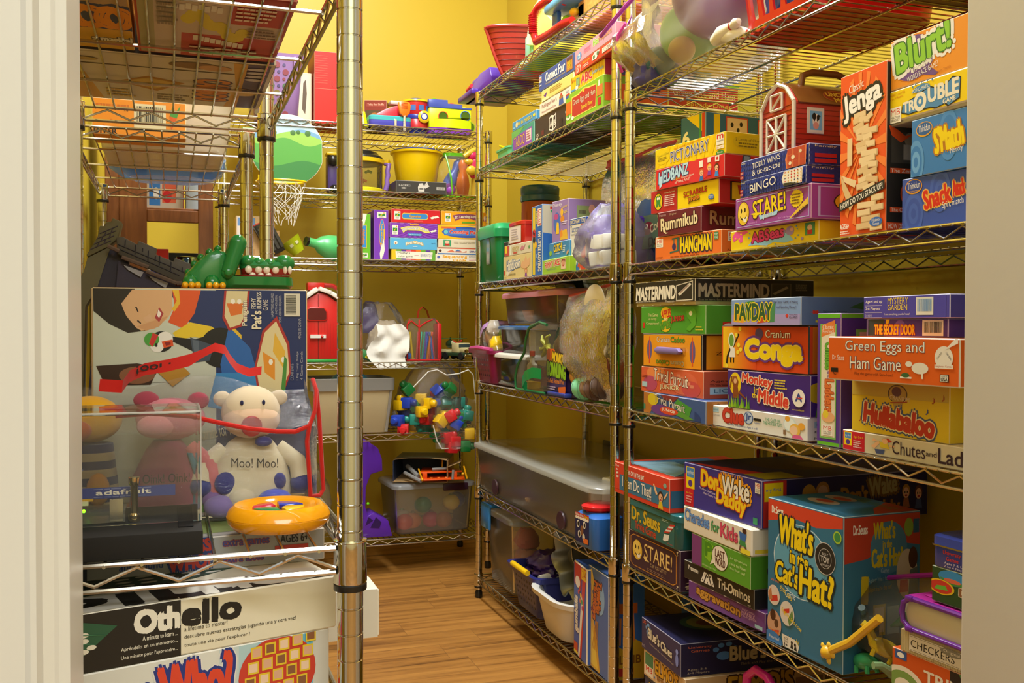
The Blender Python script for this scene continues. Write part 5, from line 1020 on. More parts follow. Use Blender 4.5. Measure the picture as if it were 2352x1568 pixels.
def lidded(mb,w,d,h,m,r=.02):
    mb.loft([(0,0,0,w,d,r),(0,0,h*.6,w,d,r),(0,0,h*.75,w-.004,d-.004,r),(0,0,h,w-.03,d-.03,r)],m,7)
    return mb
def bin_with_lid(name,label,cat,loc,rz,w,d,h,body,lidm,lh=.016,over=.012,taper=.9,r=.025,latch=None,group=None,names=('body','lid')):
    t = thing(name,label,cat,loc,rz,group)
    tub(MB(),w,d,h,body,taper,r,rim=.004).build(names[0],t)
    l = MB();l.at((0,0,h-.006));lidded(l,w+over,d+over,lh,lidm,r+.004)
    l.build(names[1],t)
    if latch:
        for s in (-1,1):
            b = MB().box(s*(w/2+.002)-.006,-.045,h-.05,s*(w/2+.002)+.010*s+.004,.045,h+.006,latch,.003)
            b.build('latch',t)
    return t
CLR = clear('f2f0e6',.9,.06,.0,'clear_plastic')
HAZE = clear('f0f0ea',.85,.2,.0,'hazy_plastic')
BAG = clear('f2f2ee',.94,.08,.2,'plastic_bag')
BAG2 = clear('f4f4f2',.74,.16,.22,'milky_bag')
VINYL = clear('eeeade',.945,.05,.35,'clear_vinyl')
ACRYL = clear('f4f6f0',.975,.02,0,'acrylic')
pl = lambda h: mat(h,'plastic')
gl = lambda h: mat(h,'gloss')
cl = lambda h: mat(h,'cloth')

# ------------------------------------------------------------------ left front shelf
DZ = SH['D2']
pen = [R(.8,.8,99.4,99.4,'c4c8b4'),R(56,.8,99.4,99.4,'22305f'),P('22305f',(34,99),(60,99),(60,78),(46,80)),
       P('2a2216',(.8,99.4),(19,99.4),(20,92),(26,88),(24,80),(16,79),(8,83),(1,89)),P('d6a878',(11,99),(36,99),(36,90),(34,86),(28,81),(22,80),(17,83),(14,90)),P('2a2216',(.8,99),(18,99),(12,91),(16,86),(20,81),(15,79.5),(8,83),(1,89)),
       P('cc9868',(20,82),(34,87),(30,82),(24,80)),P('2a1c12',(19.2,91),(20.2,88.8),(20.9,88.6),(20,91)),P('2a1c12',(20,84.6),(21.6,83.2),(22,83.6),(20.6,85)),P('a83a3a',(28,86),(30,91),(32,88),(30,84)),P('f0e4d4',(29,87),(29.6,90),(31,88),(30,86)),P('d8ab80',(23,86),(26,88),(27,85),(24,84)),
       P('d8541e',(36,99),(49,99),(46,88),(41,81),(34,84),(37,91)),P('e0b02a',(36,99),(39,99),(39.6,93),(37,89),(35.6,90),(38,94)),
       # penguin holding a bucket
       P('e0c02a',(36,79),(44,84),(54,82),(58,79),(54,76),(46,77),(38,76)),E(58,72,9.5,9.5,'1c1a18'),P('1c1a18',(30,78),(46,76),(60,80),(58,64),(46,70)),E(31,75,5.2,4.8,'1c1a18'),E(32.6,76,3.6,3.6,'e8e4d8'),E(29,72.6,3,2.6,'e8e4d8'),P('d8501e',(31,75),(36,76),(36.4,73),(32,72)),P('8a1e1a',(32.4,74.6),(35,75),(35.2,73.6),(33,73)),E(26.6,76,3.4,3.2,'4a9a3a'),P('c8302a',(27,79),(29.6,78),(27,72.6),(25.4,74)),E(28.6,73.4,.6,.9,K),
       P('3f4a58',(44,77),(55,73),(53,66),(46,65)),P('5a6470',(45,76),(48,75),(48,66),(46.4,66)),P('e0b82a',(60,70),(64,82),(68,78),(68,68),(64,62),(61,63)),P('2a62a8',(62,82),(72,72),(76,58),(60,52),(58,64)),P('3a86c0',(56,60),(76,60),(74,40),(52,44)),R(24,56,34,62,'c4c8b4'),P('3a2416',(2,64),(20,65),(30,63),(26,55),(6,55)),E(20,59.5,8,4,'8a5a3a'),
       # outlined badges
       P('a8302a',(60,99),(72,99),(71,88),(68,82),(62,80),(59,86)),P('d8c896',(61,99),(71,99),(70,88),(67.4,83),(62.6,81.4),(60,87)),P('d8702a',(61,93),(69,93),(68,88),(63,87)),E(64,94,1,1.2,W),E(67,94,1,1.2,W),P('a8302a',(74,62),(78,80),(85,87),(91,74),(92,60),(86,44),(76,48)),P('dccb98',(75,62),(79,79),(84.6,84.6),(90,73),(91,60),(85.6,46),(77,49)),P('e0902a',(78,70),(84,66),(84,56),(79,60)),P('e0b03a',(84,79),(89,70),(88,62),(83,70)),E(82,65,1,1.4,W),E(88,66,1,1.4,W),P('4a8a3a',(88.6,68),(90,66),(89,50),(87,52)),
       T('Penguin',68.2,82.4,71.4,94.2,'e8dcb8','22305f',.02,rot=90,b=.03),T("Pat's",72.8,81,77.4,89.4,'e8dcb8','22305f',.02,rot=90,b=.03),T('FISHY',72.6,90.6,74.8,95.6,'e0d8c8',rot=90,b=.02),T('BUSINESS',75.3,90.6,77.5,98.4,'e0d8c8',rot=90,b=.02),T('GAME',78.4,89.8,80.6,94.8,'d8d0c4',rot=90),
       T('3 AA BATTERIES REQUIRED',82.2,86,83.6,98,'b8b8bc',rot=90),T('(NOT INCLUDED)',84.2,88,85.4,97,'b8b8bc',rot=90),T('SOME ASSEMBLY REQUIRED.',86,84,87.4,97,'b8b8bc',rot=90),*barcode(88.6,87,96.4,98,K,'d8d2bc',True),T('MADE IN CHINA',95.4,76,96.8,86,'a8a8b0',rot=90),T('1 Big Tump Bridge',94.4,56,95.6,70,'a8a8b0',rot=90),T('4 Game Cards',96.4,56,97.6,70,'a8a8b0',rot=90),T('CONTENTS',91.6,56,93,64,'a8a8b0',rot=90),
       P('b8862a',(28,62),(38,66),(44,60),(36,54)),T('Karate for Fishies',48,30,70,36,'d8d0b0',rot=10)]
gbox(None,'game_box','large worn penguin game box with a smiling dark-haired child, under the green crocodile','22305f',dict(front=pen,left=[R(.8,.8,99,99,'c8481e')],top=[R(1,1,99,99,'b8542a')]),'box',bx=(-.088,1.25,DZ,90,.251,.2585,.13),edge='d8c498',bev=.0022)
# crocodile
PZ = DZ+.2592
cr = thing('toy_crocodile','glossy green toy crocodile with open toothy mouth, on the penguin box','toy',(.0135,1.315,PZ))
GRN,GR2 = gl('1e7a34'),gl('257f3c')
S = 1/6230
q = lambda x,y: ((x-865)*S,(772-y)*S)
mb = MB()
mb.prism([q(865,770),q(868,690),q(915,630),q(960,585),q(985,545),q(1020,525),q(1050,490),q(1090,480),q(1130,452),q(1175,470),q(1215,500),q(1215,770)],.046,GRN,off=-.023,bev=.006)
mb.loft([(.092,0,.0015,.088,.040,.016),(.092,0,.006,.094,.050,.02),(.091,0,.0165,.093,.052,.02)],GR2,7)
for i,(x,y) in enumerate(((960,575),(1010,520),(1075,478),(1140,450),(915,640))):
    X,Z = q(x,y)
    for s in (-.008,.008): mb.ell((X,s,Z),(.0045,.004,.005),GRN,10,6)
for s in (-1,1):
    for x in (930,1092):
        X,Z = q(x,720);mb.ell((X,s*.024,Z-.002),(.010,.008,.012),GRN,14,8)
mb.build('body',cr)
uj = MB()
for s in (-1,1):
    uj.at((0,s*.022,0));a,b = q(1213,640),q(1290,405)
    uj.tube([(a[0],0,a[1]),(a[0]*.65+b[0]*.35,0,a[1]*.65+b[1]*.35),(b[0],0,b[1])],[.0092,.0098,.0108],GR2,16)
    uj.ell((a[0],0,a[1]),(.0092,.007,.0092),GR2);uj.ell((b[0],0,b[1]),(.0108,.0095,.0108),GR2)
    uj.at((0,s*.0315,0));uj.ell((a[0],0,a[1]),(.005,.0018,.005),GRN)
uj.at()
uj.loft([(.104,0,.0262,.064,.046,.016),(.104,0,.031,.066,.05,.018),(.103,0,.036,.062,.046,.018)],GR2,7)
for x,y,r in ((1372,540,.0105),(1450,550,.0095),(1540,556,.009),(1655,548,.0135)):
    X,Z = q(x,y)
    for s in (-1,1): uj.ell((X,s*.0125,Z-.001),(r,.0125,r*.82),GR2)
uj.build('upper_jaw',cr)
gm = MB();RED = gl('8e1f1c')
gm.loft([(.104,0,.0195,.062,.044,.014),(.104,0,.0275,.064,.047,.016)],RED,7)
gm.loft([(.100,0,.0155,.066,.048,.016),(.100,0,.0185,.070,.050,.018)],RED,7)
gm.build('gums',cr)
for s in (-1,1):
    for x in (1370,1447,1510,1580,1655,1692):
        X,Z = q(x,612);MB().ell((X,s*.0225,Z),(.0045 if x < 1600 else .0028,.003,.0052),gl('e6dfca'),10,8).build('tooth',cr)
    for x in (1402,1465,1525):
        X,Z = q(x,658);MB().ell((X,s*.021,Z),(.0042,.003,.0045),gl('e6dfca'),10,8).build('tooth',cr)
    for x in (890,938,984,1068,1118,1168):
        X,Z = q(x,752);MB().ell((X,s*.031,Z+.001),(.0042,.007,.0046),gl('e8b018'),10,8).build('claw',cr)
# castle playset, leaning behind the penguin box
ct = thing('toy_castle','dark grey toy castle wall with brick pattern, leaning behind the penguin box','toy',(0,1.60,0))
cq = lambda x,y: (-.121+(x-117)/4930,1.101-(y-500)/4930)
D1,D2_,D3_ = mat('57524a','paint'),mat('6f6a4e','paint'),mat('494250','paint')
tw = MB()
tw.prism([cq(130,520),cq(205,385),cq(222,300),cq(250,305),cq(262,275),cq(300,268),cq(310,240),cq(375,268),cq(365,300),cq(345,395),cq(270,460),cq(135,535)],.05,D2_,off=-.004,bev=.0015)
for (x0,y0,x1,y1) in ((155,480,300,410),(180,440,320,372),(200,400,335,335),(222,360,345,300)):
    a,b = cq(x0,y0),cq(x1,y1)
    tw.tube([(a[0],-.0045,a[1]),(b[0],-.0045,b[1])],.0008,D3_,5)
for (x0,y0,x1,y1) in ((205,455,218,425),(250,435,262,405),(230,418,242,385),(285,396,296,362),(255,375,266,345),(300,350,310,322)):
    a,b = cq(x0,y0),cq(x1,y1)
    tw.tube([(a[0],-.0045,a[1]),(b[0],-.0045,b[1])],.0008,D3_,5)
tw.build('tower',ct)
cs = MB();cs.prism([cq(110,640),cq(135,540),cq(270,465),cq(290,470),cq(200,760),cq(118,900),(-.128,DZ),(-.15,DZ),(-.15,1.02)],.05,D2_,off=0)
cs.prism([cq(270,470),cq(330,480),cq(420,560),cq(420,775),(-.05,DZ),(-.127,DZ),cq(200,760)],.04,mat('3b3746','paint'),off=.004)
cs.build('side_wall',ct)
bt = MB();bt.prism([cq(335,390),cq(380,380),cq(480,436),cq(492,408),cq(620,462),cq(612,506),cq(735,558),cq(748,528),cq(876,580),cq(868,622),cq(908,645),cq(902,712),cq(770,712),cq(345,510)],.022,D1,off=-.012,bev=.0015)
for (x0,y0,x1,y1) in ((350,440,890,668),(360,475,780,662),(400,405,396,450),(470,440,466,512),(560,480,556,556),(640,515,636,590),(720,560,716,630),(520,462,517,492),(610,520,607,560),(800,600,797,640)):
    a,b = cq(x0,y0),cq(x1,y1);bt.tube([(a[0],-.0125,a[1]),(b[0],-.0125,b[1])],.0008,mat('2c2933','paint'),5)
bt.build('battlement',ct)
wk = MB()
for (x0,y0,x1,y1) in ((280,455,358,490),(375,535,560,605),(545,635,760,722),(760,722,900,712)):
    a,b = cq(x0,y0),cq(x1,y1);wk.tube([(a[0],-.018,a[1]),(b[0],-.018,b[1])],.0032,mat('6b5a52','paint'),6)
wk.prism([cq(350,560),cq(560,640),cq(760,740),cq(870,745),cq(860,775),cq(330,775)],.03,mat('403a4e','paint'),off=-.006)
for (x0,y0,x1,y1) in ((385,590,525,640),(560,665,700,720)):
    a,b = cq(x0,y0),cq(x1,y1);wk.prism([(a[0],a[1]),(b[0],b[1]),(b[0]-.004,b[1]-.008),(a[0]+.006,a[1]-.007)],.004,mat('a8a6ac','paint'),off=-.0095)
wk.build('walkway',ct)
# display box with a circuit board
dc = thing('display_case','clear acrylic display case with blinking circuit boards on a black base','electronics',(-.056,1.045,DZ))
b = MB();b.box(-.10,-.090,0,.084,.055,.0225,mat('24221f','matte'),.0012);b.build('base',dc)
sl = MB();sl.box(.062,-.07,.0226,.076,.035,.0236,mat('0f0e0d','matte'),.0004,1);sl.build('slot',dc)
cv = MB()
x0,x1,y0,y1,zt = -.098,.0835,-.045,.052,.128
for (a_,b_) in (((x0,y0),(x1,y0+.003)),((x0,y1-.003),(x1,y1)),((x0,y0+.003),(x0+.003,y1-.003)),((x1-.003,y0+.003),(x1,y1-.003))):
    cv.box(a_[0],a_[1],.0232,b_[0],b_[1],zt,ACRYL)
cv.box(x0,y0,zt,x1,y1,zt+.003,ACRYL)
EDG = clear('f6f8f2',.45,.05,0,'acrylic_edge')
for xx in (x0,x1):
    cv.tube([(xx,y0,.024),(xx,y0,zt+.003)],.0008,EDG,6)
cv.tube([(x0,y0,zt+.002),(x1,y0,zt+.002)],.0011,EDG,6)
cv.tube([(x1,y0,zt+.002),(x1,y1,zt+.002)],.0011,EDG,6)
cv.build('cover',dc,smooth=False)
PCB = mat('1f3f8a','plastic')
bd = MB();bd.box(-.096,-.01,.046,.060,.036,.0476,PCB)
F = lambda u,v,d: (-.045+u,-.0105-d,.0445+v)
bd.box(-.045,-.0103,.044,.060,-.0099,.0545,mat('2b3f8c','plastic'))
paint(bd,F,.105,.010,[T('adafruit',30,30,78,76,W,b=.04),*lines(28,82,80,94,1,'8a94c0'),*lines(28,6,78,16,1,'8a94c0')])
bd.build('circuit_board',dc,smooth=False)
b2 = MB();b2.box(-.096,-.02,.067,-.028,.03,.0684,PCB)
b2.box(-.096,-.018,.0685,-.036,.002,.0765,mat('1a1917','matte'));b2.box(-.040,-.02,.0685,-.030,-.008,.0745,mat('cfc9bc','metal'));b2.box(-.046,-.0215,.0645,-.034,-.017,.0705,mat('141312','plastic'))
for i in range(9): b2.box(-.094+i*.006,-.0235,.0606,-.0905+i*.006,-.019,.065,mat('d8d4c8','metal'))
b2.build('upper_circuit_board',dc,smooth=False)
b3 = MB();b3.box(-.096,-.02,.034,-.052,.01,.046,mat('191816','matte'));b3.box(-.052,-.015,.0385,-.02,.005,.0425,mat('d8d8b0','plastic'));b3.box(-.026,-.012,.042,-.016,.0,.0445,mat('c8a01e','plastic'))
for i in range(9):
    b3.tube([(-.094+i*.0055,-.0215,.031),(-.094+i*.0055,-.0215,.038)],.0007,mat('c8b070','metal'),5)
b3.build('socket_strip',dc,smooth=False)
hd = MB();hd.box(-.096,-.03,.0236,.014,.01,.0345,clear('8a8a84',.5,.08,0,'smoke_plastic'));hd.box(.000,-.031,.024,.012,-.028,.046,mat('b8b4a8','metal'));hd.box(-.05,-.0312,.024,-.042,-.029,.030,mat('d8d4c8','metal'))
hd.build('board_stand',dc,smooth=False)
sp = MB();sp.at((.022,-.026,.0232));sp.lathe([(.0055,0),(.0055,.006),(.0035,.008),(.0035,.034),(.0052,.036),(.0052,.043),(0,.043)],mat('cdb98a','chrome'),14);sp.build('standoff',dc)
def lit(hexc,st,name):
    m = bpy.data.materials.new(name);m.use_nodes = True
    e = m.node_tree.nodes['Principled BSDF'];e.inputs['Base Color'].default_value = lin(hexc);e.inputs['Emission Color'].default_value = lin(hexc);e.inputs['Emission Strength'].default_value = st
    return m
MB().ell((-.053,-.022,.0565),(.0022,.002,.0026),lit('ff1a10',14,'red_light'),10,8).build('red_light',dc)
MB().ell((-.024,-.016,.0335),(.0016,.0016,.0018),lit('7aff10',7,'green_light'),10,8).build('green_light',dc)
# vinyl bag of farm animals
bg = thing('vinyl_bag','clear vinyl toy bag with red piping and a red lettered strap, full of plush animals','bag',(.0,1.165,DZ))
b = MB()
def wall(pts,y,k=.004):
    g = []
    for j in range(9):
        row = []
        for i in range(19):
            x = -.15+.305*i/18;z = pts(x)*j/8
            row.append((x,y+k*noise3(x*30,z*30,y*50),z))
        g.append(row)
    return g
topz = lambda x: .150-.10*(x-.02)**2*8+.006*math.sin(x*40)
b.sheet(wall(topz,.050),VINYL)
lowz = lambda x: .105 if x < .04 else .105-.02*(x-.04)/.1
b.sheet(wall(lambda x: .098,-.052),VINYL)
b.sheet([[(-.15+.305*i/18,-.052+.102*j/6,.098+(topz(-.15+.305*i/18)-.098)*j/6+.006*noise3(i*.7,j,3)) for i in range(19)] for j in range(7)],VINYL)
b.sheet([[(.155+.002*noise3(j,k,2),-.052+.102*j/6,(.098+.05*j/6)*k/6) for j in range(7)] for k in range(7)],VINYL)
b.build('shell',bg)
PIP = mat('c8261e','cloth')
pc = MB()
flap = [(-.055,-.0535,.118),(-.02,-.056,.120),(.02,-.058,.116),(.05,-.060,.108),(.08,-.062,.101),(.11,-.064,.097),(.130,-.064,.096),(.146,-.062,.102),(.153,-.056,.118),(.156,-.045,.140),(.154,-.03,.152)]
pc.tube(flap,.0026,PIP,8)
pc.tube([(.156,-.045,.140),(.159,-.048,.105),(.161,-.05,.06),(.163,-.05,.028),(.158,-.055,.022),(.147,-.062,.024),(.1455,-.063,.05),(.143,-.064,.085),(.146,-.062,.102)],.0026,PIP,8)
pc.build('piping',bg)
stp = MB()
cpts = [(-.076,.02,.148),(-.052,.02,.146),(-.044,.01,.158),(-.028,.004,.166),(-.004,0,.170),(.02,-.002,.176),(.034,-.004,.183),(.047,-.004,.190),(.058,-.002,.187),(.064,.002,.176),(.072,.006,.166),(.086,.010,.160),(.100,.012,.162)]
g = [[],[]]
for i,(x,y,z) in enumerate(cpts):
    tw_ = .0085 if i < 6 else .006
    g[0].append((x,y-.002,z-tw_));g[1].append((x+.001,y+.004,z+tw_*.6))
stp.sheet(g,PIP)
stp.sheet([[(p[0],p[1]+.0012,p[2]) for p in r] for r in g],PIP)
Fs = lambda u,v,d: (.012-u*.94,-.0032-d-.001*u/.05,.172-u*.18-v)
paint(stp,lambda u,v,d: (.008-u,.0015-.0005-d+u*.06-(.172-u*.13-v-.166)*.0,.1735-u*.115-v),.05,.010,[T('Moo!',16,8,88,92,'2a1212',b=.03)])
stp.build('strap',bg)
def plush(name,label,loc,rz=0): return thing(name,label,'plush toy',loc,rz)
cow = plush('plush_cow','cream plush cow with blue spots and round red nose, inside the clear vinyl bag',(.088,1.175,DZ+.001))
b = MB();b.loft([(0,0,.0,.06,.045,.02),(0,0,.008,.088,.058,.026),(0,0,.03,.092,.060,.028),(0,0,.058,.078,.052,.025),(0,0,.078,.05,.036,.018),(0,0,.084,.03,.02,.01)],cl('dcd2b4'),8)
Fq = lambda u,v,d: (-.046+u,-.0302-d,v)
for cx,cz,rx,rz_ in ((-.03,.034,.012,.013),(.03,.034,.0075,.0095),(.012,.080,.010,.006),(-.022,.012,.010,.006)):
    b.ell((cx,-.026,cz),(rx,.006,rz_),cl('2a3380'),14,8)
b.ell((-.012,-.026,.016),(.016,.012,.012),cl('d8ceb4'),14,8);b.ell((.024,-.030,.012),(.020,.016,.014),cl('3a4ec0'),14,8);b.ell((-.036,-.026,.008),(.018,.014,.013),cl('8a78b8'),14,8)
for s in (-1,1): b.tube([(s*.03,0,.07),(s*.052,-.006,.052),(s*.056,-.014,.034)],[.010,.011,.012],cl('dcd2b4'),10);b.ell((s*.056,-.015,.030),(.013,.012,.012),cl('2a3a88'),12,8)
paint(b,lambda u,v,d: (-.026+u,-.0335-d+abs(u-.028)*.06,.052+v-u*.05),.056,.012,[T('Moo! Moo!',4,5,96,95,'2a2a24',b=.01)])
b.build('body',cow)
h = MB();h.ell((0,-.004,.112),(.0335,.030,.031),cl('e2cfae'));h.ell((0,-.014,.104),(.032,.026,.021),cl('e0bfa0'))
for s in (-1,1): h.ell((s*.032,.0,.128),(.010,.006,.009),cl('d8c8b0'),12,8);h.ell((s*.012,-.030,.125),(.002,.002,.003),cl('2a2a50'),8,6)
h.build('head',cow)
nz = MB();nz.at((-.002,-.0385,.099),rx=90);nz.lathe([(0,0),(.0112,0),(.0118,.001),(.0112,.003),(.008,.004),(0,.0035)],mat('9a1f28','plastic'),20);nz.build('nose',cow)
pig = plush('plush_pig','pink plush pig in a purple shirt, seen through the acrylic case',(.0,1.180,DZ+.001))
b = MB();b.loft([(-.004,0,0,.06,.045,.02),(-.004,0,.006,.082,.052,.024),(-.004,0,.04,.076,.050,.024),(-.004,0,.072,.046,.034,.016),(-.004,0,.082,.03,.02,.01)],cl('a04a68'),8)
b.tube([(.02,-.004,.074),(.04,-.012,.055),(.048,-.018,.032),(.050,-.02,.02)],[.009,.010,.010,.010],cl('cf7a7c'),10);b.ell((.048,-.02,.014),(.016,.014,.013),cl('8a6aa8'),12,8)
b.loft([(.033,-.008,.001,.012,.03,.005),(.036,-.008,.04,.012,.026,.005),(.026,-.006,.068,.008,.016,.003)],cl('6a9a3a'),5);b.loft([(.026,-.010,.001,.008,.032,.004),(.029,-.010,.042,.008,.028,.004),(.02,-.008,.068,.006,.016,.002)],cl('3f7a94'),5)
paint(b,lambda u,v,d: (-.032+u,-.0285-d,.036+v),.054,.013,[T('Oink! Oink!',4,10,96,90,'3a1a26',b=.01)])
b.build('body',pig)
h = MB();h.ell((0,0,.106),(.038,.028,.024),cl('d07684'));h.ell((-.016,-.022,.100),(.020,.014,.013),cl('e08a92'))
h.ell((-.026,.0,.128),(.014,.006,.010),cl('a84a5a'),12,8);h.ell((.03,.0,.126),(.012,.006,.010),cl('a84a5a'),12,8)
h.build('head',pig)
dk = plush('plush_duck','yellow plush duck with orange beak and striped shirt, at the left inside the vinyl bag',(-.085,1.180,DZ+.001))
b = MB()
for i in range(9): b.loft([(0,0,i*.009,.066-.002*i,.05-.0015*i,.022),(0,0,(i+1)*.009,.066-.002*(i+1),.05-.0015*(i+1),.022)],cl('2e3a66') if i % 2 == 0 else cl('c8b890'),7)
b.ell((.01,-.03,.034),(.012,.01,.018),cl('d89a20'),12,8)
b.build('body',dk)
h = MB();h.ell((0,0,.108),(.034,.028,.026),cl('e8ae1e'));h.ell((.02,-.024,.118),(.003,.002,.003),mat('1a1a14','gloss'),8,6);h.build('head',dk)
k = MB();k.ell((-.014,-.028,.098),(.018,.012,.012),cl('d0602a'));k.build('beak',dk)
# yellow ring toy
rg = thing('ring_toy','shiny orange-yellow ring toy with four coloured wedge buttons, at the front shelf edge','toy',(.107,1.052,DZ+.0005),0)
YEL = gl('f0a010')
m = MB();m.lathe([(.030,.004),(.040,.0005),(.047,.002),(.0525,.0085),(.0535,.0135),(.0532,.0140),(.0536,.0146),(.051,.021),(.045,.0262),(.038,.0255),(.033,.0215),(.031,.019),(0,.0185)],YEL,48);m.build('ring',rg)
for a0,c in ((100,'c8203a'),(10,'2a3ab0'),(-80,'e8c01a'),(190,'1a7a40')):
    poly = [(.007*math.cos(R_(a0+s)),.007*math.sin(R_(a0+s))) for s in (70,10)] + [(.027*math.cos(R_(a0+s)),.027*math.sin(R_(a0+s))) for s in (2,20,40,60,78)]
    w_ = MB().prism(poly,.005,gl(c),axis='z',off=.0185,bev=.001);w_.build('button',rg)
hub = MB();paint(hub,lambda u,v,d: (-.006+u,-.004+v,.0187+d),.012,.008,[T('GO',5,5,95,95,K,b=.03)]);hub.build('marking',rg,smooth=False)
# boxes below
oth = [R(.8,1,50,99,'23201c'),T('Oth',37,52,49.4,90,'e6e0cc',b=.07),T('ello',50.6,52,68,92,'23201c',b=.07),T('A minute to learn ...',39,38,49,46,'d8d2be',b=.015),T('Apréndelo en un momento...',33,24,49,32,'d8d2be',b=.015),T('Une minute pour l\'apprendre...',33,10,49,18,'d8d2be',b=.015),T('a lifetime to master!',51,42,64,50,'3a3428'),T('descubre nuevas estrategias jugando una y otra vez!',51,27,86,36,'3a3428'),T('toute une vie pour l\'explorer !',51,13,71,21,'3a3428'),
       P('2c5a3e',(2,36),(20,90),(32,72),(20,16),(4,12)),*[E(12+x,40+y,1.3,4.2,'e2dcc6') for x,y in ((7,40),(7,30),(9,33),(7,20),(9,22),(11,24),(7,10),(9,12),(11,14),(7,0),(11,-4),(13,2),(7,-12),(7,-22),(3,8),(4,12))],*[E(12+x,40+y,.9,2.4,'1a1814') for x,y in ((0,20),(2,14),(4,16),(1,6),(5,2))],*[P('3f7a54',(3+i*4,38+i*11-1),(20+i*3,20+i*13),(20+i*3,21+i*13),(3+i*4,39+i*11)) for i in range(4)],P('c8bfa4',(2,20),(12,4),(10,0.8),(2,8))]
otop = [R(50,.8,99.3,14,'23201c'),R(.8,70,50,99,'e0dac8'),R(50,62,99,99,'23201c'),*[T('Othello',6,2,96,24,'d8d2c2',rot=180,b=.07)],R(.8,0.8,50,26,'d8d2c2'),T('llo',10,3,49,24,'23201c',rot=180,b=.07),T('Othe',52,3,98,24,'d8d2c2',rot=180,b=.07),P('2a4a3a',(6,32),(30,60),(84,66),(94,58),(60,34),(20,28)),*[E(40+(i % 5)*7,38+(i//5)*6+(i % 5),2.6,1.6,'d8d4c4') for i in range(15)],*[T(t,4,y,46,y+3.4,'3a3428',rot=180) for t,y in (('a lifetime to master!',90),('descubre nuevas estrategias jugando',85),("toute une vie pour l'explorer !",80))],*[T(t,54,y,90,y+3.4,'c8c2b4',rot=180) for t,y in (('A minute to learn...',90),('Apréndelo en un momento...',85),("Une minute pour l'apprendre...",80))]]
BX['othello'] = (-.1445,.928,.6815,105,.316,.0535,.20)
gbox('othello','game_box','half black half cream disc game box on the low left shelf','e0d8bc',dict(front=oth,top=otop),'box','games under the left front shelf',edge='efe8d4',bev=.0015)
gw = [*[R(1+i*6.2,1,1+(i+1)*6.2+.1,99,hexmix('d8d8cc','5ab0d0',max(0,(i-9)/6))) for i in range(15)],T('GUESS',18,28,43,70,'d8482e','2a3a80',.1,rot=3,b=.035),T('Who?',45,44,67,94,'d8482e','e0dcd0',.05,rot=4,b=.04),T('Who?',45,44,67,94,'d8482e','2a3a80',.03,rot=4,b=.04),E(82,62,13,40,'c8402e')]
for i in range(4):
    for j in range(5):
        gw += [R(70+j*4.6+i,34+i*16+j*2,73.6+j*4.6+i,47+i*16+j*2,'e0c030'),R(70.5+j*4.6+i,36+i*16+j*2,73.1+j*4.6+i,45+i*16+j*2,['d8a888','8a5a3a','e8c8a8'][(i+j) % 3])]
BX['guesswho'] = (-.1445,.925,.5895,106,.31,.0915,.22)
gbox('guesswho','game_box','pale grey face guessing game box, under the half black half cream box','d4d2c6',dict(front=gw),'box','games under the left front shelf',edge='f0ece0')
BX['guessextra'] = (-.14,1.060,.7355,94,.30,.035,.2)
gbox('guessextra','game_box','grey electronic game box with red and blue lettering, squeezed under the wire shelf','9c9c98',dict(front=[
    R(1,1,20,99,'2a2a36'),T('Electronic lights,',24,60,44,90,'3a4a8a',b=.02),T('and sound',30,20,44,46,'3a4a8a',b=.02),T('GUESS',46,56,60,92,'b83a2e','2a3a70',.1,rot=4,b=.06),T('WHO?',46,8,60,46,'b83a2e','2a3a70',.1,rot=4,b=.06),T('extra games',64,60,80,86,'3a4a8a','9c2a24',.03,b=.02),T('extra faces',64,18,78,44,'3a4a8a','9c2a24',.03,b=.02),R(82,30,94,56,'b83a2e'),T('AGES 6+',84,64,94,90,K,b=.02)],
    top=[R(1,1,99,99,'a8a49a'),R(6,52,94,96,'b8483a'),*[R(12+i*14,58,22+i*14,90,'d8d0c0') for i in range(6)],P('8a9a5a',(30,6),(80,10),(92,44),(40,48)),P('b8c0b0',(10,6),(26,4),(20,48),(6,44))]),'box','games under the left front shelf')
gbox(None,'carton','long white carton poking out past the thick post under the left front shelf','d8d2c0',dict(end=[],front=[R(1,1,99,99,'d8d2c0'),*[R(x,50,x+.4,92,'4a4640') for x in (80,88)],R(80,70,88.4,71.5,'4a4640'),R(80,50,88.4,51.5,'4a4640'),T('+',82.5,74,85.5,86,K)]),'carton',bx=(.012,1.245,.5895,90,.242,.0635,.07),edge='f0ead8',bev=.003)

# ------------------------------------------------------------------ boxes seen from below on the upper left shelves
U1 = SH['D1']
snk = [R(2,2,98,98,'c8b8a8'),R(30,2,98,40,'b83a34'),R(60,60,98,98,'b83a34'),R(2,2,12,98,'a8a47a'),
       *[E(34+i*3,62+8*math.sin(i*.9),5,7,'d8c83a') for i in range(6)],*[E(52+i*3.2,46+9*math.sin(i*.9+1),5,7,'d8c83a') for i in range(7)],*[R(20+i*4,74+(i % 2)*2,23.4+i*4,82+(i % 2)*2,'e4e0d4') for i in range(9)],*[R(38+i*4,30-i,41.4+i*4,38-i,'e4e0d4') for i in range(9)],*lines(64,66,92,92,5,'e8d8c8'),*lines(36,6,92,22,3,'e0c8b8'),*lines(14,52,28,92,6,'8a7a6a'),R(42,10,54,20,'e4dcc8'),R(70,8,84,20,'e4dcc8'),*lines(74,44,96,58,3,'6a4a3a')]
gbox(None,'game_box','red letter game box seen from below on the top left shelf, green-edged','b03028',dict(bottom=snk,end=[R(1,1,99,99,'b8342a')],front=[R(1,60,99,99,'6ab03a')]),'box','boxes seen through the upper left shelves',bx=(-.040,1.175,U1+.0005,90,.183,.06,.285))
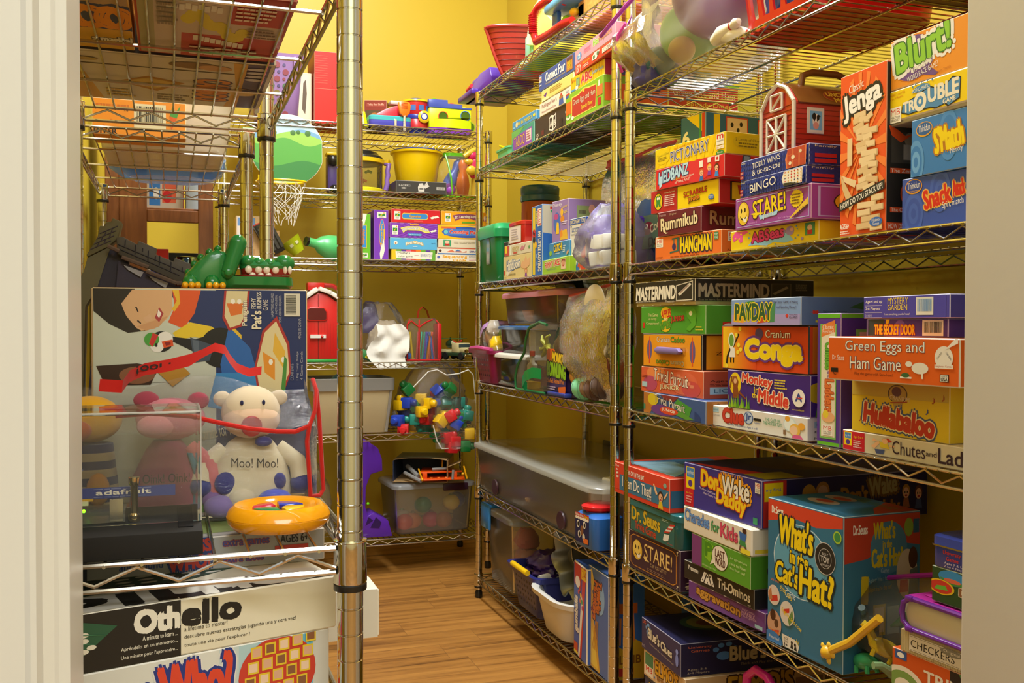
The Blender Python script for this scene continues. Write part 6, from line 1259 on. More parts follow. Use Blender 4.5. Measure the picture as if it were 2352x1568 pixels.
gbox(None,'game_box','orange and yellow box with big rounded letters seen from below, top left shelf corner','dca020',dict(bottom=[R(2,55,98,98,'b89a74'),R(2,40,98,62,'5a8aa8'),T('CO',34,36,98,66,'e8941e','2a3a6a',.05,rot=0,b=.08),R(2,2,98,34,'d8a818'),T('a magical',52,10,98,22,'e8e4d0','3a2a1a',.04,b=.03)]),'box','boxes seen through the upper left shelves',bx=(-.150,1.175,U1+.0005,90,.105,.05,.285))
car = [R(2,2,98,98,'d4ccb8'),R(86,2,98,98,'5a4a6e'),P('d8a83a',(2,2),(16,2),(10,60),(2,60)),R(2,76,98,78,'4a3a2a'),P('d8a84a',(80,2),(87,2),(87,98),(80,98),(84,50)),P('b8842a',(24,44),(40,60),(58,50),(44,28)),P('d8b85a',(27,45),(40,56),(54,49),(43,33)),T('CARIBOO',64,14,80,62,'d8862a','4a3a5a',.04,rot=-90,b=.05),*lines(44,8,62,24,3,'8a7a5a'),E(62,88,12,6,'8a6a4a'),E(72,86,8,5,'c89a6a'),E(88,40,8,8,'d8b87a'),*[E(92,90-i*7,5,2.6,'c8c4d0') for i in range(4)],*lines(18,10,34,30,3,'c8a84a'),E(12,86,6,3,'b8a05a')]
gbox(None,'game_box','cream treasure game box with purple end seen from below, rear of the top left shelf','d0c8b4',dict(bottom=car,end=[R(1,1,99,99,'4a3a60')],front=[R(1,1,99,99,'2e2a26')]),'box','boxes seen through the upper left shelves',bx=(-.150,1.475,U1+.0005,90,.298,.055,.31))
E1 = SH['E1']
gbox(None,'cardboard_box','orange carrot-patterned box with a white barcode label, on the second left shelf','e8921c',dict(front=[
    *lines(4,70,40,90,1,'c8701a'),*barcode(44,22,78,90,K,'e0d8b8'),P('4a9a3a',(82,60),(86,96),(88,70),(94,92),(90,56)),P('d8601a',(82,60),(90,56),(84,20)),*[E(x,y,1.4,3,'d87a1a') for x,y in ((8,80),(20,40),(30,76),(12,24),(92,20),(36,20))],T('16',34,66,38,76,K),T('DIVER',2,2,26,16,K,b=.03)]),'box',bx=(-.146,2.12,E1+.0005,90,.178,.072,.11),edge='e8d8b0')
wt = thing('storage_tub','big white plastic tub seen through the second left wire shelf','tub',(-.01,2.42,E1+.001))
tub(MB(),.30,.36,.14,mat('f0ece2','plastic'),.86,.05,rim=.008,rimh=.01).build('body',wt)
sb = sack(.27,.22,.12,clear('3a7ab0',.25,.08,.7,'blue_bag'),3,.5,.1);o = sb.build('plastic_bag')
place(o,(.0,2.75,E1+.001));tag(o,'shiny blue and green plastic bag behind the white tub, seen from below','bag')
# ------------------------------------------------------------------ brown wooden case in the left corner
WOOD = node_mat('brown_wood',lambda nt,b: None)
def wood_nodes(m,c0,c1,sc):
    nt = m.node_tree;b = nt.nodes['Principled BSDF']
    tc = nt.nodes.new('ShaderNodeTexCoord');mp = nt.nodes.new('ShaderNodeMapping');mp.inputs['Scale'].default_value = sc
    n = nt.nodes.new('ShaderNodeTexNoise');n.inputs['Scale'].default_value = 3;n.inputs['Detail'].default_value = 6;n.inputs['Distortion'].default_value = .8
    r = nt.nodes.new('ShaderNodeValToRGB');r.color_ramp.elements[0].color = lin(c0);r.color_ramp.elements[1].color = lin(c1);r.color_ramp.elements[0].position = .3;r.color_ramp.elements[1].position = .7
    nt.links.new(tc.outputs['Object'],mp.inputs[0]);nt.links.new(mp.outputs[0],n.inputs['Vector']);nt.links.new(n.outputs['Fac'],r.inputs[0]);nt.links.new(r.outputs[0],b.inputs['Base Color'])
    b.inputs['Roughness'].default_value = .4
wood_nodes(WOOD,'6a3c1a','8a5428',(20,20,2.5))
bc = thing('wooden_case','brown wooden open-fronted case standing in the left rear corner','furniture',(0,2.97,0))
for nm,(x0,z0,x1,z1,y0,y1) in (('side_panel',(-.172,0,-.136,1.62,0,.34)),('side_panel',(-.136,0,-.062,1.62,0,.02)),('stile',(.077,0,.118,1.62,0,.02)),('rail',(-.062,1.284,.077,1.318,0,.02)),('top',(-.172,1.62,.118,1.64,0,.34)),('shelf',(-.136,1.055,.118,1.075,.02,.34)),('shelf',(-.136,1.318,.118,1.326,.02,.34))):
    MB().box(x0,y0,z0,x1,y1,z1,WOOD,.0015,1).build(nm,bc,smooth=False)
gbox(None,'toy_box','bright picture box behind the wooden rail in the left corner','d8503a',dict(front=[R(2,2,98,98,'c8b8a0'),R(2,40,26,98,'e0b030'),R(30,20,52,98,'3a7ab8'),R(56,30,84,98,'d8603a'),E(14,60,8,16,'c8302a'),E(66,50,9,20,'c8201e'),E(44,60,6,20,W)]),'box',bx=(-.10,3.10,1.3265,90,.14,.09,.1))
gbox(None,'toy_box','pale blue and white box at the right behind the wooden rail','a8c0d8',dict(front=[R(10,10,90,90,'b8cce0')]),'box',bx=(.045,3.08,1.3265,90,.06,.09,.1))
gbox(None,'toy_box','red and blue box with scalloped edge inside the wooden case','c8201e',dict(front=[R(2,2,98,44,'e0c020'),R(2,40,98,60,'2a3a9a'),*[E(10+i*16,60,8,8,W) for i in range(6)],R(2,60,98,98,'c8201e')]),'box',bx=(-.062,3.02,1.0755,90,.058,.135,.08))
gbox(None,'storage_box','dark navy box behind the tin in the wooden case','2a3038',{},'box',bx=(-.03,3.17,1.0755,90,.13,.135,.1))
m = MB();m.lathe([(.036,0),(.036,.105),(.03,.116),(0,.12)],mat('6a7a78','metal'),28);o = m.build('metal_tin');place(o,(.047,3.08,1.0755));tag(o,'grey-blue domed metal tin inside the wooden case','tin')
# things at the left end of the back unit's third shelf
gbox(None,'toy_box','wooden block box with pale blue lid, between the two thin posts','d0b080',dict(front=[R(4,40,60,98,'e0d8d0'),R(6,76,70,96,'6a94cc'),E(30,54,20,10,'d8d8e0'),R(50,4,94,36,'d8b078'),R(52,6,70,20,'c89a60'),E(40,46,6,5,'c83a3a')]),'box',bx=(.235,3.84,SH['C3'],90,.10,.155,.12))
wb = random.Random(4)
for i,(x,z) in enumerate(((.355,0),(.388,0),(.362,.027),(.38,.054),(.352,.081),(.385,.081),(.368,.108))):
    o = MB().box(-.016,-.02,0,.016,.02,.0265,mat(wb.choice(['d8b078','dcbc8a','cfa468']),'paint'),.0015,1).build('wooden_block',smooth=False)
    place(o,(x,3.90,SH['C3']+z),wb.uniform(-6,6));tag(o,'plain wooden toy block in the small pile on the back shelf','block','wooden blocks piled on the back shelf')
# ------------------------------------------------------------------ top shelf of the back unit
C1,C2,C3,C4,C5,C6 = (SH[k]+.0008 for k in ('C1','C2','C3','C4','C5','C6'))
# lilac basket with round holes
t = thing('laundry_basket','lilac plastic basket with round holes, at the left of the top back shelf','basket',(.388,3.98,C1))
LIL = pl('8d6ea6')
m = MB();tub(m,.20,.30,.255,LIL,.82,.035,rim=.006,rimh=.014);m.build('body',t)
rh = random.Random(2)
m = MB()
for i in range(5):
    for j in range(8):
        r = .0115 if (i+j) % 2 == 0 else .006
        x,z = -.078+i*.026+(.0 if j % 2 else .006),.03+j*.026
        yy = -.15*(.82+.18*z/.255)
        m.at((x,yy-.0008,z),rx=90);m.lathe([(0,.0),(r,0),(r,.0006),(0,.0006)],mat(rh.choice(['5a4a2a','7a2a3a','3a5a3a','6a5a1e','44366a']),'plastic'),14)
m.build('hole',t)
m = MB()
for x in (-.02,.06): m.box(x,-.159,.19,x+.012,-.15,.245,LIL,.003)
m.build('rib',t)
gbox(None,'carton','brown and white picture carton between the lilac basket and the tall red carton','d8c8a8',dict(front=[R(20,4,96,96,'d4cbb4'),P('5a4a3a',(40,30),(60,20),(70,60),(64,88),(48,80)),R(1,1,18,99,'c88a2a')]),'carton',bx=(.462,3.88,C1,90,.062,.2,.15))
m = MB();m.lathe([(.034,0),(.034,.004),(.020,.008),(.008,.062),(0,.064)],gl('d4e010'),20);o = m.build('toy_cone');place(o,(.722,3.86,C1));tag(o,'bright yellow-green toy cone on the top back shelf beside the thick post','toy')
tb = gbox(None,'toy_box','dark red boxed bear toy with clear window, behind the red toy phone','7a2418',dict(front=[R(4,4,96,66,'4a3a22'),R(8,78,94,90,'8a3428'),T('Teddy Bear Shuffle',14,80,88,89,'d8b8a0'),E(46,34,26,24,'9a6028'),E(60,28,18,16,'7a4a1e')],left=[R(2,2,98,98,'6a2218'),R(8,6,92,60,'3a2a18')]),'box',bx=(.735,3.90,C1,72,.088,.118,.08))
# toy phone with handset
t = thing('toy_phone','red, teal and blue toy phone with orange handset on a curly white cord','toy',(.822,3.86,C1))
m = MB();m.loft([(0,0,0,.165,.10,.018),(0,0,.004,.17,.105,.02),(0,0,.026,.17,.105,.02)],pl('4a4ab8'),6);m.build('base',t)
m = MB();m.loft([(0,0,.026,.171,.106,.02),(0,0,.040,.171,.106,.02),(0,0,.044,.163,.098,.018)],pl('3aa8b0'),6);m.build('deck',t)
m = MB();m.prism([(-.062,.044),(.072,.044),(.072,.092),(.05,.094),(.02,.088),(-.02,.072),(-.05,.054)],.07,pl('c82a3a'),off=-.03,bev=.004);m.build('housing',t)
m = MB();m.box(.006,-.02,.096,.068,.03,.112,pl('b8b4b0'),.004);m.build('top_handle',t)
m = MB();m.prism([(.027,.085),(.03,.10),(.052,.104),(.074,.10),(.08,.085),(.074,.055),(.062,.044),(.048,.044),(.034,.055)],.016,pl('ee7418'),off=-.062,bev=.004)
for i in range(5): m.box(.040,-.0635,.074+i*.005,.066,-.062,.0758+i*.005,pl('d8600e'))
m.build('handset',t)
m = MB();pts = []
for i in range(200):
    s = i/199
    if s < .45: bx_,bz = .052,.044-.058*s/.45
    elif s < .62: a = PI*(s-.45)/.17;bx_,bz = .034+.018*math.cos(a),-.014-.014*math.sin(a)
    else: bx_,bz = .016,-.014+.042*(s-.62)/.38
    pts.append((bx_+.0045*math.cos(i*1.25),-.0665+.0045*math.sin(i*1.25),bz))
m.tube(pts,.0014,pl('e0dac4'),5);m.build('cord',t)
# toy bus
t = thing('toy_bus','round red toy bus with blue windows and a yellow wheel on the top back shelf','toy',(.955,3.94,C1))
m = MB();m.lathe([(.050,0),(.056,.006),(.056,.038),(.0545,.04)],pl('b8222a'),32);m.lathe([(.0545,.056),(.056,.058),(.056,.108),(.052,.112)],pl('c0262c'),32);m.build('body',t)
m = MB();m.lathe([(.0565,.040),(.0575,.042),(.0575,.056),(.0565,.058)],pl('2e3a9a'),32);m.build('band',t)
m = MB();m.lathe([(.054,.110),(.060,.113),(.058,.12),(.03,.124),(0,.124)],pl('e8b81e'),32);m.lathe([(.03,.124),(.026,.130),(0,.131)],pl('2e3a7a'),24);m.build('roof',t)
for a in (-150,-115,-80,-45):
    m = MB();m.sheet([[(.0572*math.cos(R_(a+d)),.0572*math.sin(R_(a+d)),z) for d in (-11,-4,4,11)] for z in (.074,.096)],pl('3a68b0'));m.build('window',t)
m = MB();m.at((.020,-.056,.048),rx=90);m.lathe([(.024,0),(.025,.004),(.018,.009),(.015,.0095)],pl('e8c01a'),24,cap=False);m.lathe([(.015,.008),(.012,.0095),(.010,.0095)],pl('2e3a9a'),24,cap=False);m.lathe([(.010,.0095),(0,.010)],pl('e8e4d8'),24,cap=False);m.build('wheel',t)
m = MB();m.loft([(0,0,-.016,.07,.06,.02),(0,0,0.0,.08,.08,.03)],pl('2e3a9a'),6);m.build('base',t);t.location.z += .0165
# shape sorter
t = thing('shape_sorter','lime green shape sorting toy with stepped blue top, right end of the top back shelf','toy',(1.085,3.93,C1))
LIM = pl('c6e010')
m = MB();m.prism([(-.09,.022),(.088,.022),(.088,.105),(-.09,.105)],.11,LIM,off=-.055,bev=.004)
m.at((0,-.04,0));m.sheet([[(-.07+.158*i/16,-.016-.022*math.sin(PI*i/16),z) for i in range(17)] for z in (.022,.040+.0,.058)],LIM)
m.sheet([[(-.07+.158*i/16,-.016-.022*math.sin(PI*i/16)*k,.058+.012*i/16) for i in range(17)] for k in (1,0)],LIM);m.build('body',t)
m = MB();m.loft([(0,-.006,0,.18,.13,.03),(0,-.006,.022,.186,.135,.03)],pl('7a3ab0'),7);m.build('base',t)
m = MB();m.prism([(-.092,.104),(.09,.104),(.09,.112),(.05,.112),(.05,.124),(-.012,.124),(-.012,.138),(-.092,.138)],.114,pl('3a4fa8'),off=-.057,bev=.002);m.build('stepped_top',t)
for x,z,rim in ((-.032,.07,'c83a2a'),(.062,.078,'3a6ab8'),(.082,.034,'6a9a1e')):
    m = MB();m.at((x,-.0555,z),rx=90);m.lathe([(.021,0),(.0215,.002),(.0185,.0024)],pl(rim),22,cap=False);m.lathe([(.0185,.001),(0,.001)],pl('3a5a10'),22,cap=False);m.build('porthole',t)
for x,z,c in ((-.055,.138,'b81e2a'),(.018,.124,'a81e3a'),(.07,.112,'d0e010')):
    m = MB();m.ell((x,0,z),(.024,.024,.014),pl(c),20,10)
    if x < 0: m.ell((x,0,z+.006),(.016,.016,.011),pl('4ab02a'),18,8)
    m.build('ball',t)
# ------------------------------------------------------------------ second shelf
t = thing('round_board','round play board printed with green hills and blue sky, leaning on the back shelf','board',(.42,3.765,C2+.0),0,rx=-4)
disc = []
for i in range(60):
    a = 2*PI*i/60;x,z = .136*math.cos(a),.137+.136*math.sin(a)
    disc.append((min(x,.129),max(z,.0)))
m = MB();m.prism(disc,.004,mat('e8e4d8'),bev=0)
def onboard(z0,fn,c,lift):
    lo,hi = [],[]
    for i in range(33):
        x = -.134+.262*i/32;zc = math.sqrt(max(0,.1345**2-x*x)) if x < .1285 else 0
        b_,t_ = .137-zc,.137+zc
        hi.append((x,-lift,max(b_,min(t_,fn(x)))));lo.append((x,-lift,max(b_,min(t_,z0))))
    m.sheet([lo,hi],mat(c))
onboard(0,lambda x: 1,'a8c4d8',.0004)
onboard(0,lambda x: .205+.012*math.sin(x*30),'6a9ac0',.0006)
onboard(0,lambda x: .192+.016*math.sin(x*22+1),'8ab84a',.0008)
onboard(0,lambda x: .168+.014*math.sin(x*34+2),'4e9a3a',.001)
onboard(0,lambda x: .085+.012*math.sin(x*26),'2f7a36',.0012)
for x,z,r in ((.02,.203,.010),(.04,.206,.008),(.075,.203,.011),(-.05,.20,.010)): m.at((x,-.0014,z),rx=90);m.lathe([(r,0),(0,.0004)],mat('3a6a2a'),14)
m.at();m.build('disc',t,smooth=False)
m = MB();m.box(-.165,.006,.10,-.06,.009,.215,mat('6aa83a'),.001,1);m.box(-.162,.0052,.168,-.078,.0058,.212,mat('e4e0d0'))
paint(m,lambda u,v,d: (-.161+u,.0052-d,.169+v),.082,.042,[T('MICKEY MOUSE',6,62,94,92,'c8402a',b=.03),T('CLUBHOUSE',4,8,96,56,'e8902a','e8e4d8',.04,b=.05)]);m.build('sign_panel',t,smooth=False)
# hoop with net
t = thing('toy_basketball_hoop','yellow toy basketball hoop with a white string net hanging over the shelf edge','toy',(.392,3.715,C2+.008))
m = MB();m.tube([(.088*math.cos(2*PI*i/40),.050*math.sin(2*PI*i/40),0) for i in range(40)],.0042,pl('f0c010'),8,True)
m.tube([(-.09,.05,.004),(.085,.05,.004)],.004,pl('f0c010'),8);m.box(-.082,.044,-.004,-.06,.056,.028,pl('f0c010'),.002);m.build('rim',t)
m = MB();NET = cl('e8e4d8')
for k in range(14):
    for s in (1,-1):
        pts = []
        for j in range(9):
            f = j/8;a = 2*PI*k/14+s*f*1.3+.25*math.sin(7*f+k);r = 1-.62*f
            pts.append((.088*r*math.cos(a)+.012*f,.05*r*math.sin(a)*(1-.4*f),-.004-(.135+.025*math.sin(k*1.7))*f))
        m.tube(pts,.0013,NET,4)
m.build('net',t)
# drum of bugs
t = thing('toy_drum','clear round toy drum with black lid, yellow bands and a purple grip handle','toy',(.722,3.93,C2))
m = MB();m.lathe([(.088,.018),(.090,.02),(.092,.125),(.092,.13)],clear('b8a868',.72,.06,0,'amber_clear'),36,cap=False);m.build('drum',t)
m = MB();m.lathe([(.0,.001),(.086,.001),(.096,.004),(.096,.018),(.091,.022)],pl('d8cc22'),36);m.build('base_band',t)
m = MB();m.lathe([(.091,.122),(.098,.124),(.099,.138),(.094,.140)],pl('e8c41a'),36,cap=False);m.build('top_band',t)
m = MB();m.lathe([(.094,.139),(.090,.150),(.078,.156),(.070,.168),(.062,.170),(0,.170)],pl('24221f'),36);m.build('lid',t)
m = MB();m.tube([(.098,-.02,.128),(.112,-.03,.122),(.106,-.03,.095),(.109,-.03,.08),(.104,-.03,.06),(.106,-.03,.045),(.100,-.025,.02)],[.010,.011,.0095,.0105,.0095,.0105,.011],pl('8a6ac0'),10);m.build('handle',t)
m = MB();m.tube([(.1,-.02,.131),(.114,-.03,.131)],.011,pl('e8c41a'),10);m.build('handle_cap',t)
m = MB();m.box(-.135,-.04,.0,-.085,.02,.15,pl('4a3a78'),.01);m.ell((-.115,-.045,.125),(.022,.02,.022),pl('1e1c1a'));m.box(-.14,-.05,.145,-.088,.0,.156,pl('e8c41a'),.003);m.ell((-.11,-.05,.012),(.018,.018,.018),gl('1e1c1a'));m.build('side_handle',t)
rb2 = random.Random(9)
for i in range(9):
    o = MB().tube([(0,0,0),(.016,.004,.008),(.030,0,.002)],.0055,pl(rb2.choice(['e88a2a','3aa0b0','c83a2a','d8c02a','4a9a3a'])),7).build('plastic_bug')
    place(o,(.70+rb2.uniform(-.03,.06),3.90+rb2.uniform(-.03,.05),C2+.024+.014*(i % 6)),rb2.uniform(0,360));tag(o,'small coloured plastic bug inside the clear toy drum','toy','plastic bugs in the clear drum')
# bucket
t = thing('sand_bucket','bright yellow bucket with a blue rimmed lid, standing on the dark grey robot box','bucket',(.952,3.915,BX['laser'][2]+BX['laser'][5]+.0005))
m = MB();m.lathe([(0,.001),(.078,.001),(.081,.004),(.098,.122),(.107,.124),(.108,.132),(.101,.134),(.098,.126),(.079,.008),(0,.008)],pl('f0cc08'),40,cap=False);m.build('bucket',t)
m = MB();m.lathe([(.103,.130),(.104,.136),(.098,.139),(0,.137)],pl('2f43a0'),40);m.build('lid',t)
for x in (.012,.06): MB().tube([(x-.005,-.094,.134),(x-.005,-.094,.142),(x,-.094,.145),(x+.005,-.094,.142),(x+.005,-.094,.134)],.0016,pl('e8e000'),6).build('lug',t)
MB().tube([(.004,-.05,.139),(.024,-.05,.150),(.034,-.045,.147)],.0075,clear('e8e8e0',.5,.1,0,'clear_knob'),10).build('knob',t)
# bag of skittles
t = thing('clear_tote','clear round-topped bag with lime green trim holding bowling toys','bag',(1.118,3.93,C2))
m = MB();m.loft([(0,0,.002,.17,.12,.04),(0,0,.06,.20,.15,.06),(0,0,.12,.19,.14,.06),(0,0,.165,.12,.09,.04),(0,0,.178,.10,.06,.025)],VINYL,8);m.build('shell',t)
m = MB();GT = pl('62b81e')
m.loft([(0,0,.172,.104,.066,.028),(0,0,.186,.106,.066,.028),(0,0,.188,.09,.05,.02)],GT,7);m.tube([(-.05,-.035,.176),(-.044,-.062,.13),(-.036,-.078,.07),(-.028,-.062,.004)],.004,GT,7);m.tube([(-.08,-.058,.003),(.08,-.058,.003)],.004,GT,7);m.build('trim',t)
def pin(c): return MB().lathe([(0,0),(.020,0),(.022,.01),(.028,.05),(.024,.08),(.014,.105),(.018,.125),(.019,.14),(.012,.152),(0,.155)],pl(c),20).build('toy_pin')
o = pin('e87a1e');place(o,(1.145,3.90,C2+.005));tag(o,'orange toy bowling pin upright in the clear green-trimmed bag','toy')
o = pin('4a62b8');place(o,(1.075,3.925,C2+.02),ry=24);tag(o,'blue toy bowling pin leaning in the clear green-trimmed bag','toy')
o = MB().ell((0,0,.026),(.027,.027,.026),pl('9a4ab8')).build('toy_ball');place(o,(1.082,3.885,C2+.006));tag(o,'purple toy bowling ball at the bottom of the green-trimmed bag','ball')
t = thing('toy_parrot','pink and yellow toy parrot beside the green-trimmed bag, behind a chrome post','toy',(1.175,3.825,C2+.062))
m = MB();m.ell((0,0,.06),(.032,.026,.055),pl('d82a68'));m.ell((-.012,-.006,.10),(.024,.02,.022),pl('d82a68'));m.build('body',t)
m = MB();m.tube([(-.052,-.014,.096),(-.034,-.016,.108),(-.014,-.012,.122),(.006,-.006,.13)],[.010,.011,.011,.010],pl('e8c84a'),10);m.build('crest',t)
m = MB();m.ell((-.03,-.014,.076),(.020,.010,.012),pl('e0b83a'),14,8);m.ell((-.022,-.02,.040),(.022,.014,.020),pl('e8c43a'),14,8);m.ell((.03,-.02,.048),(.018,.012,.014),pl('e8b83a'),14,8);m.ell((-.01,-.022,.104),(.002,.002,.002),K and gl(K),6,5);m.build('wing',t)
MB().tube([(0,0,-.061),(.0,0,.01)],.016,pl('c8a83a'),12).build('stand',t)
# ------------------------------------------------------------------ third shelf
t = thing('black_case','black ribbed plastic case leaning behind the crocodile, red at its top corner','case',(.395,3.85,C3),0,ry=-28)
m = MB();m.box(-.035,-.05,.016,.03,.06,.145,mat('24221f','plastic'),.004)
for i in range(4): m.box(-.028+i*.016,-.0525,.03,-.016+i*.016,-.05,.13,mat('302d28','plastic'),.0008,1)
m.box(-.03,-.0535,.02,-.012,-.051,.05,mat('b8922a','plastic'),.001,1);m.build('shell',t)
MB().box(-.03,-.02,.1455,.01,.02,.151,pl('c8281e'),.001,1).build('label',t)
m = MB();m.at(rx=0);m.lathe([(.026,0),(.034,.03),(.042,.062),(.040,.062),(.032,.03),(.024,.003)],pl('b8c81e'),24,cap=False);m.lathe([(.026,0),(0,.0)],pl('b8c81e'),24)
for a in (-110,-70): m.at((.037*math.cos(R_(a)),.037*math.sin(R_(a)),.038),rz=a+90);m.box(-.007,-.001,-.006,.007,.001,.006,mat('d8d8b0','plastic'),.0008,1)
o = m.build('toy_cup');place(o,(.478,3.90,C3+.026),rx=0,ry=-38);tag(o,'yellow-green toy cup with square holes lying on the third back shelf','toy')
t = thing('toy_funnel','mint green toy funnel lying on its side with a black spout end','toy',(.585,3.90,C3+.053),200,ry=80)
m = MB();m.lathe([(.050,-.04),(.052,-.036),(.046,.0),(.034,.03),(.018,.05),(.016,.085),(.014,.085),(.016,.05),(.044,0),(.048,-.036)],pl('5ac878'),28,cap=False)
for i in range(4): m.lathe([(.0165,.055+i*.007),(.0178,.057+i*.007),(.0165,.059+i*.007)],pl('5ac878'),20,cap=False)
m.build('cone',t)
MB().lathe([(.015,.082),(.019,.084),(.019,.094),(.012,.095),(0,.09)],pl('1a1a18'),8).build('spout_end',t)
# ------------------------------------------------------------------ fourth shelf
t = thing('toy_barn_house','red toy barn with white roof trim and a white latch, beside the thick front post','toy',(.482,3.80,C4))
RB = pl('cf2420')
m = MB();m.prism([(0,.012),(.155,.012),(.155,.205),(.142,.222),(.085,.262),(.058,.268),(.0,.235)],.17,RB,off=0,bev=.002)
for i in range(12): m.box(.006+i*.012,-.0008,.02,.0068+i*.012,.0002,.15,pl('b81e1c'))
m.box(.054,-.0012,.012,.056,.0002,.262,pl('6a1410'));m.build('walls',t)
m = MB()
for a,b in (((-.006,.232),(.056,.276)),((.056,.276),(.10,.26)),((.10,.26),(.16,.222))):
    dx,dz = b[0]-a[0],b[1]-a[1];L = math.hypot(dx,dz);nx,nz = -dz/L*.016,dx/L*.016
    m.prism([a,b,(b[0]+nx,b[1]+nz),(a[0]+nx,a[1]+nz)],.19,pl('e6e2da'),off=-.012,bev=.0015)
m.build('roof',t)
m = MB();m.box(.02,.04,.278,.085,.10,.308,RB,.003);m.tube([(.085,.07,.300),(.12,.07,.298),(.15,.07,.28),(.165,.07,.25)],.009,pl('b8201e'),10);m.build('handle',t)
m = MB();m.loft([(.05,0,0,.085,.012,.004),(.05,0,.002,.085,.012,.004)],RB,4)
fr = [(.010,.205),(.010,.165),(.018,.158),(.082,.158),(.090,.165),(.090,.195),(.078,.212),(.022,.212)]
m = MB();m.prism(fr,.006,RB,off=-.005,bev=.002);m.prism([(.015,.203),(.015,.168),(.020,.163),(.08,.163),(.085,.168),(.085,.194),(.076,.207),(.024,.207)],.001,pl('5a0e0c'),off=-.0056);m.build('window',t)
m = MB();m.loft([(.053,-.006,.093,.062,.012,.005),(.053,-.006,.106,.062,.012,.005)],pl('e6e2da'),6);m.ell((.068,-.013,.0985),(.0055,.004,.0055),RB,12,8);m.build('latch',t)
m = MB();m.box(-.004,-.008,0,.16,.17,.012,pl('2e9a3e'),.003);m.build('base',t)
o = sack(.24,.2,.235,BAG,11,.45,.14).build('plastic_bag');place(o,(.80,3.95,C4));tag(o,'crinkled clear plastic bag of toys and cloth on the fourth back shelf','bag')
m = MB();g = []
for j in range(13):
    row = []
    for i in range(13):
        u,v = i/12-.5,j/12
        row.append((.02+.17*u*(1-.45*abs(v-.55)*1.6)+.015*math.sin(7*v),-.07-.03*v+.016*noise3(u*6,v*5,1),.14-.165*v+.008*noise3(u*5,v*5,4)+.012*abs(u)*(1 if v < .5 else -.6)))
    g.append(row)
m.sheet(g,cl('e4e2da'));o = m.build('white_cloth');place(o,(.80,3.90,C4));tag(o,'creased white cloth spilling from the bag over the shelf edge','cloth')
o = sack(.15,.11,.13,cl('c8b8a0'),5,.5,.12).build('cloth_bundle');place(o,(.835,3.97,C4+.03));tag(o,'beige fabric bundle inside the crinkled clear bag','cloth')
o = sack(.09,.08,.12,pl('4a3a78'),8,.6,.2,14,8).build('toy_block');place(o,(.765,3.99,C4+.11));tag(o,'dark purple plastic toy at the top of the crinkled clear bag','toy')
m = MB();m.box(-.04,-.02,0,.04,.02,.03,pl('2a7a3a'),.004);m.box(-.018,-.0215,.004,.012,-.02,.028,pl('e0d020'),.001,1);o = m.build('green_toy');place(o,(.735,3.84,C4+.004),ry=30);tag(o,'small green toy with a yellow diamond under the white cloth','toy')
m = MB();m.tube([(-.03,0,.015),(0,.004,.024),(.03,0,.014)],.013,pl('2f6ad0'),9);m.tube([(.005,0,.02),(.0,-.01,.045)],.008,pl('3a7ae0'),8);o = m.build('blue_toy');place(o,(.885,3.86,C4+.003));tag(o,'bright blue plastic toy at the right of the white cloth','toy')
# marker case
t = thing('marker_case','clear vinyl case with red edges and a red handle, full of coloured markers','case',(.962,3.865,C4))
m = MB();m.loft([(0,0,0,.138,.07,.006),(0,0,.13,.138,.07,.006),(0,0,.16,.13,.05,.006),(0,0,.172,.10,.03,.006)],VINYL,4);m.build('shell',t)
m = MB();RV = pl('c01e24')
for x,y in ((-.068,-.034),(-.02,-.036),(.066,-.034)):
    m.tube([(x,y,.0),(x,y,.145),(x*.8,y*.6,.165)],.003,RV,7)
m.tube([(-.068,-.034,.003),(.066,-.034,.003),(.066,.034,.003),(-.068,.034,.003)],.003,RV,7,True);m.tube([(-.068,-.034,.145),(-.05,-.03,.16),(-.02,-.036,.135)],.003,RV,7);m.tube([(-.02,-.036,.135),(.01,-.03,.155),(.04,-.02,.166)],.003,RV,7)
m.box(.056,-.037,.005,.074,.034,.15,RV,.004);m.build('piping',t)
g = [[(-.012+.05*k/10*0+x_,y_,z_) for k in range(1)] for x_,y_,z_ in ()]
m = MB();pth = [(-.018,0,.170),(-.014,0,.20),(.002,0,.218),(.020,0,.204),(.030,0,.172)]
m.sheet([[(p[0],-.016,p[2]) for p in pth],[(p[0],.016,p[2]) for p in pth]],RV);m.build('handle',t)
for i,c in enumerate(['d85a5a','7a4a2a','4ac0a0','4aa890','6a4ab0','4a6ad8','e8862a','d85a4a','3a4a9a','4a7ad0','d84a5a','2a2a3a','e0c020']):
    m = MB();m.lathe([(0,0),(.0042,0),(.0045,.002),(.0045,.108),(.0035,.112),(0,.112)],pl(c),10)
    o = m.build('marker');place(o,(.935+i*.0075 if i < 11 else .908+(i-11)*.012,3.845+.008*(i % 3),C4+.005),ry=(4+i*.6) if i < 8 else -6);tag(o,'coloured felt marker standing in the clear vinyl case','marker','markers in the clear case')
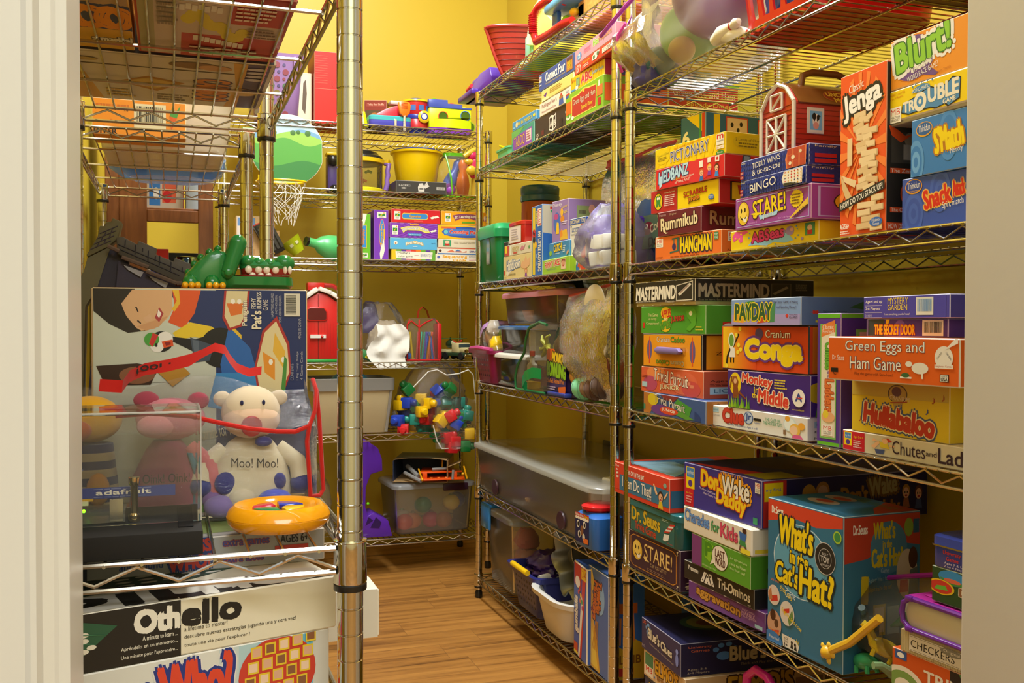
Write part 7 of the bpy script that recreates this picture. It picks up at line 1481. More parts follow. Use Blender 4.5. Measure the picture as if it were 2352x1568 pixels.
# helicopter truck
t = thing('toy_truck','cream and green toy flatbed truck with big headlights on the fourth back shelf','toy',(1.125,3.92,C4),20)
CRM,DG = pl('cfc592'),pl('24402a')
m = MB();m.box(-.036,-.10,.016,.036,.10,.03,DG,.002);m.box(-.038,.02,.03,.038,.10,.042,CRM,.002);m.build('chassis',t)
m = MB();m.box(-.032,-.052,.03,.032,-.006,.07,CRM,.004);m.box(-.026,-.10,.03,.026,-.052,.052,CRM,.006);m.box(-.016,-.1015,.03,.016,-.10,.052,mat('b0a880','metal'),.001,1);m.box(-.028,-.054,.052,.028,-.052,.066,mat('3a4a50','gloss'),.001,1);m.build('cab',t)
m = MB();m.box(-.04,-.112,.016,.04,-.104,.024,mat('b8b49a','chrome'),.001,1);m.build('bumper',t)
for s in (-1,1):
    m = MB();m.at((s*.03,-.104,.038),rx=90);m.lathe([(.0085,0),(.009,.003),(.006,.005),(0,.0055)],mat('d8d0b0','chrome'),14);m.build('headlight',t)
    for y in (-.078,.03,.07):
        m = MB();m.at((s*.034,y,.0165),ry=90);m.lathe([(0,-.006),(.015,-.006),(.0163,-.003),(.0163,.003),(.015,.006),(0,.006)],mat('1c1a18','matte'),18);m.lathe([(.008,.0062),(0,.0065)],pl('9a2a24'),12);m.build('wheel',t)
t = thing('toy_helicopter','small green toy helicopter with a red nose rotor riding on the flatbed truck','toy',(1.107,3.955,C4+.0425),20)
m = MB();m.ell((0,0,.022),(.014,.028,.018),DG);m.ell((0,-.02,.026),(.010,.012,.012),gl('c8c8a0'));m.build('body',t)
m = MB();m.box(-.085,-.004,.044,.085,.004,.046,pl('2a6a3a'),.0006,1);m.box(-.004,-.085,.0438,.004,.085,.0462,pl('2a6a3a'),.0006,1);m.tube([(0,0,.038),(0,0,.05)],.003,DG,8);m.build('main_rotor',t)
m = MB()
for a in (90,210,330): m.tube([(0,-.05,.026),(.026*math.cos(R_(a+60)),-.05,.026+.022*math.sin(R_(a+60)))],.003,pl('c8202a'),7)
m.tube([(0,-.028,.026),(0,-.05,.026)],.002,DG,6);m.build('nose_rotor',t)
# ------------------------------------------------------------------ fifth shelf
t = thing('storage_bin','beige plastic bin with a wide grey rim on the fifth back shelf','bin',(.672,3.93,C5))
m = MB();m.loft([(0,0,0,.272,.22,.02),(0,0,.003,.277,.225,.022),(0,0,.172,.318,.262,.024),(0,0,.172,.31,.254,.022),(0,0,.01,.27,.218,.02)],pl('c9ba92'),6);m.build('body',t)
m = MB();m.loft([(0,0,.168,.332,.276,.026),(0,0,.214,.334,.278,.026),(0,0,.216,.330,.274,.025),(0,0,.216,.312,.256,.022),(0,0,.175,.308,.252,.022)],pl('86847e'),6,cap0=False,cap1=False);m.build('rim',t)
for s in (-1,1): MB().loft([(s*.133,-.1105,.002,.012,.006,.002),(s*.150,-.1305,.17,.012,.006,.002)],pl('8f8a80'),4).build('corner_strip',t)
o = MB().ell((0,0,0),(.085,.07,.06),pl('4aa0cc')).build('toy_ball');place(o,(.68,3.93,C5+.182));tag(o,'light blue ball showing over the rim of the beige bin','ball')
o = sack(.30,.21,.265,BAG,21,.42,.09,lean=(.02,.0)).build('zip_bag');place(o,(1.0,3.905,C5));tag(o,'big clear zip bag bulging with toy blocks on the fifth back shelf','bag')
flp = MB();zp = [(.905,.745),(.935,.775),(.965,.805),(1.0,.812),(1.04,.79),(1.09,.795),(1.13,.81),(1.15,.79),(1.158,.72),(1.165,.66),(1.175,.60),(1.168,.53),(1.155,.505),(1.10,.496),(1.02,.497),(1.0,.53),(.985,.59)]
flp.tube([(x,3.77,z) for x,z in zp],.0026,cl('dcdad0'),6);o = flp.build('zip_edge');tag(o,'x','x')
# droopy front lip of the bag
lip = MB();g = []
for j in range(9):
    f = j/8
    g.append([(.99+.17*i/14+.006*noise3(i,j,2),3.765+.014*noise3(i*.6,j*.8,5)-.01*f,.70-.20*f+.012*noise3(i*.5,j,9)) for i in range(15)])
lip.sheet(g,BAG);ob = [x for x in COL.objects if x.name.startswith('zip_bag')][-1]
l2 = lip.build('flap',ob);l2.matrix_parent_inverse = Matrix.Translation((-1.0,-3.905,-C5))
for k_ in ('label','category'): del o[k_]
o.name = 'zip_edge';o.parent = ob;o.matrix_parent_inverse = Matrix.Translation((-1.0,-3.905,-C5))
def bigblock(c):
    m = MB();m.box(-.022,-.022,0,.022,.022,.041,pl(c),.0045,2);m.lathe([(.014,.041),(.0155,.044),(.0155,.055),(.011,.061),(0,.062)],pl(c),14)
    return m.build('building_block')
COLS = {'red': 'd0242a','blue': '2746b8','yellow': 'e8bc10','green': '1e7a3c','teal': '1a8a7a'}
protos = {}
rbk = random.Random(31)
spots = []
for z,n,xr in ((.006,8,.115),(.040,8,.13),(.074,8,.13),(.108,7,.12),(.142,5,.09)):
    for i in range(n): spots.append((1.0-xr+2*xr*i/(n-1)+rbk.uniform(-.006,.006),3.835+rbk.uniform(-.012,.03)+.02*(i % 2),C5+z+rbk.uniform(0,.008)))
lowb = [(1.03,3.785,.535,'red',80),(1.045,3.782,.500,'red',95),(1.075,3.783,.502,'red',0),(1.10,3.784,.502,'green',90),(1.075,3.785,.575,'blue',30),(1.12,3.786,.552,'yellow',90),(1.125,3.787,.605,'teal',10),(1.045,3.788,.615,'red',60),(1.09,3.788,.63,'green',150),(1.01,3.787,.59,'yellow',40)]
def place_block(c,loc,rx,ry,rz):
    if c not in protos:
        protos[c] = bigblock(COLS[c]);o = protos[c]
    else:
        o = protos[c].copy();COL.objects.link(o)
    place(o,loc,rz,rx,ry)
    tag(o,c+' plastic toy building block with a peg, in the big clear zip bag','block',c+' toy blocks in the clear zip bag')
for s_ in spots: place_block(rbk.choice(list(COLS)),s_,rbk.choice([0,90,180,40]),rbk.choice([0,90,30]),rbk.uniform(0,360))
for x,y,z,c,a in lowb: place_block(c,(x,y,z),0,a,rbk.uniform(-20,20))
# ------------------------------------------------------------------ bottom shelf
t = thing('toy_rack','bright purple angular plastic toy stand on the bottom back shelf','toy',(.70,3.86,C6))
PUR = pl('5c2aa8')
m = MB();m.prism([(0,.0),(.128,0),(.112,.062),(.052,.098),(.030,.085),(.020,.12),(.022,.20),(.042,.25),(.088,.262),(.086,.31),(.07,.352),(.0,.40),(-.03,.40),(-.03,0)],.11,PUR,off=-.055,bev=.003);m.build('frame',t)
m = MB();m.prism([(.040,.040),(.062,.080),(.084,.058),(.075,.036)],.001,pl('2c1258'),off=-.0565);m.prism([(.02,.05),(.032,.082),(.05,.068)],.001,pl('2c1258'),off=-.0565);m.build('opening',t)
for x,z in ((.03,.135),(.004,.235)): MB().ell((x,-.056,z),(.006,.005,.006),pl('7adf1a'),12,8).build('stud',t)
o = sack(.22,.2,.30,clear('a8a060',.72,.08,.6,'tinted_bag'),15,.4,.1).build('plastic_bag');place(o,(.50,3.96,C6));tag(o,'large dim clear bag of toys on the bottom back shelf, left of the purple stand','bag')
cb = bin_with_lid('storage_bin','clear plastic bin with a frosted lid full of play food, bottom back shelf','bin',(1.0,3.945,C6),3,.335,.26,.188,HAZE,clear('d0d4d8',.35,.2,0,'frosted_lid'),.020,.016,.92,.03,None)
m = MB();m.box(.03,-.143,.168,.135,-.132,.197,pl('3a2032'),.004);m.build('latch',cb)
rf = random.Random(6)
for i,(n_,c,lab) in enumerate((('toy_food','d84a3a','red'),('toy_food','d87a3a','orange'),('toy_food','2a7a34','green'),('toy_food','c83a5a','pink'),('toy_food','b8702a','brown'),('toy_food','e0c03a','yellow'),('toy_food','3a5ab0','blue'),('toy_food','c8b898','beige'))):
    m = MB();m.ell((0,0,.034),(.036,.032,.033),pl(c),18,10)
    if i % 2: m.ell((0,0,.06),(.012,.012,.014),pl(hexmix(c,'2a5a1a',.5)),10,8)
    o = m.build(n_);place(o,(.89+.038*(i % 7)+(.01 if i > 3 else 0),3.86+.02*(i % 2)+(.07 if i > 5 else 0),C6+.008+(.065 if i in (2,5,6) else 0)))
    tag(o,lab+' round piece of play food inside the clear bottom bin','toy food')
t = thing('open_carton','open brown cardboard carton with dark blue sides, lying on the clear bin','carton',(.985,3.915,C6+.2085),-22)
KR,DB = mat('b09062','matte'),mat('2a3a5a')
m = MB();m.box(-.11,-.12,0,.11,.12,.003,KR);m.box(-.11,-.12,.003,-.107,.12,.085,DB);m.box(.107,-.12,.003,.11,.12,.085,KR);m.box(-.107,.117,.003,.107,.12,.085,DB);m.box(-.11,-.06,.085,.11,.12,.088,mat('4a4a3a'));m.build('carton',t,smooth=False)
m = MB();m.sheet([[(-.107+.214*i/10,-.06-.06*j/4,.0885+.010*math.sin(PI*i/10)*(j/4)) for i in range(11)] for j in range(5)],KR);m.sheet([[(.11+.05*j/3,-.11+.10*i/3,.06+.02*j/3) for i in range(4)] for j in range(4)],KR);m.build('flap',t)
t = thing('toy_plane','orange plastic toy launcher ramp with grey tracks poking out of the open carton','toy',(1.02,3.80,C6+.215),-14)
ORG,GRY = pl('e0500c'),pl('8a8a88')
m = MB();m.prism([(-.09,-.055),(.10,-.03),(.10,.05),(-.08,.09)],.006,ORG,axis='z',off=.004,bev=.0015);m.prism([(-.08,-.03),(.09,0),(.07,.06),(-.07,.10)],.006,ORG,axis='z',off=.030,bev=.0015);m.box(-.07,-.03,.008,-.05,.07,.034,ORG,.002);m.box(.05,-.01,.008,.07,.06,.034,ORG,.002)
for i in range(3): m.box(-.04+i*.03,-.038+i*.004,.010,-.028+i*.03,-.02+i*.004,.014,pl('e8701a'),.001,1)
m.build('ramp',t)
m = MB();m.tube([(-.13,.06,.048),(-.085,-.045,.022)],.009,GRY,8);m.tube([(-.14,.0,.03),(-.075,-.07,.006)],.008,GRY,8);m.tube([(.05,-.04,.008),(.053,-.04,.045)],.005,GRY,8);m.tube([(-.03,-.01,.044),(.03,.0,.046)],.006,GRY,8);m.build('track',t)
m = MB();YL = pl('e8a812');m.tube([(-.085,-.058,.055),(-.07,-.068,.01)],.0035,YL,7);m.tube([(.095,-.035,.06),(.108,-.045,.01)],.0035,YL,7);m.tube([(.01,.03,.036),(.012,.03,.075)],.0032,YL,7);m.ell((-.07,-.068,.012),(.006,.006,.006),YL,10,8);m.ell((.092,-.034,.028),(.006,.006,.006),YL,10,8);m.build('lever',t)
# ------------------------------------------------------------------ toys on the farther right unit; x goes in from the aisle, y away from the door
A1,A2,A3,A4,A5,A6 = (SH[k]+.0008 for k in ('A1','A2','A3','A4','A5','A6'))
t = thing('toy_car_ramp','purple toy vehicle base with a red knob at the far end of the top shelf','toy',(1.075,3.34,A1))
PU = pl('5a34b0')
m = MB();m.prism([(-.09,.0),(.24,0),(.25,.012),(.12,.05),(.04,.07),(-.07,.066),(-.09,.03)],.16,PU,axis='x',off=-.02,bev=.005)
m.box(-.045,.06,.0,.0,.24,.02,pl('4a2a96'),.004);m.build('body',t)
m = MB();m.box(-.01,.10,.048,.05,.17,.072,PU,.006);m.build('seat',t)
m = MB();m.tube([(-.012,.16,.052),(-.012,.215,.047)],.009,pl('e02a3a'),10);m.build('knob',t)
# ship hull
t = thing('toy_boat','red plastic ship hull with plank grooves on the top shelf, by the purple base','toy',(1.132,3.145,A1+.002),90)
BR = pl('b83a34')
def hullrow(f,k=1.0):
    hw = (.03+.05*f**.7)*k;yb = .06+.065*f**.8;row = []
    for i in range(25):
        a_ = -1+2*i/24
        row.append((hw*math.sin(a_*PI/2),-.16+(yb+.16)*(1-abs(a_)**2.2)*k,.155*f))
    return row
m = MB()
m.sheet([hullrow(j/12) for j in range(13)],BR);m.sheet([hullrow(j/12,.94) for j in range(13)],BR)
m.sheet([hullrow(1),hullrow(1,.94)],BR);r0 = hullrow(0);m.add(r0,[tuple(range(25))],BR);m.build('hull',t)
m = MB()
for k in range(1,9): m.tube([(x*1.004,y+.001,z) for x,y,z in hullrow(k/9)],.0013,pl('8a2420'),5)
m.build('plank_lines',t)
m = MB();m.tube([(x*1.03,y+.003,z+.002) for x,y,z in hullrow(1)],.006,BR,8);m.tube([(0,.06+.065*f**.8+.003,.155*f) for f in (1.04,.9,.7,.5,.3,.15,.04,0)],.007,BR,8);m.build('rail',t)
# playhouse with carry handles
t = thing('toy_playhouse','yellow and mint toy playhouse with a red roof piece on the top shelf','toy',(1.15,2.90,A1))
m = MB();m.box(-.075,-.12,0,.10,.13,.016,pl('d8d83a'),.006);m.build('base',t)
m = MB();m.box(-.055,.055,.016,.06,.115,.10,pl('8ad0c0'),.004);m.build('mint_wall',t)
m = MB();m.prism([(-.10,.016),(.055,.016),(.055,.10),(.03,.14),(-.02,.155),(-.10,.10)],.11,pl('e8d870'),axis='x',off=-.05,bev=.004);m.build('yellow_wall',t)
m = MB();m.tube([(-.06,.055,.06),(-.055,.045,.12),(-.05,.015,.165),(-.05,-.03,.175)],.013,pl('d8e8c0'),10);m.build('arch',t)
m = MB();m.at((.06,.06,.15),ry=70);m.lathe([(0,-.008),(.062,-.006),(.066,0),(.062,.006),(0,.008)],pl('a8281e'),28);m.build('round_roof',t)
t = thing('toy_cash_register','red-handled blue and multicoloured toy carry frame at the front of the top shelf','toy',(1.10,2.66,A1))
m = MB();RD = gl('c81e2c')
m.tube([(-.055,.12,.02),(-.06,.135,.06),(-.06,.13,.10),(-.055,.10,.118),(-.045,.04,.122),(-.04,-.02,.105),(-.035,-.06,.085)],[.010,.013,.0125,.011,.013,.012,.010],RD,12)
for i in range(9): m.at((-.0605,.134-.001*abs(i-4),.048+i*.0065),rx=0);m.lathe([(.0125,-.0022),(.0155,0),(.0125,.0022)],RD,14,cap=False)
m.at();m.tube([(-.055,.12,.02),(-.05,.02,.016),(-.05,-.08,.015),(-.04,-.13,.012)],.012,RD,10);m.build('handle',t)
m = MB();m.box(-.055,-.12,.080,.03,.06,.106,pl('5aa8e0'),.008);m.build('blue_tray',t)
m = MB();m.box(-.035,.0,.018,-.02,.04,.08,pl('3a6ad0'),.004);m.build('blue_post',t)
m = MB();m.box(.0,-.12,.018,.06,.10,.076,pl('e8e0d0'),.006);m.build('back_panel',t)
for (y,z,c) in ((.07,.04,'f0a020'),(.06,.06,'e8701a'),(-.02,.05,'8ad01e'),(-.05,.035,'d02a4a'),(-.075,.055,'e8c020'),(.09,.03,'f0d020')):
    MB().ell((-.012,y,z),(.014,.016,.012),pl(c),14,8).build('bead',t)
WD2 = node_mat('pale_pine',lambda nt,b: None);wood_nodes(WD2,'c8883a','e2b060',(3,20,20))
o = MB().box(0,0,0,.18,.30,.15,WD2,.002,1).build('wooden_box',smooth=False);place(o,(1.10,2.285,A1));tag(o,'plain pale pine wooden box on the top shelf beside the chrome post','box')
t = thing('toy_tub','mint green plastic tub with yellow piece, at the far end of the second shelf','tub',(1.16,3.20,A2))
m = MB();tub(m,.16,.14,.045,pl('6acb96'),.95,.02,rim=.003);m.build('body',t)
m = MB();m.box(-.03,.0,.046,.04,.06,.064,pl('f0d80e'),.002,1);m.tube([(-.04,.03,.05),(-.055,.10,.072)],.004,pl('f0d80e'),7);m.build('yellow_piece',t)
# ------- third shelf
t = thing('toy_trash_can','green toy trash can with hinged lid at the far end of the third shelf','toy',(1.13,3.30,A3))
GC_ = pl('1f8a52')
m = MB();m.loft([(0,0,0,.125,.20,.02),(0,0,.004,.13,.205,.02),(0,0,.155,.15,.235,.024),(0,0,.155,.144,.229,.022),(0,0,.01,.12,.19,.02)],GC_,6);m.build('body',t)
m = MB();m.loft([(0,0,.152,.162,.25,.026),(0,0,.18,.166,.256,.028),(0,0,.198,.15,.23,.03),(0,0,.203,.11,.18,.03)],pl('259a5e'),6);m.build('lid',t)
m = MB();m.box(.0,-.03,.203,.05,.06,.210,pl('259a5e'),.003);m.build('lid_grip',t)
for y in (.07,-.04): MB().box(-.0765,y,.06,-.074,y+.035,.15,clear('c8d8d0',.5,.05,0,'clear_panel'),.001,1).build('window',t)
t = thing('canister','tall round orange-brown canister with a dark blue lid behind the red tin','canister',(1.25,3.28,A3))
m = MB();m.lathe([(.064,0),(.066,.003),(.066,.285),(.062,.287)],mat('a8481e'),32)
Fc = lambda u,v,d: ((.0662+d)*math.cos(R_(150)+u/.0662),(.0662+d)*math.sin(R_(150)+u/.0662),.07+v)
paint(m,Fc,.16,.20,[R(2,2,98,40,'2f5a8a'),R(2,40,60,70,'d8a02a'),E(30,36,12,20,'e8c8a0'),R(4,72,40,90,'8a1e1a'),T('Game-O-Rama',6,56,60,68,W,b=.03),R(62,14,92,60,'d8d0c0'),R(70,62,99,96,'5a5a4e')]);m.build('body',t)
m = MB();m.lathe([(.068,.287),(.070,.289),(.070,.306),(.067,.309),(.069,.312),(.070,.335),(.066,.342),(0,.342)],pl('2f566e'),36);m.build('lid',t)
t = thing('plastic_case','violet plastic carrying case with ridged lid on the third shelf near the post','case',(1.135,2.425,A3))
VI = pl('5a2fc0')
m = MB();m.loft([(0,0,0,.13,.16,.012),(0,0,.004,.135,.165,.014),(0,0,.083,.145,.176,.014)],VI,5);m.build('body',t)
m = MB();m.loft([(0,0,.083,.155,.19,.016),(0,0,.098,.155,.19,.016),(0,0,.099,.146,.178,.016),(0,0,.134,.138,.166,.016),(0,0,.14,.12,.15,.014)],VI,5);m.build('lid',t)
MB().box(-.082,-.055,.076,-.072,-.02,.094,VI,.003).build('latch',t)
m = sack(.20,.17,.165,BAG2,33,.35,.12);o = m.build('foam_bag');place(o,(1.10,2.345,A3),8);tag(o,'cloudy white plastic bag of foam cubes beside the violet case','bag')
rq = random.Random(8)
for i in range(12):
    o = MB().box(-.02,-.02,0,.02,.02,.036,mat('e6e6de','matte'),.004).build('foam_cube');place(o,(1.075+.045*(i % 2)+rq.uniform(-.006,.006),2.31+.036*((i//2) % 3),A3+.008+.042*(i//6)),rq.uniform(0,80),rq.uniform(-10,10));tag(o,'white foam cube inside the cloudy bag beside the violet case','foam cube','foam cubes in the cloudy bag')
t = thing('zip_bag','tall clear zip bag with red zipper holding blue cloth, behind the chrome posts','bag',(1.24,2.475,A3),0)
g = []
for s in (-1,1):
    g2 = []
    for j in range(15):
        f = j/14;wv = .16+.05*f
        g2.append([(s*.05*math.sin(PI*min(1,(1-f)*1.15+.0))*(1-.3*abs(2*i/16-1))+.008*noise3(i*.5,j*.6,s*3),-wv+2*wv*i/16,.325*f+.008*math.sin(i*.8)*(f > .9)) for i in range(17)])
    g.append(g2)
m = MB();m.sheet(g[0],BAG);m.sheet(g[1],BAG);m.build('shell',t)
m = MB();m.tube([(0,-.21,.327),(0,-.1,.331),(0,0,.326),(0,.1,.329),(0,.215,.322)],.0042,pl('d8484a'),7);m.build('zipper',t)
MB().box(-.008,.165,.318,.008,.2,.34,pl('d8363a'),.003).build('zip_slider',t)
o = sack(.10,.26,.24,cl('3f66b8'),41,.5,.16).build('blue_cloth');place(o,(1.245,2.36,A3+.02));tag(o,'folded bright blue cloth inside the tall red-zippered bag','cloth')
o = sack(.09,.20,.10,cl('2a3450'),43,.6,.16).build('dark_cloth');place(o,(1.235,2.56,A3+.015));tag(o,'dark navy cloth at the bottom of the tall red-zippered bag','cloth')
m = MB();m.box(-.002,-.09,0,.002,.09,.09,mat('5a7a6a'),.001,1)
paint(m,lambda u,v,d: (-.002-d,.09-u,v),.18,.09,[E(40,60,14,20,'8a2a3a'),E(36,66,4,8,W),T('Cootie',46,56,86,82,'d8d0b8',rot=20,b=.03),T("Don't",46,10,90,40,K,rot=10,b=.03),*[E(x,y,6,9,'d8c83a') for x,y in ((10,50),(18,76),(70,92))]]);o = m.build('game_card',smooth=False);place(o,(1.185,2.30,A3+.05),4,0,6);tag(o,'green game card with a red bug leaning in the red-zippered bag','card')
gbox(None,'game_box','tan game box with green figure behind the lilac box','c8b48a',dict(end=[E(50,50,30,30,'5a9a3a')]),'box',bx=(1.27,2.60,A3,0,.16,.20,.12))
# ------- fourth shelf
t = thing('plastic_basket','magenta perforated basket at the far end of the fourth shelf','basket',(1.135,3.33,A4))
MG = pl('8a1d52')
m = MB();tub(m,.19,.25,.115,MG,.84,.03,rim=.009,rimh=.012);m.build('body',t)
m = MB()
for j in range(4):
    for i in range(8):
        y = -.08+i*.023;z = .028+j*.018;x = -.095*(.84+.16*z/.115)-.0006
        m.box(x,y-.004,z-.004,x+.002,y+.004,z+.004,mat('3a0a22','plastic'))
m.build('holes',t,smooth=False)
m = MB();m.tube([(-.09,-.12,.118),(-.105,0,.123),(-.09,.12,.118)],.008,pl('c2478a'),8);m.build('rim_grip',t)
t = thing('plastic_jar','tilted clear jar with lilac band full of small toys, resting in the magenta basket','jar',(1.12,3.33,A4+.122),90,ry=38)
m = MB();m.loft([(0,0,-.06,.11,.11,.03),(0,0,-.055,.125,.125,.035),(0,0,.075,.125,.125,.035),(0,0,.085,.10,.10,.03)],CLR,7);m.build('jar',t)
m = MB();m.loft([(0,0,.056,.128,.128,.036),(0,0,.072,.128,.128,.036)],pl('b08ac8'),7,cap0=False,cap1=False);m.build('band',t)
for i,c in enumerate(('e8c01a','8a6a3a','d8a878','5a6a2a','c8c0b8','6a3a8a')):
    o = sack(.055,.05,.05,pl(c),i+50,.5,.2,14,7).build('small_toy');place(o,(1.09+.03*(i % 2),3.285+.034*(i % 3),A4+.115+.028*(i//2)),i*40);tag(o,('yellow','brown','tan','olive','pale grey','dark purple')[i]+' little toy inside the tilted clear jar','toy')
b1 = bin_with_lid('storage_box','clear storage box with white lid, lower of the stack on the fourth shelf','bin',(1.165,3.06,A4),0,.205,.37,.100,CLR,pl('d8d6cc'),.016,.016,.93,.03,None)
b2 = bin_with_lid('storage_box','clear storage box with shiny blue lid, middle of the stack on the fourth shelf','bin',(1.165,3.055,A4+.111),0,.185,.34,.084,CLR,gl('3a70b0'),.014,.016,.95,.04,None)
b3 = bin_with_lid('storage_box','hazy storage box with pink lid, top of the stack on the fourth shelf','bin',(1.20,2.935,A4+.207),0,.235,.52,.092,clear('b09a8a',.72,.12,0,'tinted_bin'),pl('d88aa0'),.022,.02,.95,.03,None)
m = MB();m.prism([(0,0),(.012,-.004),(.055,.003),(.09,.03),(.094,.055),(.08,.07),(.055,.073),(.03,.062),(.0,.045)],.02,pl('e0961e'),axis='x',off=-.01,bev=.004);o = m.build('toy_watch');place(o,(1.098,2.93,A4+.216));tag(o,'orange toy with a blue picture inside the pink-lidded box','toy')
m = MB();m.at((0,0,.03),ry=90);m.lathe([(.012,-.012),(.028,-.010),(.03,0),(.028,.010),(.012,.012)],pl('2a241e'),22);m.lathe([(.018,.0125),(0,.013)],pl('a8742a'),18);m.lathe([(0,-.013),(.018,-.0125)],pl('a8742a'),18);o = m.build('toy_disc');place(o,(1.11,2.745,A4+.213));tag(o,'black toy disc with brown spoked hub inside the pink-lidded box','toy')
for i,(y,c,w_) in enumerate(((3.10,'b84a2a',.07),(2.83,'c8b8a0',.065),(3.02,'4a2a1e',.08))):
    o = sack(w_,w_,.068,pl(c),70+i,.5,.2,16,8).build('small_toy');place(o,(1.16+.02*i,y,A4+.214));tag(o,('rusty red','cream','dark brown')[i]+' toy lump inside the pink-lidded box','toy')
for i,(y,c,lab) in enumerate(((3.15,'6a3a4a','plum'),(3.05,'a8b0a0','pale green'),(2.97,'d8d0c0','cream'))):
    o = MB().box(-.06,-.028,0,.06,.028,.066,mat(c),.002,1).build('card_pack',smooth=False);place(o,(1.165,y,A4+.119));tag(o,lab+' card pack inside the blue-lidded storage box','card pack')
for i,(y,c,lab) in enumerate(((3.12,'5a4a3a','brown'),(3.02,'3a4a2a','dark green'),(2.95,'a8303a','dull red'))):
    o = sack(.1,.08,.06,pl(c),80+i,.5,.2,16,8).build('small_toy');place(o,(1.16,y,A4+.008));tag(o,lab+' toy pieces lump inside the white-lidded storage box','toy')
m = MB();m.prism([(-.10,0),(.08,0),(.10,.03),(.05,.05),(-.04,.05)],.09,gl('1f3a1e'),axis='x',bev=.006);o = m.build('toy_tank');place(o,(1.22,2.97,A4+.3165));tag(o,'dark green toy shape lying on top of the pink lid','toy')
t = thing('vinyl_pouch','clear pouch with dark green piping and a green strap loop, full of toy creatures','bag',(1.09,2.80,A4),0)
GP = pl('1a6a3a')
out = [(-.14,.004),(-.145,.04),(-.10,.09),(-.055,.14),(-.045,.19),(.0,.21),(.07,.213),(.13,.205),(.14,.12),(.135,.0)]
m = MB();m.prism([(-y,z) for y,z in out],.10,VINYL,axis='x',off=-.05);m.build('shell',t,smooth=False)
m = MB()
for xx in (-.05,.05): m.tube([(xx,.14,.004),(xx,.145,.04),(xx,.12,.08),(xx,.06,.12),(xx,.045,.165),(xx,.02,.195),(xx,-.07,.213),(xx,-.13,.205)],.0045,GP,8)
m.tube([(-.05,.14,.004),(-.06,.10,.0035),(-.05,-.12,.0035)],.004,GP,7);m.build('piping',t)
m = MB();pth = [(-.052,.03,.012),(-.072,.02,.03),(-.074,-.01,.05),(-.066,-.05,.062),(-.052,-.09,.06)]
m.sheet([[(x,y,z-.016) for x,y,z in pth],[(x,y,z+.016) for x,y,z in pth]],gl('148a4a'));m.build('strap',t)
m = MB();OL = pl('b0b03a')
m.ell((0,0,.0),(.01,.022,.012),OL,12,8)
for a in (40,110,200,300,340): m.tube([(0,0,0),(-.008,.035*math.cos(R_(a)),.03*math.sin(R_(a))),(-.004,.055*math.cos(R_(a+12)),.042*math.sin(R_(a+12)))],[.008,.006,.003],OL,7)
o = m.build('toy_frog');place(o,(1.07,2.74,A4+.14));tag(o,'olive rubber frog with spread legs inside the green-piped pouch','toy')
m = MB();m.lathe([(0,0),(.016,0),(.017,.03),(.008,.04),(.007,.06)],pl('d8d0b8'),14);m.lathe([(.009,.058),(.009,.074),(0,.075)],pl('c82a1e'),12);o = m.build('toy_bottle');place(o,(1.062,2.85,A4+.05));tag(o,'small white bottle with a red cap inside the green-piped pouch','bottle')
o = MB().lathe([(0,0),(.028,0),(.03,.004),(.03,.02),(0,.024)],pl('e0b01e'),18).build('small_toy');place(o,(1.07,2.88,A4+.006));tag(o,'yellow round toy at the bottom of the green-piped pouch','toy')
t = thing('gift_bag','purple and orange printed bag of a toy bowling set, tied at the top','bag',(1.085,2.615,A4),-90)
m = sack(.17,.07,.105,mat('3a2a66','plastic'),91,.85,.05,30,10,open_top=True)
m.at((0,0,.10));sack(.14,.06,.10,clear('8a6a4a',.55,.06,.5,'brown_clear'),92,.25,.1,30,10,mb=m)
m.at();F = lambda u,v,d: (-.075+u,-.0375-d,.006+v)
paint(m,F,.15,.13,[E(24,84,26,20,'e0681e'),E(80,14,18,20,'e0681e'),P('3a2a6a',(2,60),(98,70),(98,20),(2,10)),T('MONKEY',30,66,96,90,'e8c81e',K,.05,rot=-6,b=.06),T('BOWLING',4,38,98,68,'8ac01e',K,.05,rot=-3,b=.06),T('Stuffed Animal Pins',6,24,90,34,'e0881e',b=.02),*lines(6,8,60,18,2,'b8a8c8')]);m.build('bag',t)
m = MB();m.box(-.08,-.045,0,.08,-.02,.012,pl('2a3a8a'),.003);m.build('base_strip',t)
t = thing('zip_bag','large clear zip bag with red zipper, white card figure and bright soft balls','bag',(1.095,2.455,A4),0)
m = MB();out = [[],[]]
for k,s in enumerate((-1,1)):
    for j in range(17):
        f = j/16;wv = .15+.035*f
        out[k].append([(s*.055*max(.02,math.sin(PI*min(1,(1-f)*1.0+.0)))**.7*(1-.25*abs(2*i/16-1)**3)+.006*noise3(i*.5,j*.6,s*3),-wv+2*wv*i/16-.015*f,.002+.285*f+.03*f*(1-i/16)) for i in range(17)])
m.sheet(out[0],BAG);m.sheet(out[1],BAG);m.build('shell',t)
m = MB();m.tube([(0,.17,.288),(0,.06,.296),(0,-.06,.307),(0,-.20,.318)],.0055,pl('d84a3a'),7);m.build('zipper',t)
m = MB();m.prism([(.04,.0),(.05,.04),(.03,.07),(.045,.11),(.03,.15),(-.02,.165),(-.06,.15),(-.08,.10),(-.08,0)],.003,mat('f2ead4'),axis='x');
o = MB().prism([(.06*math.cos(a),.045+.068*math.sin(a)) for a in [PI*2*i/24 for i in range(24)]],.003,mat('f2ead4'),axis='x');
o.prism([(.05*math.cos(a),.150+.05*math.sin(a)) for a in [PI*2*i/24 for i in range(24)]],.003,mat('f2ead4'),axis='x',off=-.0001)
o = o.build('card_figure',smooth=False);o.scale = (1,1.3,1.0);place(o,(1.07,2.40,A4+.115));tag(o,'cream round-headed card figure standing in the large red-zippered bag','card')
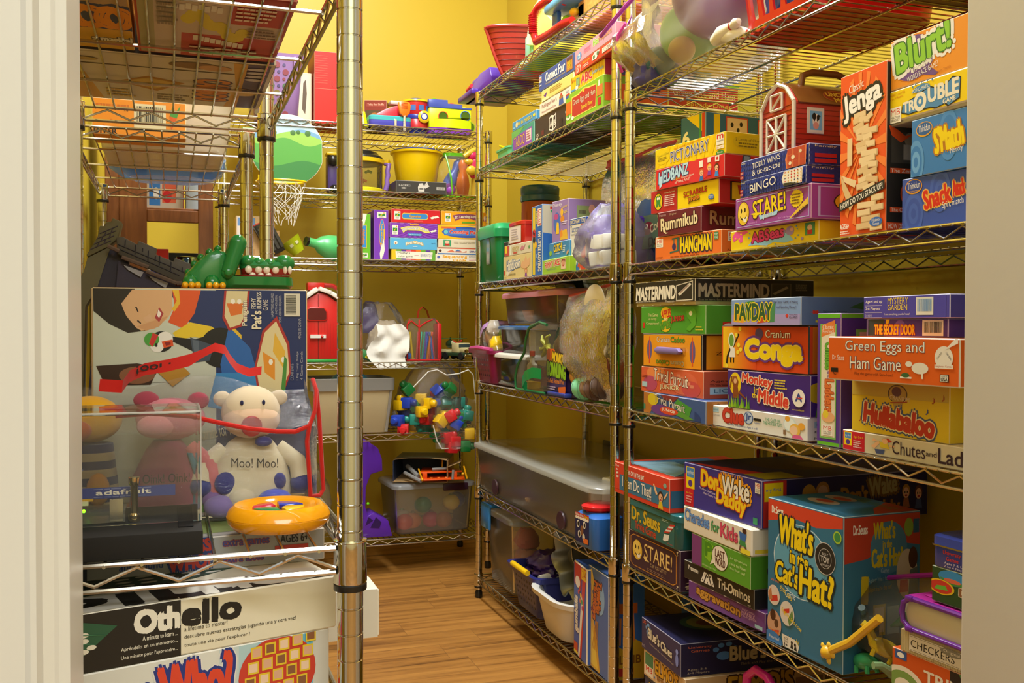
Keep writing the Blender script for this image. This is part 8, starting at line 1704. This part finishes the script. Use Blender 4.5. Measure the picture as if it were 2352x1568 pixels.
for (y,z,r,c,lab) in ((2.53,.062,.040,'e8a848','orange-yellow'),(2.45,.085,.042,'d87a5a','salmon'),(2.50,.028,.036,'8ae0b0','mint green'),(2.42,.03,.034,'6a4a3a','dark brown'),(2.37,.04,.036,'5a4234','brown'),(2.46,.03,.03,'9a7a5a','tan')):
    m = MB();m.ell((0,0,0),(r,r,r*.95),cl(c),22,14)
    for k in range(5): m.tube([(r*1.005*math.cos(a)*math.cos(PI*k/5),r*1.005*math.cos(a)*math.sin(PI*k/5),r*.955*math.sin(a)) for a in [2*PI*i/24 for i in range(24)]],.0012,cl(hexmix(c,'2a2018',.2)),4,True)
    o = m.build('soft_ball');place(o,(1.085+.01*(z > .05),y,A4+z+.004));tag(o,lab+' soft ball inside the large red-zippered bag','ball')
# ------- fifth shelf
t = bin_with_lid('storage_bin','largest clear bin with a frosted white lid filling the fifth shelf','bin',(1.245,2.875,A5),0,.40,1.08,.150,HAZE,clear('e2e2d6',.38,.15,0,'frosted_white'),.020,.02,.96,.05,None)
m = MB();m.box(.205,.12,.146,.218,.30,.178,pl('2a2a28'),.004);m.build('latch',t)
for y in (-.30,.30):
    m = MB();m.at((-.196,y,.03),ry=90);m.lathe([(.028,-.004),(.03,0),(.028,.004),(0,.004)],pl('3a1e30'),18,sx=.9);m.build('latch',t)
for i,(y,x,w_,h_,c,lab) in enumerate(((3.27,1.15,.16,.12,'9a80b8','lilac'),(3.14,1.17,.15,.12,'8a9a6a','sage'),(2.88,1.15,.18,.13,'e8dcc0','cream'),(2.72,1.19,.18,.12,'8a7c6a','grey-brown'),(2.57,1.15,.15,.10,'e0d8c8','off-white'),(3.03,1.13,.10,.12,'b0c83a','yellow-green'))):
    o = sack(w_,w_,h_,cl(c),100+i,.6,.14,24,12).build('cloth_bundle');place(o,(x,y,A5+.008));tag(o,lab+' fabric bundle inside the largest clear bin','cloth')
for i,(y,c,lab) in enumerate(((2.46,'8a7a62','taupe'),(2.52,'b08468','pinkish'),(2.42,'d8d4c8','white'))):
    o = MB().box(-.06,-.035,0,.06,.035,.03+.02*i,mat(c),.002,1).build('small_box',smooth=False);place(o,(1.18,y+.0,A5+.01+.032*i*(1.4 if i == 2 else 1)),6*i);tag(o,lab+' small box at the near end of the largest clear bin','box')
t = thing('toy_canister','blue canister with a red screw lid beside the chrome post on the fifth shelf','canister',(1.075,2.372,A5-.0),4)
m = MB();BLU = pl('2f6cc0');m.loft([(0,0,0,.088,.115,.018),(0,0,.004,.092,.12,.02),(0,0,.082,.092,.12,.02),(0,0,.094,.07,.09,.03)],BLU,6)
paint(m,lambda u,v,d: (-.0462-d,.052-u,.006+v),.085,.082,[R(4,4,96,96,'1a2050'),P('c8302a',(4,82),(96,82),(96,99),(4,99)),*[E(12+i*15,82,8,5,W) for i in range(6)],T('Fisher-Price',6,88,60,97,W,b=.02),T('Games',64,88,96,97,Y,b=.02),*[E(x,y,9,12,W) for x,y in ((24,62),(66,64),(32,30))],*[E(x,y,6,8,K) for x,y in ((25,62),(67,64),(33,30))],E(50,44,10,16,'8a5a3a'),E(62,24,9,12,'d8d0c0'),R(60,6,90,22,'e0702a')]);m.build('body',t)
m = MB();m.lathe([(.036,.092),(.038,.098),(.047,.100),(.048,.108),(.042,.112),(.03,.116),(0,.117)],gl('d01e24'),28);m.build('lid',t)
# ------- bottom shelf
t = bin_with_lid('storage_bin','tall clear bin with a blue side latch, far end of the bottom shelf','bin',(1.20,3.20,A6),0,.26,.30,.245,HAZE,clear('dcdcd8',.5,.12,0,'frosted_pale'),.024,.02,.9,.03,None)
m = MB();m.box(-.148,.06,.185,-.138,.15,.268,pl('2a7ac0'),.004);m.box(-.148,.06,.262,-.10,.15,.272,pl('2a7ac0'),.003);m.build('latch',t)
m = MB();m.loft([(0,0,.2445,.276,.316,.036),(0,0,.249,.276,.316,.036)],pl('5a9ad0'),6,cap0=False,cap1=False);m.build('seal',t)
for i,(y,z,r,c,lab) in enumerate(((3.12,.09,.055,'d08a5a','peach'),(3.20,.16,.04,'d8a83a','golden'),(3.13,.18,.04,'c85a3a','coral'),(3.27,.07,.05,'b8a83a','mustard'),(3.17,.05,.04,'e8d03a','yellow'),(3.28,.15,.035,'8a3a4a','maroon'))):
    o = sack(2*r,2*r,1.6*r,pl(c),120+i,.5,.16,18,10).build('small_toy');place(o,(1.15,y,A6+.008+z-.04));tag(o,lab+' toy inside the tall blue-latched bin','toy')
t = thing('plastic_basket','navy blue perforated basket with a yellow grip on the bottom shelf','basket',(1.145,2.90,A6))
m = MB();tub(m,.19,.26,.135,pl('2a2f74'),.82,.03,rim=.012,rimh=.016);m.build('body',t)
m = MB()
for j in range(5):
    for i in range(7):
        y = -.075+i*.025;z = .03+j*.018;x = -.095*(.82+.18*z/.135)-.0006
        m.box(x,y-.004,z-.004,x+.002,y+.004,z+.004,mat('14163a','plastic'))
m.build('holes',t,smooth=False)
m = MB();m.tube([(-.108,-.08,.142),(-.112,0,.145),(-.108,.06,.142)],.009,pl('e8c010'),9);m.build('grip',t)
o = sack(.14,.18,.07,pl('3a2066'),133,.5,.2).build('purple_bag');place(o,(1.15,2.91,A6+.11));tag(o,'dark purple shiny bag heaped in the navy basket','bag')
t = thing('dish_tub','white oval plastic dish tub on the bottom shelf','tub',(1.145,2.655,A6))
m = MB();m.loft([(0,0,0,.17,.22,.07),(0,0,.006,.18,.24,.08),(0,0,.105,.215,.32,.095),(0,0,.108,.245,.35,.11),(0,0,.122,.25,.355,.112),(0,0,.124,.23,.335,.105),(0,0,.118,.205,.31,.095),(0,0,.01,.17,.22,.075)],pl('dcdad2'),10,cap1=True);m.build('body',t)
m = MB()
for s in (-1,1): m.tube([(-.07,s*.162,.125),(0,s*.18,.13),(.07,s*.162,.125)],.009,pl('e4e2da'),9)
m.build('grip',t)
t = thing('cake_pan','grey flower-shaped cake pan standing in the white dish tub','pan',(1.10,2.66,A6+.195),0,ry=-8)
fl = [((.088+.018*math.cos(6*a))*math.cos(a),(.088+.018*math.cos(6*a))*math.sin(a)) for a in [2*PI*i/72 for i in range(72)]]
PANM = mat('8d8c7c','metal');PANM.node_tree.nodes['Principled BSDF'].inputs['Roughness'].default_value = .42;PANM.node_tree.nodes['Principled BSDF'].inputs['Metallic'].default_value = .6
g = []
for (k,xx) in ((1.10,-.002),(1.05,-.004),(1.0,0),(.93,.045),(.0,.046)): g.append([(xx,y*k,z*k) for y,z in fl])
g += [[(xx,y*k,z*k) for y,z in fl] for k,xx in ((0,.048),(.95,.047),(1.02,.001),(1.10,.0))]
m = MB();m.sheet(g,PANM,wrap=True);m.build('pan',t,ang=50)
# ------------------------------------------------------------------ other things on the nearer right unit
B1,B2,B3,B4,B5 = (SH[k]+.0008 for k in ('B1','B2','B3','B4','B5'))
# top shelf: zip bags, red basket, red box
t = thing('zip_bag','large cloudy zip bag with a violet zipper bulging off the top right shelf','bag',(1.16,1.93,B1),0)
m = MB();sack(.24,.40,.30,BAG2,140,.75,.12,mb=m,lean=(-.03,.03));m.build('shell',t)
m = MB();g = []
for j in range(9):
    f = j/8
    g.append([(-.10-.05*math.sin(PI*f)+.012*noise3(i,j,3),.06+.16*i/10+.05*f*(1 if i > 5 else .4),.03+.145*f+.01*noise3(i,j,8)-.05*(1-i/10)*f*0) for i in range(11)])
m.sheet(g,BAG2);m.build('flap',t)
m = MB();m.tube([(-.145,.31,.155),(-.15,.24,.165),(-.145,.17,.186),(-.13,.10,.215),(-.10,.02,.25)],.0055,pl('b03ac8'),7);m.tube([(-.12,.24,.05),(-.14,.235,.09),(-.145,.21,.13),(-.14,.18,.15)],.004,pl('d84ab0'),7);m.build('zipper',t)
for (x,y,z,r,c,lab) in ((1.13,1.88,.16,.10,'8a3aa8','big violet'),(1.12,1.98,.10,.07,'8ac87a','pale green'),(1.08,2.05,.05,.035,'3a6a9a','blue'),(1.07,2.10,.07,.026,'e8d020','yellow'),(1.07,1.93,.045,.03,'e0c8a0','beige')):
    o = MB().ell((0,0,0),(r,r,r*.98),pl(c),26,16).build('toy_ball');place(o,(x,y,B1+z));tag(o,lab+' ball inside the cloudy violet-zippered bag','ball')
o = sack(.09,.11,.085,cl('5a58a8'),150,.5,.2).build('cloth_bundle');place(o,(1.085,2.09,B1));tag(o,'crumpled indigo bundle at the far corner of the top right shelf','cloth')
for i,(y,z,a) in enumerate(((1.765,.006,80),(1.735,.006,96))):
    m = MB();m.lathe([(0,0),(.012,0),(.018,.03),(.014,.05),(.008,.066),(.0105,.08),(.006,.09),(0,.091)],pl('e6e0d0'),16);m.lathe([(.0098,.064),(.0102,.066),(.0098,.068)],pl('c8302a'),14,cap=False)
    o = m.build('toy_pin');place(o,(1.055,y,B1+z+.012),20*i,a);tag(o,'small white toy bowling pin with a red ring, lying beside the red basket','toy','small white pins by the red basket')
t = thing('plastic_basket','bright red plastic basket with tall oval slots on the top right shelf','basket',(1.21,1.575,B1))
RBK = pl('cf241e')
m = MB();w0,w1,H_ = .145,.165,.16
def ringpt(a,z,o=0):
    s = (w0+(w1-w0)*z/H_)+o
    ca,sa = math.cos(a),math.sin(a);k = (abs(ca)**4+abs(sa)**4)**-.25
    return (s*ca*k,s*sa*k*.88,z)
NS = 24
for (z0,z1) in ((0,.022),(.12,.16)):
    m.sheet([[ringpt(2*PI*i/72,z0) for i in range(72)],[ringpt(2*PI*i/72,z1) for i in range(72)],[ringpt(2*PI*i/72,z1,-.004) for i in range(72)],[ringpt(2*PI*i/72,z0,-.004) for i in range(72)]],RBK,True)
for k in range(NS):
    a = 2*PI*k/NS
    m.sheet([[ringpt(a+d*(1+.9*abs(2*j/6-1)**3),.018+.106*j/6,o_) for j in range(7)] for d,o_ in ((-.032,0),(.032,0),(.032,-.005),(-.032,-.005),(-.032,0))],RBK)
m.add([ringpt(2*PI*i/72,.001) for i in range(72)],[tuple(range(72))[::-1]],RBK);m.build('body',t)
m = MB();m.sheet([[ringpt(2*PI*i/72,.156,.004) for i in range(72)],[ringpt(2*PI*i/72,.166,.008) for i in range(72)],[ringpt(2*PI*i/72,.166,-.006) for i in range(72)]],RBK,True);m.build('rim',t)
for i,(x,y,c,lab) in enumerate(((1.12,1.60,'2f4a9a','blue'),(1.13,1.52,'26408a','dark blue'),(1.24,1.56,'3a5ab0','mid blue'))):
    o = sack(.10,.09,.12,pl(c),160+i,.6,.12,18,9).build('small_toy');place(o,(x+.01,y,B1+.006));tag(o,lab+' toy seen through the slots of the red basket','toy')
gbox(None,'game_box','orange-red learning game box on the top right shelf beside the red basket, seen from below','c8341e',dict(front=[T('BINGO',4,10,34,80,'3a9a3a',Y,.05,b=.05),T('A Play & Learn Game',36,30,70,56,Y)],bottom=[R(2,2,98,98,'6a3a2a'),R(8,10,44,60,'8a5a2a'),R(50,14,92,80,'3a5a2a'),*lines(54,20,88,70,6,'c83a2a'),*[E(20+i*6,76,2,3,'d8b02a') for i in range(5)],R(10,14,40,30,'b8402a')],left=[]),'box',bx=(1.065,1.40,B1,0,.36,.09,.34))
# eye-height shelf: the toy barn
zb = BX['tiddly'][2]+BX['tiddly'][5]+.0006
t = thing('toy_barn','red toy barn with white trim, brown roof and carrying handle, on the navy boxes','toy',(1.055,1.597,zb),-91)
RB2 = pl('b8301f');W_B = pl('e2dacb')
# local x to the near end, y into the shelf; the gable is the front
gab = [(0,0),(.104,0),(.104,.085),(.080,.113),(.052,.125),(.024,.113),(0,.085)]
m = MB();m.prism(gab,.185,RB2,off=.003,bev=.001)
for i in range(9): m.box(.1038,.006,.008+i*.009,.1046,.186,.0092+i*.009,pl('8a2218'));m.box(.004,.0018,.008+i*.009,.1,.0032,.0092+i*.009,pl('962618'))
m.build('walls',t)
m = MB()
for a,b in (((0,0),(0,.085)),((0,.085),(.024,.113)),((.024,.113),(.052,.125)),((.052,.125),(.080,.113)),((.080,.113),(.104,.085)),((.104,.085),(.104,0))):
    m.tube([(a[0],.001,a[1]),(b[0],.001,b[1])],.0038,W_B,6)
m.build('gable_trim',t)
m = MB();m.prism([(-.004,.083),(.022,.115),(.052,.129),(.082,.115),(.108,.083),(.106,.081),(.080,.111),(.052,.124),(.024,.111),(-.002,.081)],.178,pl('7a4a1c'),off=.010,bev=.0006)
paint(m,lambda u,v,d: (.108-.026*v/.04+d*.6,.06+u,.083+.032*v/.04+d),.10,.04,[E(40,55,30,40,'a8602a'),E(40,55,27,34,'8a3a1e'),T('UNCLE',18,54,62,80,'e0c03a',b=.04),T('MOO',30,14,70,44,'e0c03a',b=.04)]);m.build('roof',t)
m = MB();m.tube([(.052,.05,.124),(.052,.055,.146),(.052,.075,.153),(.052,.13,.153),(.052,.152,.146),(.052,.158,.122)],.0065,pl('7a4c20'),10);m.build('handle',t)
def framed(bm,x0,z0,x1,z1,inner,diag):
    for a,b in (((x0,z0),(x1,z0)),((x0,z1),(x1,z1)),((x0,z0),(x0,z1)),((x1,z0),(x1,z1))) + diag:
        bm.tube([(a[0],-.001,a[1]),(b[0],-.001,b[1])],.0022,W_B,6)
m = MB();framed(m,.034,.078,.070,.106,None,(((.036,.08),(.068,.104)),));m.build('loft_door',t)
m = MB();framed(m,.022,.002,.051,.064,None,(((.022,.033),(.051,.033)),((.022,.064),(.051,.033)),((.022,.002),(.051,.033))));framed(m,.053,.002,.082,.064,None,(((.053,.033),(.082,.033)),((.082,.064),(.053,.033)),((.082,.002),(.053,.033))));m.build('barn_door',t)
for y0,art in ((.028,[R(2,2,98,98,'e2dacb'),R(14,12,86,88,'7ab8e0'),E(50,48,20,30,W),E(40,66,12,14,K),E(62,62,8,12,K),E(50,30,17,14,'e0a090'),E(42,52,3,5,K),E(58,52,3,5,K),P(K,(22,66),(34,74),(34,64)),P(K,(78,66),(66,74),(66,64))]),(.098,[R(2,2,98,98,'e2dacb'),R(14,12,86,88,'8ab8d0'),R(14,12,86,40,'d8b02a'),E(48,46,22,26,'7a4a1e'),E(56,50,5,8,W),E(57,49,2.5,4,K),E(62,30,12,10,'c88a4a')])):
    m = MB();m.box(.104,y0,.028,.106,y0+.036,.075,W_B,.0006,1);paint(m,lambda u,v,d,y0=y0: (.1062+d,y0+u,.029+v),.036,.045,art);m.build('picture_window',t)
m = MB();m.box(.1044,.112,.074,.108,.15,.088,pl('c02a20'),.001);m.build('awning',t)
# chest-height shelf, behind the first stack
t = thing('activity_case','bright green plastic case with round holes standing behind the left game stack','case',(1.13,2.135,B3),0)
m = MB();m.box(-.012,-.05,0,.22,.012,.150,pl('3cae1e'),.008);m.build('case',t)
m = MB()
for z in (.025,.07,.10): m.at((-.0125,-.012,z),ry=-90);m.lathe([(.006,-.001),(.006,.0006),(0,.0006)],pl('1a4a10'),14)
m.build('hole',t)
o = sack(.13,.06,.075,pl('4a2a6a'),171,.8,.06,24,10).build('purple_pouch');place(o,(1.20,2.112,B3+.151));tag(o,'dark purple rounded pouch resting on the bright green case','pouch')
# knee height: zip bag of little figures, tins and cases at the door frame
t = thing('zip_bag','clear zip bag with purple zipper full of small dinosaur toys by the door frame','bag',(1.155,1.285,B4),0)
m = MB();out = [[],[]]
for k,s in enumerate((-1,1)):
    for j in range(17):
        f = j/16
        out[k].append([(s*.085*max(.03,math.sin(PI*min(1,(1-f)*.94+.06)))**.6*(1-.25*abs(2*i/16-1)**3)+.008*noise3(i*.5,j*.6,s*3),.125-.26*i/16+.02*(1-f)*(1 if i > 8 else -1),.002+.135*f+.075*f*i/16+.006*noise3(i*.6,j*.5,2)) for i in range(17)])
m.sheet(out[0],BAG);m.sheet(out[1],BAG);m.build('shell',t)
m = MB();m.tube([(0,.128,.137),(0,.06,.158),(0,-.03,.184),(0,-.14,.213)],.0045,pl('a82aa0'),7);m.build('zipper',t)
for i,(y,x,z,c,lab) in enumerate(((1.33,1.09,.002,'3a9a5a','green'),(1.29,1.085,.04,'d8c02a','yellow'),(1.24,1.09,.02,'7a9a6a','sage green'),(1.34,1.10,.06,'4a6a7a','slate blue'),(1.22,1.12,.06,'d8a02a','golden'),(1.27,1.14,.085,'3a6a4a','dark green'))):
    m = MB();c_ = pl(c);m.ell((0,0,.018),(.014,.028,.014),c_,14,8);m.tube([(0,.02,.02),(0,.034,.036),(0,.046,.04)],[.008,.006,.006],c_,8);m.tube([(0,-.02,.018),(0,-.045,.012)],[.009,.002],c_,8)
    for sx in (-1,1):
        for sy in (-.014,.014): m.tube([(sx*.008,sy,.012),(sx*.010,sy,.0)],.004,c_,7)
    o = m.build('toy_dinosaur');place(o,(x,y,B4+.006+z),rz=40*i,rx=(20 if i % 2 else -15));tag(o,lab+' plastic dinosaur inside the purple-zippered bag','toy')
m = MB();m.tube([(0,.07,.09),(0,-.0,.03),(.0,-.05,.0)],[.007,.0075,.008],pl('e0b02a'),9);m.ell((0,-.056,-.004),(.014,.014,.012),pl('e0b02a'),14,8)
for a in range(5): m.ell((.0,-.056+.014*math.cos(a*1.26),-.004+.014*math.sin(a*1.26)),(.006,.007,.007),pl('e8bc3a'),10,6)
o = m.build('toy_bone_stick');place(o,(1.060,1.335,B4+.030),180);tag(o,'yellow plastic stick with a flower end at the front of the purple-zippered bag','toy')
for i in range(2):
    m = MB();m.box(-.0008,-.04,0,.0008,.04,.055,mat('d0ccc0'),0);paint(m,lambda u,v,d: (-.0009-d,.04-u,v),.08,.055,[R(8,10,92,90,'dcd8cc'),E(46,46,26,24,'2f3a30'),P('3a4a3a',(20,20),(80,30),(60,60))]);o = m.build('game_card',smooth=False);place(o,(1.135+.012*i,1.255-.03*i,B4+.085+.012*i),3,0,8);tag(o,('front','rear')[i]+' grey animal card inside the purple-zippered bag','card')
# the case with a purple rim on the tan box
zc = BX['checkers'][2]+BX['checkers'][5]
t = thing('book_case','cream book-shaped case with purple rims and rounded spine, on the tan box','case',(1.05,1.196,zc+.0006),-88)
m = MB();m.prism([(.006,.004),(.19,.004),(.19,.048),(.006,.048),(.0,.036),(-.003,.026),(.0,.014)],.15,pl('d4caa4'),off=.003,bev=.002);m.build('pages',t)
m = MB();PR = pl('6a2a8a');m.tube([(.195,.0,.004),(.01,.0,.004),(-.004,.0,.012),(-.007,.0,.026),(-.004,.0,.040),(.01,.0,.050),(.195,.0,.050)],.0042,PR,9);m.build('rim',t)
m = MB();m.box(.004,.0,.049,.195,.155,.0545,pl('b02a90'),.002)
for i in range(5): m.box(.02,.018+i*.022,.0545,.19,.028+i*.022,.0565,pl('c83aa8'),.0008,1)
m.build('cover',t)
for x in (.012,.012): pass
for z in (.004,.050): MB().box(.004,-.006,z-.004,.018,.004,z+.004,PR,.002).build('clip',t)
zd = zc+.0006+.0572
gbox(None,'game_box','dark green dinosaur game box with round pictures, standing on the purple-rimmed case','2f4d26',dict(front=[
    E(30,78,20,20,'3a8ac0'),P('4a8a3a',(12,74),(46,70),(44,62),(30,58),(16,64)),E(30,70,12,6,'d86a4a'),E(14,46,19,21,'e0b81e'),E(14,46,16,18,'c83a2a'),P('6ab03a',(4,36),(24,40),(20,52),(8,48)),E(62,14,14,20,'a81e6a'),P('9ab0d0',(52,10),(72,8),(66,22)),T('Dino',40,34,84,54,'8a5a34','d8c8a8',.05,rot=-3,b=.06)]),'box',bx=(1.055,1.148,zd,2,.13,.052,.09),end='2a4422')
zt_ = zd+.0526
t = thing('game_tin','small blue metal card tin with a silver edge, on the dark green dinosaur box','tin',(1.052,1.150,zt_),-87)
m = MB();m.loft([(.055,.045,0,.104,.084,.010),(.055,.045,.002,.106,.086,.011),(.055,.045,.030,.106,.086,.011)],mat('36469c','gloss'),5)
paint(m,lambda u,v,d: (.004+u,.0019-d,v),.10,.030,[T('University',20,62,52,86,'c83a2a',b=.03),T('Games',26,40,48,58,'c83a2a',b=.03),T('Ages 7 & Up',22,18,60,32,'d8d4e0'),T('2 to 4 Players',22,4,64,16,'d8d4e0'),E(84,34,14,26,'c83a2a')]);m.build('body',t)
m = MB();m.loft([(.055,.045,.030,.112,.092,.013),(.055,.045,.0325,.112,.092,.013)],mat('c8c4b8','metal'),5);m.loft([(.055,.045,.0325,.108,.088,.012),(.055,.045,.044,.108,.088,.012),(.055,.045,.047,.098,.078,.010)],mat('3c4fb0','gloss'),5);m.build('lid',t)
MB().box(.05,.02,.0471,.10,.06,.0485,mat('8a9a2a'),.0006,1).build('top_label',t)
# pink handled toy on the lowest shelf
t = thing('toy_bag','toy carry case with a pink arched handle, low on the bottom right shelf','toy',(1.15,1.615,B5))
m = MB();m.box(-.07,-.085,0,.10,.085,.15,pl('c8a81e'),.012);m.build('case',t)
m = MB();m.tube([(-.06,.075,.145),(-.06,.07,.185),(-.06,.04,.207),(-.06,.0,.205),(-.06,-.04,.175),(-.06,-.06,.148)],.009,pl('c82080'),10);m.build('handle',t)
m = MB();m.at((-.0705,0,.10),ry=-90);m.lathe([(.03,0),(.03,.002),(0,.002)],pl('2a2a4a'),22);m.build('wheel_print',t)
